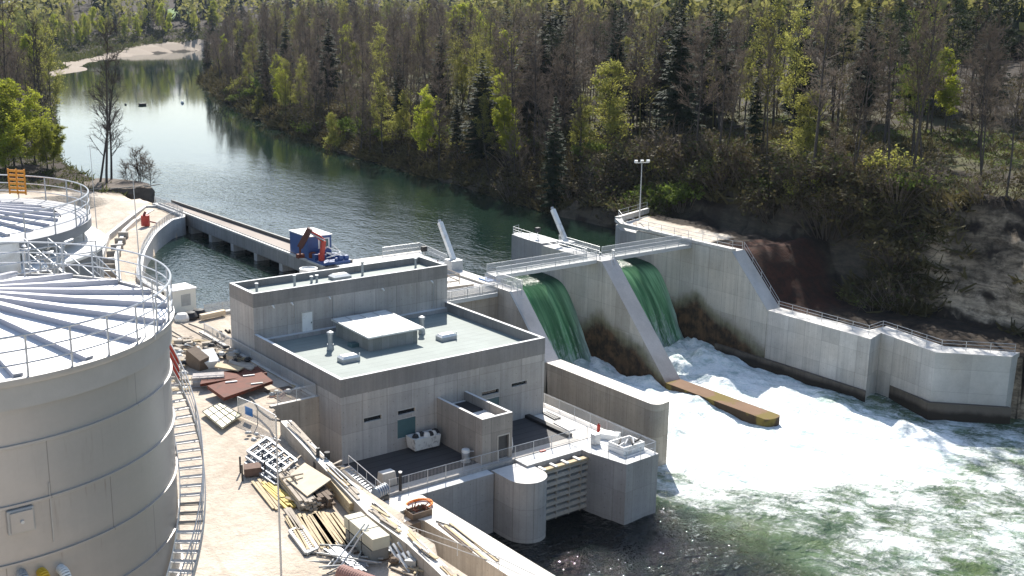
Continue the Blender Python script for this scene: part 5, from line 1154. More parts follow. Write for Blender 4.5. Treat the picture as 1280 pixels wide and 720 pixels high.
# scattered rubbish: each piece its own object
RUB = []
def litter(poly_pts, n, kinds, label, group, seed):
    rnd = random.Random(seed)
    xs_, ys_ = [p[0] for p in poly_pts], [p[1] for p in poly_pts]
    def inside(x, y):
        r = False
        for i in range(len(poly_pts)):
            (x1, y1), (x2, y2) = poly_pts[i], poly_pts[i-1]
            if (y1 > y) != (y2 > y) and x < (x2-x1)*(y-y1)/(y2-y1)+x1: r = not r
        return r
    m = 0
    while m < n:
        x, y = rnd.uniform(min(xs_), max(xs_)), rnd.uniform(min(ys_), max(ys_))
        if not inside(x, y): continue
        m += 1; c = YP(x, y); a = rnd.uniform(0, pi) if rnd.random() < .4 else rnd.gauss(-1.0, .35)
        kd, mat, lo, hi, wd = rnd.choice(kinds); L = rnd.uniform(lo, hi); d = V((cos(a), sin(a), rnd.uniform(-.05, .12)))
        c = c+V((0, 0, .06+rnd.random()*.35)); mb = MB()
        if kd == 'tube': mb.tube(c-d*L/2, c+d*L/2, wd, 6)
        elif kd == 'plank': mb.beam(c-d*L/2, c+d*L/2, wd, wd*.35, (rnd.uniform(-.4, .4), rnd.uniform(-.4, .4), 1))
        elif kd == 'lump':
            mb.lathe(c-V((0, 0, .1)), [(wd, 0), (wd*1.1, wd*.4), (wd*.6, wd*.9), (.02, wd)], 7)
        elif kd == 'box': mb.obox(c+V((0, 0, wd*.4)), d*wd, V((-d.y, d.x, 0))*wd*.7, (0, 0, wd*.5))
        o = mb.build({'tube': 'steel_tube', 'plank': 'plank', 'lump': 'rubble_lump', 'box': 'scrap_box'}[kd], M[mat])
        lab = {'tube': 'tube', 'plank': 'plank', 'lump': 'lump of rubble', 'box': 'scrap box'}[kd]
        adj = {'wood': 'pale timber', 'wood_grey': 'weathered grey', 'wood_dark': 'dark brown', 'rail': 'grey steel', 'black': 'black', 'white_paint': 'white', 'rust': 'rusty', 'ply': 'plywood coloured', 'alu': 'bright metal', 'wood_yellow': 'yellow', 'pipe_grey': 'dull grey', 'tarp': 'dusty white', 'dark_steel': 'dark metal', 'wood_grey2': 'grey'}[mat]
        tag(o, adj+' '+lab+' '+label, {'tube': 'tube', 'plank': 'plank', 'lump': 'rubble', 'box': 'box'}[kd], adj+' '+lab+'s '+group)
HEAPK = [('plank', 'wood_grey', 1., 3., .2), ('plank', 'wood', .8, 2.4, .2), ('lump', 'black', 0, 0, .35), ('lump', 'tarp', 0, 0, .35), ('tube', 'pipe_grey', 1.5, 3.5, .04), ('tube', 'wood_dark', 1, 2, .06), ('box', 'wood_grey', 0, 0, .4), ('lump', 'pipe_grey', 0, 0, .4), ('plank', 'wood', 1., 3., .22), ('plank', 'wood_dark', .8, 2., .2)]
litter([(214, 428), (236, 424), (262, 430), (268, 445), (258, 456), (236, 462), (214, 448)], 64, HEAPK, 'in the scrap heap beside the near tank', 'in the scrap heap', 3)
litter([(255, 425), (275, 432), (312, 452), (290, 455), (262, 446)], 40, HEAPK, 'strewn along the railing behind the rusty sheets', 'along the railing', 5)
litter([(213, 450), (232, 466), (240, 500), (222, 485), (213, 470)], 16, HEAPK, 'half hidden behind the tank stairway', 'behind the tank stairway', 8)
litter([(300, 540), (345, 548), (340, 556), (305, 548)], 12, [('lump', 'pipe_grey', 0, 0, .2), ('plank', 'wood_grey', .5, 1.2, .1), ('tube', 'rail', .6, 2, .03)], 'on the bare yard near the fence panels', 'near the fence panels', 9)
litter([(340, 502), (392, 487), (380, 484), (330, 496)], 16, [('plank', 'wood', .5, 1.6, .12), ('plank', 'rust', .5, 2., .1), ('lump', 'pipe_grey', 0, 0, .3)], 'inside the corner of the retaining wall railing', 'inside the railing corner', 10)
litter([(330, 588), (412, 580), (440, 615), (400, 640), (350, 625)], 30, [('plank', 'wood_grey', 1.5, 3.5, .2), ('plank', 'wood', 1.5, 3.5, .2), ('plank', 'wood_dark', 1., 3., .2), ('lump', 'pipe_grey', 0, 0, .25)], 'in the timber pile below the yard wall', 'in the timber pile', 11)
litter([(470, 650), (498, 664), (540, 720), (490, 720), (480, 690)], 44, [('tube', 'pipe_grey', 1, 3.5, .05), ('plank', 'wood_grey', 1, 3, .2), ('tube', 'dark_steel', 1, 2.5, .05), ('plank', 'alu', 1, 3, .2), ('box', 'pipe_grey', 0, 0, .35), ('lump', 'wood_dark', 0, 0, .3), ('plank', 'wood', 1, 2, .15)], 'in the metal scrap against the yard wall', 'in the metal scrap', 12)
litter([(405, 690), (430, 685), (460, 712), (440, 718)], 14, [('tube', 'pipe_grey', 3, 5.5, .06), ('tube', 'dark_steel', 3, 5., .05)], 'beside the shrink wrapped block stack', 'beside the block stack', 14)
for k in range(5):
    a, b = YP(206+8*k, 428+2*k), YP(232+10*k, 455+k); 
for k, (q0, q1) in enumerate((((205, 408), (262, 448)), ((222, 403), (300, 452)), ((212, 418), (232, 432)), ((236, 405), (276, 425)))):
    a, b = YP(*q0), YP(*q1); mb = MB(); mb.path([a+V((0, 0, .06)), a.lerp(b, .5)+V((.3, 0, .06)), b+V((0, 0, .06))], .06, 6); tag(mb.build('cable', M['wood_grey']), ('long', 'longest', 'short', 'medium length')[k]+' grey cable lying across the pale yard behind the near tank', 'cable')
# aluminium formwork stack
c = [(331, 563), (368, 592), (345, 607), (307, 580)]
st_ = thing('formwork_stack', 'stack of blue grey aluminium formwork frames at the top of the pile', 'frames', YP(337, 590))
for lay in range(3):
    P_ = [YP(x+lay*1.5, y-lay*3, .2) for x, y in c]; P_ = [V((p.x, p.y, YARD+.25+.28*lay)) for p in P_]
    mb = MB()
    for i in range(4): mb.beam(P_[i], P_[(i+1) % 4], .2, .2)
    for u in (.2, .4, .6, .8): mb.beam(P_[0].lerp(P_[1], u), P_[3].lerp(P_[2], u), .13, .16)
    mb.beam(P_[0].lerp(P_[3], .5), P_[1].lerp(P_[2], .5), .13, .16); mb.build('frame', M['alu'], st_)
mb = MB(); P_ = [YP(*q, .15) for q in c]; mb.hexa([p-V((0, 0, .12)) for p in P_[::-1]], P_[::-1]); mb.build('sheet', plain('blue_grey_sheet', (.10, .13, .18), .6), st_)
c = YP(316, 594); cg = thing('scrap_basket', 'brown scrap basket with a dark frame left of the formwork frames', 'basket', c)
mb = MB(); mb.obox(c+V((0, 0, .42)), (.6, -.16, 0), (.2, .5, 0), (0, 0, .3)); mb.build('contents', plain('brown_scrap', (.16, .10, .075), .9, 0, .5, 3.), cg)
mb = MB()
for sx in (-1, 1):
    for sy in (-1, 1): q = c+V((.8*sx+.27*sy, -.2*sx+.75*sy, 0)); mb.tube(q, q+V((0, 0, 1.25)), .07, 6)
mb.build('frame', M['dark_steel'], cg)
slab('plywood_sheet', M['ply'], [(384, 620), (357, 598), (381, 583), (414, 604)], .08, 'large dusty plywood sheet lying tilted over the timber pile', 'sheet', h=.95, tilt=.3)
def stack(label, q0, q1, w, nx, nz, mat, name='timber_stack', h0=.1, bw=.2, bh=.18, jitter=.04, cat='timber', seed=1):
    rnd = random.Random(seed); a, b = YP(*q0), YP(*q1); a.z = b.z = YARD; d = (b-a).normalized(); n = V((-d.y, d.x, 0)); t_ = thing(name, label, cat, a.lerp(b, .5))
    for i in range(nx):
        for j in range(nz):
            o_ = n*((i-(nx-1)/2)*w/nx)+V((0, 0, h0+bh*(j+.5))); mb = MB(); e = d*rnd.uniform(-.35, .35); mb.beam(a+o_+e+n*rnd.uniform(-jitter, jitter), b+o_+e+n*rnd.uniform(-jitter, jitter), w/nx*.9, bh*.92); mb.build('beam', M[mat], t_)
    return t_
stack('stack of yellow formwork beams on the left side of the pile', (332, 607), (366, 636), 1.0, 5, 1, 'wood_yellow', bh=.14, seed=2, jitter=.1)
stack('loose pale boards on the lower left of the pile', (322, 604), (350, 638), .9, 4, 1, 'wood', bh=.08, seed=3, jitter=.12)
stack('tight stack of grey squared timber right of the slender pole', (358, 602), (388, 639), 1.4, 5, 4, 'wood_grey', seed=4)
stack('dark stack of timber under the plywood sheet', (385, 612), (408, 636), 1.2, 4, 4, 'wood_dark', seed=5)
stack('big pale squared beam at the foot of the yard wall', (418, 611), (446, 645), 1.0, 3, 3, 'wood', bh=.3, seed=6)
stack('fan of pale planks in the middle of the pile', (378, 648), (402, 688), 2.2, 9, 2, 'wood', bh=.08, seed=7, jitter=.14)
stack('second fan of pale planks nearer the block stack', (402, 645), (430, 686), 2.0, 8, 2, 'wood', bh=.08, seed=8, jitter=.14)
stack('narrow grey planks beside the grille panel', (376, 655), (402, 692), .8, 4, 1, 'wood_grey', bh=.1, seed=9, jitter=.1)
stack('bundle of thin grey boards leaning on the pile in the middle', (360, 640), (376, 666), .6, 3, 2, 'wood_grey', bh=.1, seed=19, jitter=.1)
# grille panel
c_ = [(362, 664), (377, 658), (397, 686), (383, 692)]; P_ = [YP(*q, .18) for q in c_]; gp = thing('grille_panel', 'pale grey slotted grille panel lying on the sand', 'panel', YP(380, 675))
mb = MB()
for i in range(4): mb.beam(P_[i], P_[(i+1) % 4], .2, .16)
mb.build('frame', M['pipe_grey'], gp); mb = MB()
for k in range(1, 12): mb.beam(P_[0].lerp(P_[3], k/12), P_[1].lerp(P_[2], k/12), .1, .07)
mb.beam(P_[0].lerp(P_[1], .5), P_[3].lerp(P_[2], .5), .1, .1); mb.build('slats', M['tarp'], gp)
# wrapped block stacks
a, b = YP(440, 672), YP(478, 705); a.z = b.z = YARD; d = (b-a).normalized(); n = V((-d.y, d.x, 0))
for lay, (l, m_) in enumerate((('dark lower pack of blocks under the cream wrapped pack', 'pipe_grey'), ('cream wrapped pack of long blocks strapped on top of the dark pack', 'panel_cream'))):
    o = MB().obox(a.lerp(b, .5)+V((0, 0, .5+.86*lay)), d*((b-a).length/2*(.86+.08*lay)), n*.6, (0, 0, .38)).build('block_pack', plain('pack'+str(lay), (.50, .47, .36) if lay else (.22, .22, .20), .7, 0, .2, 2.)); tag(o, l, 'block pack')
    mb = MB()
    for u in (.2, .62): mb.obox(a.lerp(b, u)+V((0, 0, .5+.86*lay)), d*.03, n*.62, (0, 0, .4))
    mb.build('strap', M['black'], o)
mb = MB()
for u in (.1, .5, .9): mb.beam(a.lerp(b, u)-n*.9+V((0, 0, .05)), a.lerp(b, u)+n*.9+V((0, 0, .05)), .15, .1)
tag(mb.build('bearer', M['wood_dark']), 'dark timber bearers under the block packs', 'bearers')
# crossing scaffold tubes leaning over the stack
for k, (q0, q1) in enumerate((((412, 712), (456, 655)), ((420, 716), (461, 656)), ((428, 706), (452, 668)))):
    a_, b_ = YP(*q0, .1), PZ(*q1, YARD+2.0); mb = MB(); mb.tube(a_, b_, .05, 7); tag(mb.build('scaffold_tube', M['rail']), ('left', 'middle', 'shortest')[k]+' scaffold tube of three leaning up against the block packs', 'tube')
stack('bundle of silver tubes on the sand below the block packs', (415, 690), (456, 716), .9, 6, 2, 'alu', bh=.1, name='tube_bundle', cat='tubes', seed=12)
stack('stack of grey green pipes behind the block packs', (447, 650), (487, 672), 1.1, 5, 2, 'pipe_grey', bh=.2, name='pipe_stack', cat='pipes', seed=13)
# corrugated pipe
a_, b_ = YP(426, 716, .55), YP(475, 735, .55); mb = MB(); d = (b_-a_); L = d.length; d.normalize(); i = 0
p_ = d.cross(V((0, 0, 1))).normalized(); q_ = d.cross(p_); n_ = 20; rows = int(L/.09)
for j in range(rows+1):
    r = .50+(.035 if j % 2 else 0)
    for k in range(n_): mb.v.append(a_+d*(j*.09)+(p_*cos(2*pi*k/n_)+q_*sin(2*pi*k/n_))*r)
for j in range(rows):
    for k in range(n_): mb.f.append((j*n_+k, j*n_+(k+1) % n_, (j+1)*n_+(k+1) % n_, (j+1)*n_+k))
tag(mb.build('corrugated_pipe', plain('rust_pink_pipe', (.30, .16, .13), .7, 0, .2), smooth=False), 'rust pink corrugated pipe at the bottom edge of the pile', 'pipe')
# metal trestles
for k, (x, y) in enumerate(((508, 700), (520, 712), (498, 690))):
    c = YP(x, y); mb = MB()
    for s_ in range(4): mb.beam(c+V((-.6+.35*s_, -.2, .1)), c+V((-.9+.35*s_, .7, 1.0)), .18, .05)
    tag(mb.build('metal_cleats', M['white_paint'] if k < 2 else M['alu']), ('upper', 'lower', 'leftmost')[k]+' set of white metal strips stacked against the yard wall', 'strips')
mb = MB(); mb.beam(YP(372, 600, 1.2), YP(352, 586, .9), .1, .1); mb.beam(YP(352, 598, 1.2), YP(379, 592, 1.3), .1, .1); mb.beam(YP(354, 590, 1.2), YP(376, 570, .6), .12, .12); tag(mb.build('timber_props', M['wood_grey']), 'crossed timber props lying over the formwork frames', 'props')
# things by the cabin
for k, (x, y, m_, l) in enumerate(((228, 401, 'plastic_blue', 'pale blue bag in front of the white site cabin'), (238, 399, 'black', 'dark dome shaped tarp in front of the site cabin'), (249, 396, 'black', 'black drum at the right corner of the site cabin'))):
    c = YP(x, y); mb = MB(); mb.lathe(c, [(.75, 0), (.85, .35), (.55, .8), (.02, .95)], 9); tag(mb.build('covered_heap', M['tarp'] if k == 0 else M[m_], smooth=True), l, 'heap')
c = YP(266, 398); mb = MB(); mb.obox(c+V((0, 0, .45)), (1.5, .25, 0), (0, .3, 0), (0, 0, .25)); tag(mb.build('pale_beam', M['ply']), 'pale timber beam pack lying right of the site cabin', 'beam')
c = YP(281, 423); mb = MB()
for k in range(7): q = c+V((random.uniform(-1, 1), random.uniform(-.8, .8), .3)); mb.tube(q, q+V((random.uniform(-.6, .6), random.uniform(-.6, .6), random.uniform(.1, .7))), .12, 6)
tag(mb.build('black_hose_heap', M['black']), 'black hose heap against the left corner of the tall block', 'hoses')
# ================================================================== VEGETATION
def foliage(name, a, b, trans=.45, vs=.35):
    t = NT(name); p = t.pos(); oi = t.n("ShaderNodeObjectInfo").outputs['Random']
    c = t.mix(t.ramp(t.noise(p, vs, 3, .6), .35, .65), a, b)
    c = t.mul(c, t.m_('ADD', .72, t.m_('MULTIPLY', oi, .55)))
    tr = t.n("ShaderNodeBsdfTranslucent"); t.put(tr.inputs[0], c)
    return t.end(t.mixs(trans, t.bsdf(c, .75, spec=.15), tr.outputs[0]))
M['bark'] = plain('bark_grey_brown', (.060, .050, .044), .95, 0, .4, 1.5)
M['twig'] = foliage('bare_twigs', (.125, .098, .076), (.185, .148, .115), .25, .15)
M['twig_dark'] = foliage('dark_twigs', (.05, .042, .038), (.075, .062, .055), .15, .2)
M['twig_bud'] = foliage('budding_twigs', (.17, .165, .055), (.25, .235, .07), .4, .2)
M['leaf_bright'] = foliage('young_leaves_bright', (.27, .31, .03), (.38, .40, .05), .55)
M['leaf_pale'] = foliage('young_leaves_pale', (.24, .25, .055), (.33, .32, .08), .55)
M['leaf_mid'] = foliage('young_leaves_green', (.11, .16, .028), (.17, .21, .04), .5)
M['needle'] = foliage('spruce_needles', (.014, .028, .014), (.028, .044, .018), .15, .5)
M['needle_light'] = foliage('pine_needles', (.030, .046, .020), (.050, .065, .028), .2, .5)
M['brush'] = foliage('brush', (.068, .056, .026), (.115, .098, .042), .3, .3)
M['brush_green'] = foliage('brush_green', (.06, .075, .022), (.10, .10, .035), .4, .3)

class Geo:
    def __init__(s): s.v = []; s.f = []
    def cone(s, a, b, r0, r1, n=4):
        d = (b-a); 
        if d.length < 1e-5: return
        d.normalize(); p = d.cross(V((0, 0, 1)) if abs(d.z) < .9 else V((1, 0, 0))).normalized(); q = d.cross(p); i = len(s.v)
        for k in range(n): s.v.append(a+(p*cos(2*pi*k/n)+q*sin(2*pi*k/n))*r0)
        for k in range(n): s.v.append(b+(p*cos(2*pi*k/n)+q*sin(2*pi*k/n))*r1)
        for k in range(n): s.f.append((i+k, i+(k+1) % n, i+n+(k+1) % n, i+n+k))
    def tri(s, a, b, c): i = len(s.v); s.v += [a, b, c]; s.f.append((i, i+1, i+2))
    def quad(s, a, b, c, d): i = len(s.v); s.v += [a, b, c, d]; s.f.append((i, i+1, i+2, i+3))
    def leaf(s, c, r, rnd):
        a = V((rnd.gauss(0, 1), rnd.gauss(0, 1), rnd.gauss(0, 1))).normalized(); b = a.cross(V((rnd.gauss(0, 1), rnd.gauss(0, 1), rnd.gauss(0, 1)))).normalized()
        s.quad(c-a*r, c-b*r*.6, c+a*r, c+b*r*.6)
    def mesh(s, name, mat):
        me = bpy.data.meshes.new(name); me.from_pydata([tuple(v) for v in s.v], [], s.f); me.update(); me.materials.append(mat); return me
def rdir(rnd, base, spread):
    v = base+V((rnd.gauss(0, 1), rnd.gauss(0, 1), rnd.gauss(0, 1)))*spread; return v.normalized()
def make_bare(seed, h=24., spread=.24, first=.35, nb=20, twigs=True, leaf=None, nleaf=0, lsize=.2, forks=1, lean=0., tw='twig', dens=1.):
    rnd = random.Random(seed); tr = Geo(); cr = Geo(); tips = []
    for fk in range(forks):
        p = V((rnd.uniform(-.5, .5)*(forks > 1), rnd.uniform(-.5, .5)*(forks > 1), -.6)); dd = V((rnd.gauss(0, .05)+lean, rnd.gauss(0, .05), 1)).normalized(); pts = [p]; n = 9; hh = h*(1 if fk == 0 else rnd.uniform(.75, .95))
        for k in range(n):
            dd = (dd+V((rnd.gauss(0, .035), rnd.gauss(0, .035), .06))).normalized(); p = p+dd*(hh/n); pts.append(p)
        r0 = hh*.0078*(1 if forks == 1 else .8)
        rad = lambda u: r0*(1-u)**.8+.025
        for k in range(n): tr.cone(pts[k], pts[k+1], rad(k/n), rad((k+1)/n), 6)
        nbb = nb if forks == 1 else int(nb*.7)
        for b in range(nbb):
            u = first+(1-first)*(b+rnd.random())/nbb; u = min(u, .985); k = min(n-1, int(u*n)); q = pts[k].lerp(pts[k+1], u*n-k)
            az = rnd.uniform(0, 2*pi); up_ = rnd.uniform(.45, 1.15)+.5*u; L = h*spread*(1.05-.75*u)*rnd.uniform(.6, 1.15)+.6
            d = V((cos(az), sin(az), up_)).normalized(); q1 = q; rb = max(.03, rad(u)*.42); lp = [q]
            for s_ in range(4):
                d = (d+V((rnd.gauss(0, .12), rnd.gauss(0, .12), .10+rnd.gauss(0, .06)))).normalized(); q2 = q1+d*L/4; tr.cone(q1, q2, rb*(1-s_*.22), rb*(1-(s_+1)*.22)+.008, 4); q1 = q2; lp.append(q2)
            for s_ in range(max(4, int(L*1.9*dens))):
                w = rnd.uniform(.2, 1.); kk = min(3, int(w*4)); a = lp[kk].lerp(lp[kk+1], w*4-kk); d2 = rdir(rnd, (lp[kk+1]-lp[kk]).normalized(), .55); d2.z = abs(d2.z)*.7+.2; d2.normalize(); L2 = L*rnd.uniform(.18, .42)+.4; m = a+d2*L2*.5; e = m+rdir(rnd, d2, .25)*L2*.5
                cr.cone(a, m, .04, .03, 3); cr.cone(m, e, .03, .012, 3)
                for t_ in range(int(9*dens) if twigs else 2):
                    st_ = a.lerp(m, rnd.random()) if rnd.random() < .4 else m.lerp(e, rnd.random()); d3 = rdir(rnd, d2, .5); L3 = rnd.uniform(.4, 1.15); o = d3.cross(V((rnd.gauss(0, 1), rnd.gauss(0, 1), rnd.gauss(0, 1)))).normalized()*.026; en = st_+d3*L3; cr.tri(st_-o, st_+o, en); tips.append(en)
                    for t2 in range(3): d4 = rdir(rnd, d3, .5); f_ = st_+d3*L3*rnd.uniform(.3, .8); o2 = o*.7; cr.tri(f_-o2, f_+o2, f_+d4*rnd.uniform(.25, .6))
    out = [tr.mesh('trunk', M['bark']), cr.mesh('crown', M[tw])]
    if leaf:
        lf = Geo()
        for k in range(nleaf):
            c = rnd.choice(tips)+V((rnd.gauss(0, .25), rnd.gauss(0, .25), rnd.gauss(0, .2))); lf.leaf(c, lsize*rnd.uniform(.6, 1.3), rnd)
        out.append(lf.mesh('leaves', M[leaf]))
    return out
def make_spruce(seed, h=24., w=.17, first=.1, mat='needle', droop=.35, gap=1.):
    rnd = random.Random(seed); tr = Geo(); cr = Geo(); p = V((0, 0, -.5)); n = 8; top = V((rnd.gauss(0, .3), rnd.gauss(0, .3), h))
    for k in range(n): tr.cone(p.lerp(top, k/n), p.lerp(top, (k+1)/n), h*.009*(1-k/n)+.02, h*.009*(1-(k+1)/n)+.015, 6)
    z = first*h
    while z < h*.985:
        u = (z/h-first)/(1-first); L0 = h*w*(1-u)**.85*(.55+.45*min(1, u*5+.3)); nbr = rnd.randint(5, 8)
        for b in range(nbr):
            if rnd.random() < .12*gap: continue
            az = 2*pi*(b+rnd.random())/nbr; L = L0*rnd.uniform(.65, 1.15)+.25; d = V((cos(az), sin(az), .12-droop*(1-u)+rnd.gauss(0, .08))).normalized(); sd = V((-sin(az), cos(az), 0)); a = p.lerp(top, z/h); a = V((top.x*z/h, top.y*z/h, z+rnd.uniform(-.25, .25)))
            e = a+d*L+V((0, 0, .12*L)); cr.cone(a, e, .04, .01, 3)
            m = max(3, int(L/.36))
            for k in range(m):
                f = (k+.6)/m; c = a.lerp(e, f); fl = (.95*(1-f)**.6+.25)*min(1., L*.32)
                for s_ in (-1, 1):
                    t_ = c+sd*s_*fl*rnd.uniform(.7, 1.2)+d*fl*.7+V((0, 0, -fl*rnd.uniform(.15, .6))); o = d*.24*rnd.uniform(.8, 1.5); cr.quad(c-o, c+o*.6, t_+o*.35, t_-o*.3)
                if rnd.random() < .7: t_ = c+V((rnd.gauss(0, .1), rnd.gauss(0, .1), -rnd.uniform(.3, .7)*min(1, L*.4))); cr.tri(c-d*.22, c+d*.22, t_)
        z += rnd.uniform(.40, .62)*gap**.3
    for k in range(14): cr.leaf(top-V((rnd.gauss(0, .12), rnd.gauss(0, .12), rnd.uniform(0, 1.2))), .25, rnd)
    return [tr.mesh('trunk', M['bark']), cr.mesh('crown', M[mat])]
def make_pine(seed, h=24., mat='needle_light', first=.5):
    rnd = random.Random(seed); tr = Geo(); cr = Geo(); p = V((0, 0, -.5)); n = 8; pts = [p]; d = V((rnd.gauss(0, .04), rnd.gauss(0, .04), 1))
    for k in range(n): d = (d+V((rnd.gauss(0, .03), rnd.gauss(0, .03), .05))).normalized(); p = p+d*h/n; pts.append(p)
    for k in range(n): tr.cone(pts[k], pts[k+1], h*.009*(1-k/n)+.03, h*.009*(1-(k+1)/n)+.03, 6)
    for b in range(30):
        u = first+(1-first)*(b+rnd.random())/30; k = min(n-1, int(u*n)); q = pts[k].lerp(pts[k+1], u*n-k); az = rnd.uniform(0, 2*pi); L = h*.15*(1.15-.85*(u-first)/(1-first))*rnd.uniform(.5, 1.1); e = q+V((cos(az)*L, sin(az)*L, L*rnd.uniform(-.1, .4))); tr.cone(q, e, .07, .02, 3)
        for k2 in range(int(4+L*2.2)):
            c = q.lerp(e, rnd.uniform(.35, 1.05))+V((rnd.gauss(0, .35), rnd.gauss(0, .35), rnd.gauss(.1, .22)))
            for k3 in range(9):
                dd = V((rnd.gauss(0, 1), rnd.gauss(0, 1), rnd.gauss(.25, .6))).normalized(); o = dd.cross(V((rnd.gauss(0, 1), rnd.gauss(0, 1), rnd.gauss(0, 1)))).normalized()*.07; l_ = rnd.uniform(.3, .65); cr.quad(c-o, c+o, c+dd*l_+o*.4, c+dd*l_-o*.4)
    return [tr.mesh('trunk', M['bark']), cr.mesh('crown', M[mat])]
def make_shrub(seed, r=2.2, h=2.6, leaf='brush_green', nstem=26, nleaf=700, lsize=.13, tw='twig'):
    rnd = random.Random(seed); tr = Geo(); lf = Geo(); tips = []
    for k in range(nstem):
        az = rnd.uniform(0, 2*pi); rr = r*sqrt(rnd.random()); b = V((cos(az)*rr*.35, sin(az)*rr*.35, -.3)); e = V((cos(az)*rr, sin(az)*rr, h*rnd.uniform(.5, 1.05)*(1-.35*(rr/r)**2))); m = b.lerp(e, .5)+V((rnd.gauss(0, .15), rnd.gauss(0, .15), .25)); tr.cone(b, m, .035, .025, 3); tr.cone(m, e, .025, .008, 3)
        for j in range(9):
            s_ = m.lerp(e, rnd.random()); d = rdir(rnd, (e-b).normalized(), .6); L = rnd.uniform(.3, .9); o = d.cross(V((0, .3, 1))).normalized()*.016; tr.tri(s_-o, s_+o, s_+d*L); tips.append(s_+d*L)
    for k in range(nleaf): lf.leaf(rnd.choice(tips)+V((rnd.gauss(0, .18), rnd.gauss(0, .18), rnd.gauss(0, .15))), lsize*rnd.uniform(.6, 1.4), rnd)
    return [tr.mesh('stems', M[tw]), lf.mesh('leaves', M[leaf])]
PROTO = {
 'bare': [make_bare(11, 25, .26, .30, 26), make_bare(12, 25, .28, .36, 24), make_bare(13, 25, .22, .40, 26), make_bare(14, 25, .27, .28, 21, forks=2), make_bare(15, 25, .18, .45, 24), make_bare(16, 25, .24, .34, 20, forks=3)],
 'dark': [make_bare(71, 22, .15, .22, 40, tw='twig_dark', dens=.55), make_bare(72, 22, .17, .3, 34, tw='twig_dark', lean=.05, dens=.5), make_bare(73, 22, .20, .25, 30, tw='twig_dark', lean=.16, dens=.5)],
 'bud': [make_bare(21, 23, .23, .28, 20, leaf='leaf_pale', nleaf=2600, lsize=.15, tw='twig_bud'), make_bare(22, 23, .2, .35, 19, leaf='leaf_pale', nleaf=2000, lsize=.15, tw='twig_bud'), make_bare(23, 23, .25, .22, 20, leaf='leaf_mid', nleaf=2400, lsize=.16, tw='twig_bud')],
 'green': [make_bare(31, 20, .26, .2, 22, leaf='leaf_bright', nleaf=9000, lsize=.20, tw='twig_bud'), make_bare(32, 20, .24, .16, 22, leaf='leaf_bright', nleaf=8000, lsize=.2, forks=2, tw='twig_bud')],
 'pale': [make_bare(36, 16, .25, .12, 24, leaf='leaf_pale', nleaf=5200, lsize=.17, tw='twig_bud')],
 'spruce': [make_spruce(41, 26, .15, .08), make_spruce(42, 26, .19, .12, droop=.42), make_spruce(43, 26, .13, .2, gap=1.4)],
 'pine': [make_pine(51), make_pine(52, first=.42)],
 'twiggy': [make_bare(81, 5, .34, .04, 18, dens=.5), make_bare(82, 5, .4, .04, 14, forks=3, dens=.5)],
 'shrub': [make_shrub(61, nleaf=260, leaf='brush_green'), make_shrub(62, 2.6, 3.2, nleaf=120, leaf='brush', nstem=34), make_shrub(63, 2.2, 2.4, nleaf=420, leaf='brush', nstem=30)],
 'shrub_green': [make_shrub(66, 2.4, 3.0, leaf='leaf_mid', nleaf=1500, lsize=.15), make_shrub(67, 2.0, 3.4, leaf='leaf_pale', nleaf=1100, lsize=.14)],
}
BASEH = {'bare': 25, 'dark': 22, 'bud': 23, 'green': 20, 'pale': 16, 'spruce': 26, 'pine': 24, 'twiggy': 5, 'shrub': 2.6, 'shrub_green': 3.0}
NTREE = 0
PLACED = []
def plant(kind, x, y, h, label, group=None, variant=None, rz=None, wide=1., zoff=0., rnd=random, cat=None):
    global NTREE
    NTREE += 1
    ms = PROTO[kind][rnd.randrange(len(PROTO[kind])) if variant is None else variant % len(PROTO[kind])]
    nm = {'bare': 'bare_tree', 'dark': 'bare_tree', 'bud': 'budding_tree', 'green': 'leafy_tree', 'pale': 'leafy_tree', 'spruce': 'spruce_tree', 'pine': 'pine_tree', 'shrub': 'shrub', 'twiggy': 'shrub', 'shrub_green': 'shrub'}[kind]
    s_ = h/BASEH[kind]; t = thing(nm, label, cat or ('shrub' if 'shrub' in kind else 'tree'), (x, y, H(x, y)+zoff), group)
    t.rotation_euler = (0, 0, rnd.uniform(0, 2*pi) if rz is None else rz); t.scale = (s_*wide, s_*wide, s_)
    for me in ms:
        o = bpy.data.objects.new(me.name, me); COL.objects.link(o); o.parent = t
    PLACED.append((x, y)); return t
rt_ = random.Random(99)
def near_any(x, y, r): return any(abs(x-a) < r and abs(y-b) < r and (x-a)**2+(y-b)**2 < r*r for a, b in PLACED)
def hero(kind, px, py, toppy, label, variant=0, wide=1., rz=0., group=None):
    g = ground_hit(px, py)
    if g is None: return
    D_ = sqrt((g.x-CAM.x)**2+(g.y-CAM.y)**2); d = ray(px, toppy); hh = CAM.z+d.z*D_/sqrt(d.x**2+d.y**2)-g.z
    if hh < 1: hh = 4
    return plant(kind, g.x, g.y, hh, label, group, variant, rz, wide, rnd=rt_)
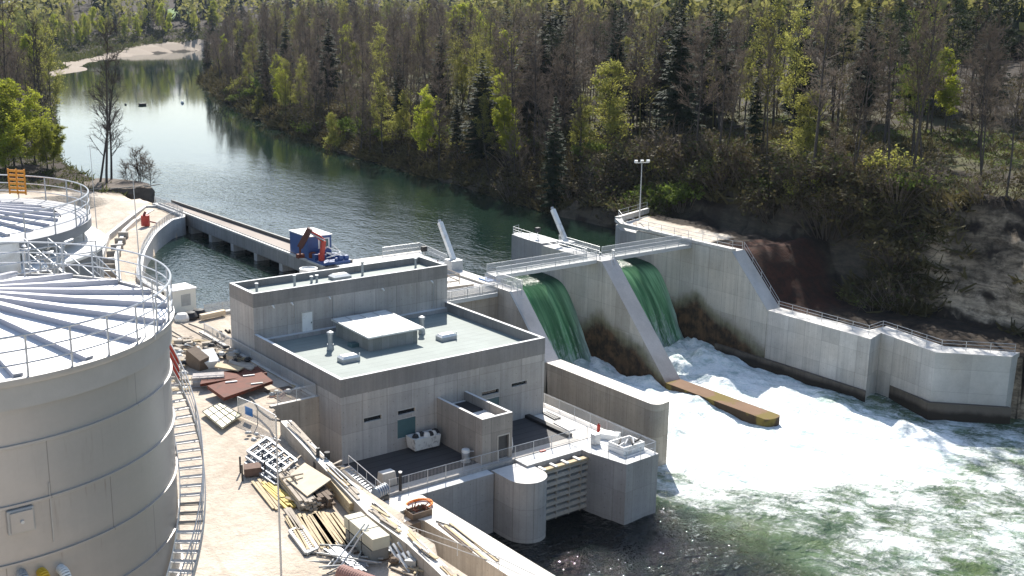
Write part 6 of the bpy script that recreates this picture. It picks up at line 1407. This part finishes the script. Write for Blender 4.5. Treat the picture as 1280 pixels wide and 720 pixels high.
# --- named trees of the right bank, by where they stand
for a in [
 ('bare', 1015, 232, -15, 'tall bare tree with upswept fine branches at the cliff edge right of the lamp mast', 0, 1.15, .3),
 ('bare', 1063, 234, 0, 'bare tree with two slim trunks on the cliff edge left of the grassy strip', 3, .9, 1.2),
 ('bare', 1108, 232, 25, 'thin bare tree above the middle of the lower wing wall', 4, .9, 2.),
 ('bare', 1137, 236, -20, 'tall slim bare tree on the cliff edge above the step in the wing wall', 2, 1., .9),
 ('bare', 1149, 233, -5, 'bare tree close beside the slim one above the step in the wing wall', 4, .8, 3.),
 ('bare', 1226, 240, -10, 'forked bare tree on the cliff edge near the right border', 3, .9, 4.1),
 ('bare', 1258, 246, 60, 'bare tree at the right border leaning over the cliff', 1, .9, 5.),
 ('bare', 1040, 226, 150, 'small crooked bare tree on the grassy strip', 1, 1.1, 2.2),
 ('pale', 1000, 214, 120, 'layered pale green tree beside the tallest bare tree on the cliff', 0, 1.3, .5),
 ('bud', 952, 205, -14, 'tall yellow green budding tree left of the tallest bare tree', 0, .9, .2),
 ('spruce', 942, 206, 60, 'dark narrow spruce under the yellow green budding tree', 2, .8, 2.),
 ('bare', 957, 216, 40, 'slim bare tree at the foot of the dark narrow spruce', 4, .8, 2.),
 ('green', 1182, 165, 66, 'bright fresh green tree in the wood above the wing wall', 0, 1.2, .7),
 ('pine', 1215, 150, -5, 'tall dark pine behind the fresh green tree near the right border', 0, 1.2, 0.),
 ('pine', 1186, 140, -12, 'dark pine left of the tall one near the right border', 1, 1.2, 1.),
 ('pine', 1245, 150, -25, 'dark pine nearest to the right border', 0, 1.2, 2.),
 ('spruce', 845, 190, -2, 'tall dark spruce behind the lamp mast', 1, 1., 1.),
 ('spruce', 772, 160, 2, 'narrow dark spruce topping the skyline in the middle of the wood', 2, .8, 3.),
 ('spruce', 764, 160, 6, 'narrow dark spruce twin just left of the skyline one', 0, .7, 5.),
 ('pale', 757, 198, 84, 'yellowish pale green tree standing alone in the clearing', 0, 1.25, 1.),
 ('spruce', 602, 208, 66, 'dark bushy spruce near the water in the middle of the bank', 1, 1.2, 1.),
 ('spruce', 500, 150, 60, 'dark spruce among budding trees on the middle bank', 0, 1., 2.),
 ('spruce', 697, 120, -5, 'dark spruce with a broad top on the skyline', 1, 1.3, 2.5),
 ('spruce', 616, 60, 8, 'small dark spruce poking above the light green trees', 0, 1., 2.5),
 ('green', 575, 70, 8, 'light green tree on the skyline left of centre', 0, 1.5, 2.),
 ('green', 590, 66, 6, 'light green tree on the skyline right beside another green one', 1, 1.5, 1.),
 ('green', 560, 70, 16, 'smaller light green tree on the skyline at the left of its group', 1, 1.3, 3.),
 ('bare', 640, 198, 34, 'bare tree with a rounded crown at the left edge of the clearing', 1, 1.15, .3),
 ('bare', 667, 200, 24, 'bare tree with straight trunk in the clearing', 0, 1., 1.3),
 ('bare', 693, 190, 30, 'bare tree with forked trunk at the middle of the clearing', 3, 1., 2.3),
 ('bare', 720, 186, 8, 'tall bare tree at the right of the clearing', 2, 1.1, 4.),
 ('bare', 870, 205, 30, 'bare tree with spreading side branches above the abutment', 1, 1.1, 2.6),
 ('bare', 898, 210, 34, 'bare tree with a dense twiggy crown above the abutment', 0, 1.1, .6),
 ('bare', 906, 214, 60, 'thin bare tree in front of the twiggy one above the abutment', 4, .8, .6),
 ('bud', 523, 120, 0, 'slim pale green budding tree rising on the middle bank', 1, .8, .6),
 ('spruce', 800, 160, 40, 'dark spruce at the back of the clearing', 0, 1., .6),
 ('spruce', 823, 168, 30, 'dark spruce between the clearing and the lamp mast', 2, 1.2, .6),
]: hero(*a)
for k in range(22):
    px = rt_.uniform(655, 905); py = rt_.uniform(118, 172); g = ground_hit(px, py)
    if g is None or near_any(g.x, g.y, 2.2): continue
    kd = 'spruce' if k % 3 else 'pine'
    plant(kd, g.x, g.y, min(26, max(14, 37.5-g.z+rt_.uniform(-4, 3))), ('dark spruce' if kd == 'spruce' else 'dark pine')+' in the conifer stand behind the clearing', ('spruces' if kd == 'spruce' else 'pines')+' of the conifer stand', rnd=rt_, wide=1.25)
# --- fill of the right bank
ZONES = []
def zone_name(d, y):
    if y < 60: return 'on the plateau behind the cliff' if d > 24 else 'along the cliff top'
    if y < 180: return ('by the water of the middle bank' if d < 22 else 'deep in the wood of the middle bank')
    return ('at the water on the far bend' if d < 22 else 'deep in the wood behind the far bend')
KN = {'bare': 'purple brown bare tree', 'bud': 'pale budding tree', 'green': 'fresh green tree', 'pale': 'pale green low tree', 'spruce': 'dark spruce', 'pine': 'dark pine'}
n_ = 0; tries = 0
while n_ < 320 and tries < 16000:
    tries += 1; y = -45+ (rt_.random()**1.15)*520; d = 2+108*rt_.random()**1.35
    if y > 62: d = .6+70*rt_.random()**1.6
    b = xb(y); x = b+d
    if y < 62 and d < 17: continue
    if 18 < y < 66 and d < 40 and rt_.random() < .86: continue
    if -25 < y < 20 and d < 26 and rt_.random() < .6: continue
    if near_any(x, y, 2.9+.005*max(0, y)): continue
    # inside the picture?
    q = V((x, y, H(x, y)+8))-CAM; zz = q.dot(FW); sx = 640+F_PX*q.dot(RT)/zz
    if sx < 230 or sx > 1330: continue
    r = rt_.random(); g = fbm(x, y, 11, .016, 3)
    if y < 62: kd = 'bare' if r < .62 else 'bud' if r < .72 else 'spruce' if r < .80+.2*(g > .1) else 'pine' if r < .9 else 'bud'
    else: kd = 'bare' if r < .66 else 'bud' if r < .80 else 'spruce' if r < .88 else 'pale' if r < .95 else 'green'
    if 18 < y < 80 and d > 36 and rt_.random() < .75: kd = 'spruce' if rt_.random() < .6 else 'pine'
    h_ = {'bare': 22, 'bud': 20, 'green': 16, 'pale': 13, 'spruce': 22, 'pine': 23}[kd]*rt_.uniform(.78, 1.12)
    if y > 62 and d < 12: h_ *= .84
    if y < 62: h_ = min(h_, 37-H(x, y)+rt_.uniform(-4, 2.5)) if sx > 600 and sx < 960 else h_
    z_ = zone_name(d, y)
    plant(kd, x, y, max(8, h_), KN[kd]+' '+z_, KN[kd]+'s '+z_, rnd=rt_); n_ += 1
# shrubs along the water, on the cliff top and over the ledges
n_ = 0
while n_ < 120:
    y = -28+rt_.random()**1.3*330; b = xb(y)
    if y < 62: d = rt_.choice((rt_.uniform(7, 13), rt_.uniform(7, 13), rt_.uniform(12, 34)))
    else: d = rt_.uniform(.3, 14)
    x = b+d
    if 8 < y < 42 and x < 86 or (y < -3 and d < 13): continue
    z_ = ('hanging over the cliff' if d < 13 else 'in the clearing above the dam') if y < 62 else ('at the waterline of the middle bank' if y < 160 else 'at the waterline of the far bend')
    kd = 'shrub' if rt_.random() < .74 else 'shrub_green'
    plant(kd, x, y, rt_.uniform(2.2, 4.4)*(1.25 if y > 62 else 1), ('twiggy brown shrub ' if kd == 'shrub' else 'green leafed shrub ')+z_, ('brown shrubs ' if kd == 'shrub' else 'green shrubs ')+z_, rnd=rt_, wide=1.2, zoff=-.15); n_ += 1
n_ = 0
while n_ < 80:
    y = -6+rt_.random()*70; d = rt_.uniform(1.5, 15); x = xb(y)+d
    if 8 < y < 42 and x < 85: continue
    if y < 0 and d < 9: continue
    plant('shrub', x, y, rt_.uniform(2.6, 5.2), 'dark brown tangled shrub clinging to the cliff above the abutment', 'brown shrubs clinging to the cliff', rnd=rt_, wide=1.3, zoff=-.4); n_ += 1
for (px, py, l) in ((838, 268, 'bright green bush right behind the lamp mast'), (812, 262, 'dark green bush left of the bright one behind the lamp mast'), (855, 262, 'olive bush on the slope above the abutment platform')):
    g = ground_hit(px, py); plant('shrub_green', g.x, g.y, 4.5, l, variant=0, wide=1.1, rnd=rt_)
# --- undergrowth on the right bank: one mass
ug = Geo(); ru = random.Random(5); cnt = 0
def clump(G, c, s, rnd, n, up=.6):
    for k in range(n):
        d = V((rnd.gauss(0, 1), rnd.gauss(0, 1), abs(rnd.gauss(up, .5)))).normalized(); o = d.cross(V((rnd.gauss(0, 1), rnd.gauss(0, 1), rnd.gauss(0, 1)))).normalized()*s*.09; q = c+V((rnd.gauss(0, .4), rnd.gauss(0, .4), 0))*s; L = s*rnd.uniform(.4, 1.1); G.quad(q-o, q+o, q+d*L+o*.4, q+d*L-o*.4)
while cnt < 17000:
    y = -40+ru.random()**1.5*440; d = 2.5+ru.random()**1.6*46; x = xb(y)+d
    if y > 62: d = .3+ru.random()**1.5*26; x = xb(y)+d
    if 8 < y < 42 and x < 85: continue
    if 14 < d < 42 and y < 16 and ru.random() < .72: continue
    if y < -3 and d < 13 and ru.random() < .85: continue
    if d < 14 and y < 62 and noise.noise((x*.09, y*.09, 3)) < (.15 if y < -3 else -.6): continue
    s = ru.uniform(.5, 1.3)*(1+y*.003)*(1.9 if d < 15 and y < 62 else 1); clump(ug, V((x, y, H(x, y)-.1)), s, ru, 9); cnt += 1
me = ug.mesh('undergrowth', M['brush']); o = bpy.data.objects.new('undergrowth', me); COL.objects.link(o); tag(o, 'tangled brown undergrowth and ivy covering the far bank and cliff', 'undergrowth', kind='stuff')
gg = Geo(); cnt = 0
while cnt < 6000:
    y = -30+ru.random()*100; d = 14+ru.random()*46; x = xb(y)+d
    if noise.noise((x*.06, y*.06, 9)) < .0: continue
    clump(gg, V((x, y, H(x, y)-.05)), ru.uniform(.25, .6), ru, 6, .9); cnt += 1
me = gg.mesh('grass', M['leaf_mid']); o = bpy.data.objects.new('grass', me); COL.objects.link(o); tag(o, 'fresh green grass and herbs on the plateau above the cliff', 'grass', kind='stuff')

# --- the wood behind the first rows reads as one mass
def thin_tree(G, c, h, rnd, bud):
    G.cone(c, c+V((rnd.gauss(0, .5), rnd.gauss(0, .5), h)), h*.007, .02, 3)
    for k in range(46):
        u = rnd.uniform(.32, 1.); az = rnd.uniform(0, 2*pi); L = h*.15*(1.2-.9*u)*rnd.uniform(.5, 1.2)+.4; a = c+V((0, 0, h*u*.96)); a = a+V((cos(az), sin(az), .7))*L*rnd.uniform(0, .7); d = V((cos(az)+rnd.gauss(0, .4), sin(az)+rnd.gauss(0, .4), rnd.uniform(.4, 1.4))).normalized(); o = d.cross(V((rnd.gauss(0, 1), rnd.gauss(0, 1), .2))).normalized()*.045; G.tri(a-o, a+o, a+d*L)
        for j in range(2): d2 = rdir(rnd, d, .5); s_ = a+d*L*rnd.uniform(.2, .8); G.tri(s_-o*.7, s_+o*.7, s_+d2*rnd.uniform(.6, 1.5))
        if bud:
            for j in range(3): G.leaf(a+d*L*rnd.random()+V((rnd.gauss(0, .3), rnd.gauss(0, .3), rnd.gauss(0, .3))), rnd.uniform(.15, .3), rnd)
wa, wb = Geo(), Geo(); rw_ = random.Random(77); cnt = 0
while cnt < 1250:
    y = -55+rw_.random()**1.1*520; d = 22+150*rw_.random()**1.2; x = xb(y)+d
    if 14 < y < 66 and d < 46: continue
    if y < 40 and d < 48: continue
    bud = fbm(x, y, 21, .02, 3)+rw_.gauss(0, .25) > .28; h_ = rw_.uniform(13, 22); h_ = min(h_, 38-H(x, y)+rw_.uniform(-4, 2))
    thin_tree(wb if bud else wa, V((x, y, H(x, y)-.4)), max(9, h_), rw_, bud); cnt += 1
for G, m_, l in ((wa, 'twig', 'purple brown mass of bare wood behind the first rows of trees'), (wb, 'twig_bud', 'pale green budding mass of wood behind the first rows of trees')):
    me = G.mesh('background_wood', M[m_]); o = bpy.data.objects.new('background_wood', me); COL.objects.link(o); tag(o, l, 'wood', kind='stuff')
ub = Geo(); cnt = 0
while cnt < 9000:
    y = -50+rw_.random()**1.2*480; d = 14+rw_.random()*110; x = xb(y)+d
    if 14 < y < 60 and d < 40 and noise.noise((x*.08, y*.08, 4)) > -.1: continue
    if y < 18 and d < 44 and rw_.random() < .75: continue
    s_ = rw_.uniform(.7, 1.7); clump(ub, V((x, y, H(x, y)-.1)), s_, rw_, 10, .9); cnt += 1
me = ub.mesh('understorey', M['brush']); o = bpy.data.objects.new('understorey', me); COL.objects.link(o); tag(o, 'brown twiggy understorey between the trunks of the far wood', 'undergrowth', kind='stuff')

# --- left bank
for a in [
 ('green', 30, 215, 128, 'yellow green leafy tree behind the second tank', 0, 1.5, 1.),
 ('green', 58, 213, 150, 'yellow green bushy tree at the water behind the second tank', 1, 1.3, 2.),
 ('green', 8, 220, 150, 'yellow green leafy tree at the left border', 1, 1.5, 3.),
 ('dark', 40, 195, 22, 'tall dark bare tree rising out of the yellow green trees on the left', 0, .9, 1.),
 ('dark', 56, 192, 34, 'slim dark bare tree right beside the tall one on the left', 2, .9, 2.),
 ('green', 46, 205, 118, 'rounded yellow green tree in front of the dark bare trees on the left', 1, 1.4, 5.),
 ('green', 18, 208, 104, 'taller yellow green tree behind the others at the left border', 0, 1.4, 2.2),
 ('bud', 66, 180, 40, 'budding tree at the water edge on the left bank', 0, .9, 2.),
 ('green', -4, 216, 90, 'large yellow green tree cut by the left border', 1, 1.3, .5),
 ('green', 66, 212, 160, 'low bright green tree overhanging the water on the left', 0, 1.5, 4.),
 ('bare', 14, 190, -10, 'bare tree at the left border behind the green trees', 1, 1., 4.),
]: hero(*a)
for k, (px, py, tp, v, w) in enumerate(((124, 227, 60, 0, 1.), (133, 231, 24, 1, 1.), (139, 224, 96, 2, 1.3))):
    g = PZ(px, py, 6.6); D_ = sqrt((g.x-CAM.x)**2+(g.y-CAM.y)**2); d = ray(px, tp); hh = CAM.z+d.z*D_/sqrt(d.x**2+d.y**2)-6.6
    t = plant('dark', g.x, g.y, hh, ('leftmost', 'tallest', 'shortest')[k]+' of three dark bare trees on the small bank before the river', None, v, .6*k, w, rnd=rt_); t.location.z = 6.3
for k, (px, py, s_) in enumerate(((160, 228, 3.2), (176, 226, 5.0), (188, 227, 3.6))):
    g = PZ(px, py, 6.6); t = plant('twiggy', g.x, g.y, s_*1.2, ('low', 'tall', 'rounded')[k]+' thin grey shrub beside the three bare trees on the small bank', None, k, .4*k, 1.1, rnd=rt_, cat='shrub'); t.location.z = 6.3
# the cut bank under them
mb = MB(); P_ = [PZ(117, 257, 4.4), PZ(196, 252, 4.4)]; b0, b1 = P_
tp = [PZ(117, 234, 6.6), PZ(150, 230, 6.7), PZ(194, 230, 6.6)]
xs0 = [b0.lerp(b1, k/14) for k in range(15)]; v0 = len(mb.v)
for k, q in enumerate(xs0):
    for j, (hh, bk) in enumerate(((-.8, 0), (.6, .4), (1.6, .5), (2.3, .9), (2.5, 2.5), (2.4, 6), (1.4, 14))):
        n3 = noise.noise((q.x*.7, j*.9, q.y*.7)); mb.v.append(V((q.x+.5*n3, q.y+bk*1.5+.6*n3, 4.5+hh+.35*n3)))
for k in range(14):
    for j in range(6): a = v0+k*7+j; mb.f.append((a, a+7, a+8, a+1))
o = mb.build('cut_bank', plain('dark_earth', (.11, .085, .065), .95, 0, .5, 1.2, dirt=(.045, .038, .028)), smooth=True, kind='structure')
for k in range(7):
    q = xs0[2*k].copy(); a = q+V((0, 1.2, 2.5)); b = a+V((rt_.uniform(1.5, 3.5), rt_.uniform(-.6, .8), rt_.uniform(-.2, .5))); mb = MB(); mb.tube(a, b, .13, 6, .06); tag(mb.build('driftwood_log', M['wood_grey']), 'weathered log lying along the edge of the cut bank below the bare trees', 'log', 'logs on the cut bank')
n_ = 0; tries = 0
while n_ < 95 and tries < 9000:
    tries += 1; y = 150+rt_.random()*300; d = 2+rt_.random()*60; x = xl(y)-d
    q = V((x, y, H(x, y)+8))-CAM; zz = q.dot(FW); sx = 640+F_PX*q.dot(RT)/zz
    if sx < -40 or sx > 110 or near_any(x, y, 2.6): continue
    if sx > 72 and y < 380: continue
    kd = 'bare' if rt_.random() < .6 else 'bud' if rt_.random() < .7 else 'green'
    plant(kd, x, y, rt_.uniform(13, 22), KN[kd]+' in the wood on the left bank', KN[kd]+'s in the left bank wood', rnd=rt_); n_ += 1
n_ = 0; tries = 0
while n_ < 80 and tries < 9000:
    tries += 1; y = 440+rt_.random()*290; d = 25+rt_.random()**1.5*60; x = xl(y)-d/.7
    q = V((x, y, H(x, y)+8))-CAM; zz = q.dot(FW); sx = 640+F_PX*q.dot(RT)/zz
    if sx < 20 or sx > 275 or near_any(x, y, 4.5): continue
    if 212 < sx < 238: continue
    kd = 'bud' if rt_.random() < .45 else 'green' if rt_.random() < .35 else 'bare' if rt_.random() < .6 else 'spruce'
    plant(kd, x, y, rt_.uniform(11, 21), KN[kd]+' behind the pale gravel bar', KN[kd]+'s behind the gravel bar', rnd=rt_); n_ += 1
lg = Geo(); cnt = 0; rl_ = random.Random(12)
while cnt < 3200:
    y = 112+rl_.random()*330; d = .3+rl_.random()**1.5*50; x = xl(y)-d; clump(lg, V((x, y, H(x, y)-.1)), rl_.uniform(.6, 1.6), rl_, 9, .8); cnt += 1
cnt = 0
while cnt < 3400:
    y = 435+rl_.random()*300; d = 14+rl_.random()**1.3*90; x = xl(y)-d; clump(lg, V((x, y, H(x, y)-.2)), rl_.uniform(1.6, 3.6), rl_, 8, .8); cnt += 1
me = lg.mesh('undergrowth', M['brush_green']); o = bpy.data.objects.new('undergrowth', me); COL.objects.link(o); tag(o, 'green brown undergrowth along the left river bank', 'undergrowth', kind='stuff')
# --- far woods: one mass of many small crowns
fg = Geo(); rf_ = random.Random(31)
fw_l = Geo()
def far_tree(G, c, h, rnd, conif):
    if conif:
        for k in range(9):
            u = k/9; r = h*.19*(1-u)
            for s_ in range(3): a = rnd.uniform(0, 2*pi); e = c+V((cos(a)*r, sin(a)*r, h*(.12+.86*u)-.1*h*rnd.random())); t_ = c+V((0, 0, h*(.25+.86*u*.9))); o = V((-sin(a), cos(a), 0))*r*.6; G.tri(e-o, e+o, t_)
    else:
        for k in range(26):
            d = V((rnd.gauss(0, 1), rnd.gauss(0, 1), rnd.gauss(0, 1))).normalized(); q = c+V((d.x*h*.26, d.y*h*.26, h*(.58+.36*d.z))); G.leaf(q, h*rnd.uniform(.06, .12), rnd)
        G.cone(c, c+V((0, 0, h*.7)), h*.015, h*.006, 3)
cnt = 0; tries = 0
FW_MEAD = PD(224, 18, 1100)
while cnt < 9500 and tries < 140000:
    tries += 1; D_ = 330*(14 ** rf_.random()); sx = rf_.uniform(-60, 1340); d = ray(sx, 200); k = D_/sqrt(d.x**2+d.y**2); x, y = CAM.x+d.x*k, CAM.y+d.y*k
    if y < 760 and xl(y)-4 < x < xb(y)+60: continue
    if y >= 760 and xl(y)-5 < x < xb(y)+5: continue
    if y < 735 and x <= xl(y) and (xl(y)-x) < 60: continue
    if x > xb(y) and x-xb(y) < 150: continue
    if 210 < sx < 237 and D_ < 900 and rf_.random() < .75: continue
    if sx < 262 and D_ > 900:
        q = ray(sx, 200); zz = H(x, y)-CAM.z; py = 360-F_PX*((V((x, y, H(x, y)))-CAM).dot(UP)/(V((x, y, H(x, y)))-CAM).dot(FW))
        if 210 < sx < 237 and D_ < 1500: continue
        if noise.noise((x*.004, y*.004, 1)) > .6: continue
    if any(abs(sx-hx) < 8 and D_ < hd for hx, hd in ((18, 900), (104, 1050), (121, 1050), (168, 1150), (186, 1200), (218, 1180))) and rf_.random() < .85: continue
    h_ = rf_.uniform(14, 25); con = rf_.random() < .35
    far_tree(fg if con else fw_l, V((x, y, H(x, y)-.5)), h_, rf_, con); cnt += 1
for G, m_, l in ((fg, 'needle', 'far dark conifer woods covering the hills behind the river bend'), (fw_l, 'twig_bud', 'far brown and budding woods covering the hills behind the river bend')):
    me = G.mesh('distant_woods', M[m_]); o = bpy.data.objects.new('distant_woods', me); COL.objects.link(o); tag(o, l, 'woods', kind='stuff')
# meadow and houses on the far left slope
def house(px, py, D_, w, dp, hw, hr, wall, roof, label, rz=.3, nwin=3):
    p = PD(px, py, D_); z = H(p.x, p.y)
    p = V((p.x, p.y, max(z, p.z-hw))); t = thing('village_house', label, 'house', p)
    u = V((cos(rz), sin(rz), 0)); v = V((-sin(rz), cos(rz), 0)); c = p
    mb = MB(); mb.obox(c+V((0, 0, (hw-14)/2)), u*w/2, v*dp/2, (0, 0, (hw+14)/2)); mb.build('wall', wall, t)
    mb = MB(); e = .8; a0 = c+V((0, 0, hw)); A = [a0-u*(w/2+e)-v*(dp/2+e), a0+u*(w/2+e)-v*(dp/2+e), a0+u*(w/2+e)+v*(dp/2+e), a0-u*(w/2+e)+v*(dp/2+e)]; R0, R1 = a0-u*(w/2+e)+V((0, 0, hr)), a0+u*(w/2+e)+V((0, 0, hr))
    mb.quad(A[0], A[1], R1, R0); mb.quad(A[2], A[3], R0, R1); mb.quad(A[1], A[2], R1); mb.quad(A[3], A[0], R0); mb.quad(A[3], A[2], A[1], A[0]); mb.build('roof', roof, t)
    for k in range(nwin):
        q = c-v*(dp/2+.06)+u*(w*((k+.5)/nwin-.5))+V((0, 0, hw*.55)); mb = MB(); mb.obox(q, u*.7, v*.05, (0, 0, .8)); mb.build('window', M['glass'], t)
M['roof_red'] = plain('village_roof', (.24, .15, .12), .8); M['roof_dark'] = plain('slate_roof', (.16, .16, .18), .7); M['wall_white'] = plain('white_render', (.72, .70, .66), .8, 0, .08)
for a in ((18, 14, 900, 22, 11, 5, 4, M['wall_white'], M['roof_dark'], 'long white house at the far left top corner of the picture', .2, 5), (6, 6, 980, 16, 10, 5, 4, M['wall_white'], M['roof_red'], 'house with a reddish roof in the far left top corner', .7, 3),
          (48, 22, 860, 10, 8, 4, 3, M['wall_white'], M['roof_dark'], 'small white shed among trees at the far left', .4, 2), (104, 8, 1050, 20, 11, 6, 4, M['wall_white'], M['roof_dark'], 'white house with dark roof on the far hillside left of the bare trees', .1, 4), (122, 6, 1080, 12, 9, 5, 4, M['wall_white'], M['roof_red'], 'narrow white house right of the dark roofed one on the hillside', .5, 3),
          (168, 8, 1150, 16, 10, 6, 4, M['wall_white'], M['roof_red'], 'white walled house above the gravel bar with a reddish roof', .4, 3), (186, 5, 1200, 14, 10, 5, 4, M['wall_white'], M['roof_dark'], 'house half hidden by trees left of the meadow', .2, 3), (218, 9, 1180, 30, 12, 4, 4, M['wall_white'], M['roof_dark'], 'long dark roofed farm building above the green meadow', .15, 6)):
    house(*a)
md = MB(); cs_ = [(207, 26), (240, 24), (238, 10), (210, 12)]
G_ = [ground_hit(x, y) for x, y in cs_]
for i in range(10):
    for j in range(10):
        f = lambda u, v: (lambda p: V((p.x, p.y, H(p.x, p.y)+.4)))(G_[0].lerp(G_[1], u).lerp(G_[3].lerp(G_[2], u), v))
        md.quad(f(i/10, j/10), f((i+1)/10, j/10), f((i+1)/10, (j+1)/10), f(i/10, (j+1)/10))
o = md.build('meadow', plain('meadow_green', (.10, .17, .035), .95, 0, .2, .02), kind='structure')
# boats and buoys on the river
c = PZ(178, 131.5, ZU); mb = MB(); mb.hexa([(c.x-1.0, c.y-.6, ZU-.2), (c.x+1.0, c.y-.6, ZU-.2), (c.x+1.0, c.y+.6, ZU-.2), (c.x-1.0, c.y+.6, ZU-.2)], [(c.x-1.2, c.y-.7, ZU+.6), (c.x+1.2, c.y-.7, ZU+.6), (c.x+1.2, c.y+.7, ZU+.6), (c.x-1.2, c.y+.7, ZU+.6)]); tag(mb.build('raft', M['black'], bevel=.1), 'small dark raft floating on the river right of the bare trees', 'raft')
c = PZ(157, 131, ZU); mb = MB(); mb.lathe((c.x, c.y, ZU-.2), [(.3, 0), (.42, .3), (.25, .6), (0, .7)], 10); tag(mb.build('buoy', M['black'], smooth=True), 'dark round buoy on the river left of the raft', 'buoy')
c = PZ(228, 129, ZU); mb = MB(); mb.lathe((c.x, c.y, ZU-.2), [(.5, 0), (.6, .4), (.3, .9), (0, 1.0)], 10); tag(mb.build('buoy', M['white_paint'], smooth=True), 'pale small buoy far out on the calm river', 'buoy')
for k, (px, py) in enumerate(((237, 67), (255, 66))):
    g = PZ(px, py, 5.4); mb = MB(); mb.lathe((g.x, g.y, H(g.x, g.y)-.3), [(2.2, 0), (2.0, 1.2), (1.0, 2.0), (0, 2.2)], 8); tag(mb.build('boulder', M['dark_steel']), ('left', 'right')[k]+' dark boulder at the far tip of the gravel bar', 'boulder')
# riprap stones by the end of the wing wall
for k in range(46):
    y = rt_.uniform(-31, -19); d = rt_.uniform(-2.5, 4); x = xb(y)+d-1; s_ = rt_.uniform(.5, 1.1); c = V((x, y, max(H(x, y), ZD)+.1)); mb = MB(); mb.lathe(c-V((0, 0, s_*.6)), [(s_*.6, 0), (s_, s_*.5), (s_*.8, s_*1.0), (s_*.2, s_*1.25)], 7, .3*k, .3*k+2*pi)
    mb.v = [v+V((.22*s_*noise.noise((v.x*1.3, v.y*1.3, v.z*1.3)), .22*s_*noise.noise((v.y, v.z, v.x)), .2*s_*noise.noise((v.z, v.x*1.2, v.y)))) for v in mb.v]
    tag(mb.build('riprap_stone', plain('stone', (.26, .235, .20), .9, 0, .4, 1.)) if k == 0 else mb.build('riprap_stone', bpy.data.materials['stone']), 'grey block of riprap in the bank beyond the end of the wing wall', 'stone', 'riprap stones at the end of the wing wall')

# ================================================================== AIR
mb = MB(); mb.box((-2600, -500, -30), (5400, 6700, 620)); 
hz = mb.build('haze', bpy.data.materials.new('haze_air'), kind='stuff'); hm = hz.data.materials[0]; hm.use_nodes = True
nt = hm.node_tree; nt.nodes.clear(); ho = nt.nodes.new('ShaderNodeOutputMaterial'); pv = nt.nodes.new('ShaderNodeVolumePrincipled')
pv.inputs['Color'].default_value = (.72, .82, 1., 1); pv.inputs['Density'].default_value = .00004; pv.inputs['Anisotropy'].default_value = .2
nt.links.new(pv.outputs[0], ho.inputs['Volume'])
hz['label'] = 'faint blue haze in the air over the valley'; hz['category'] = 'haze'
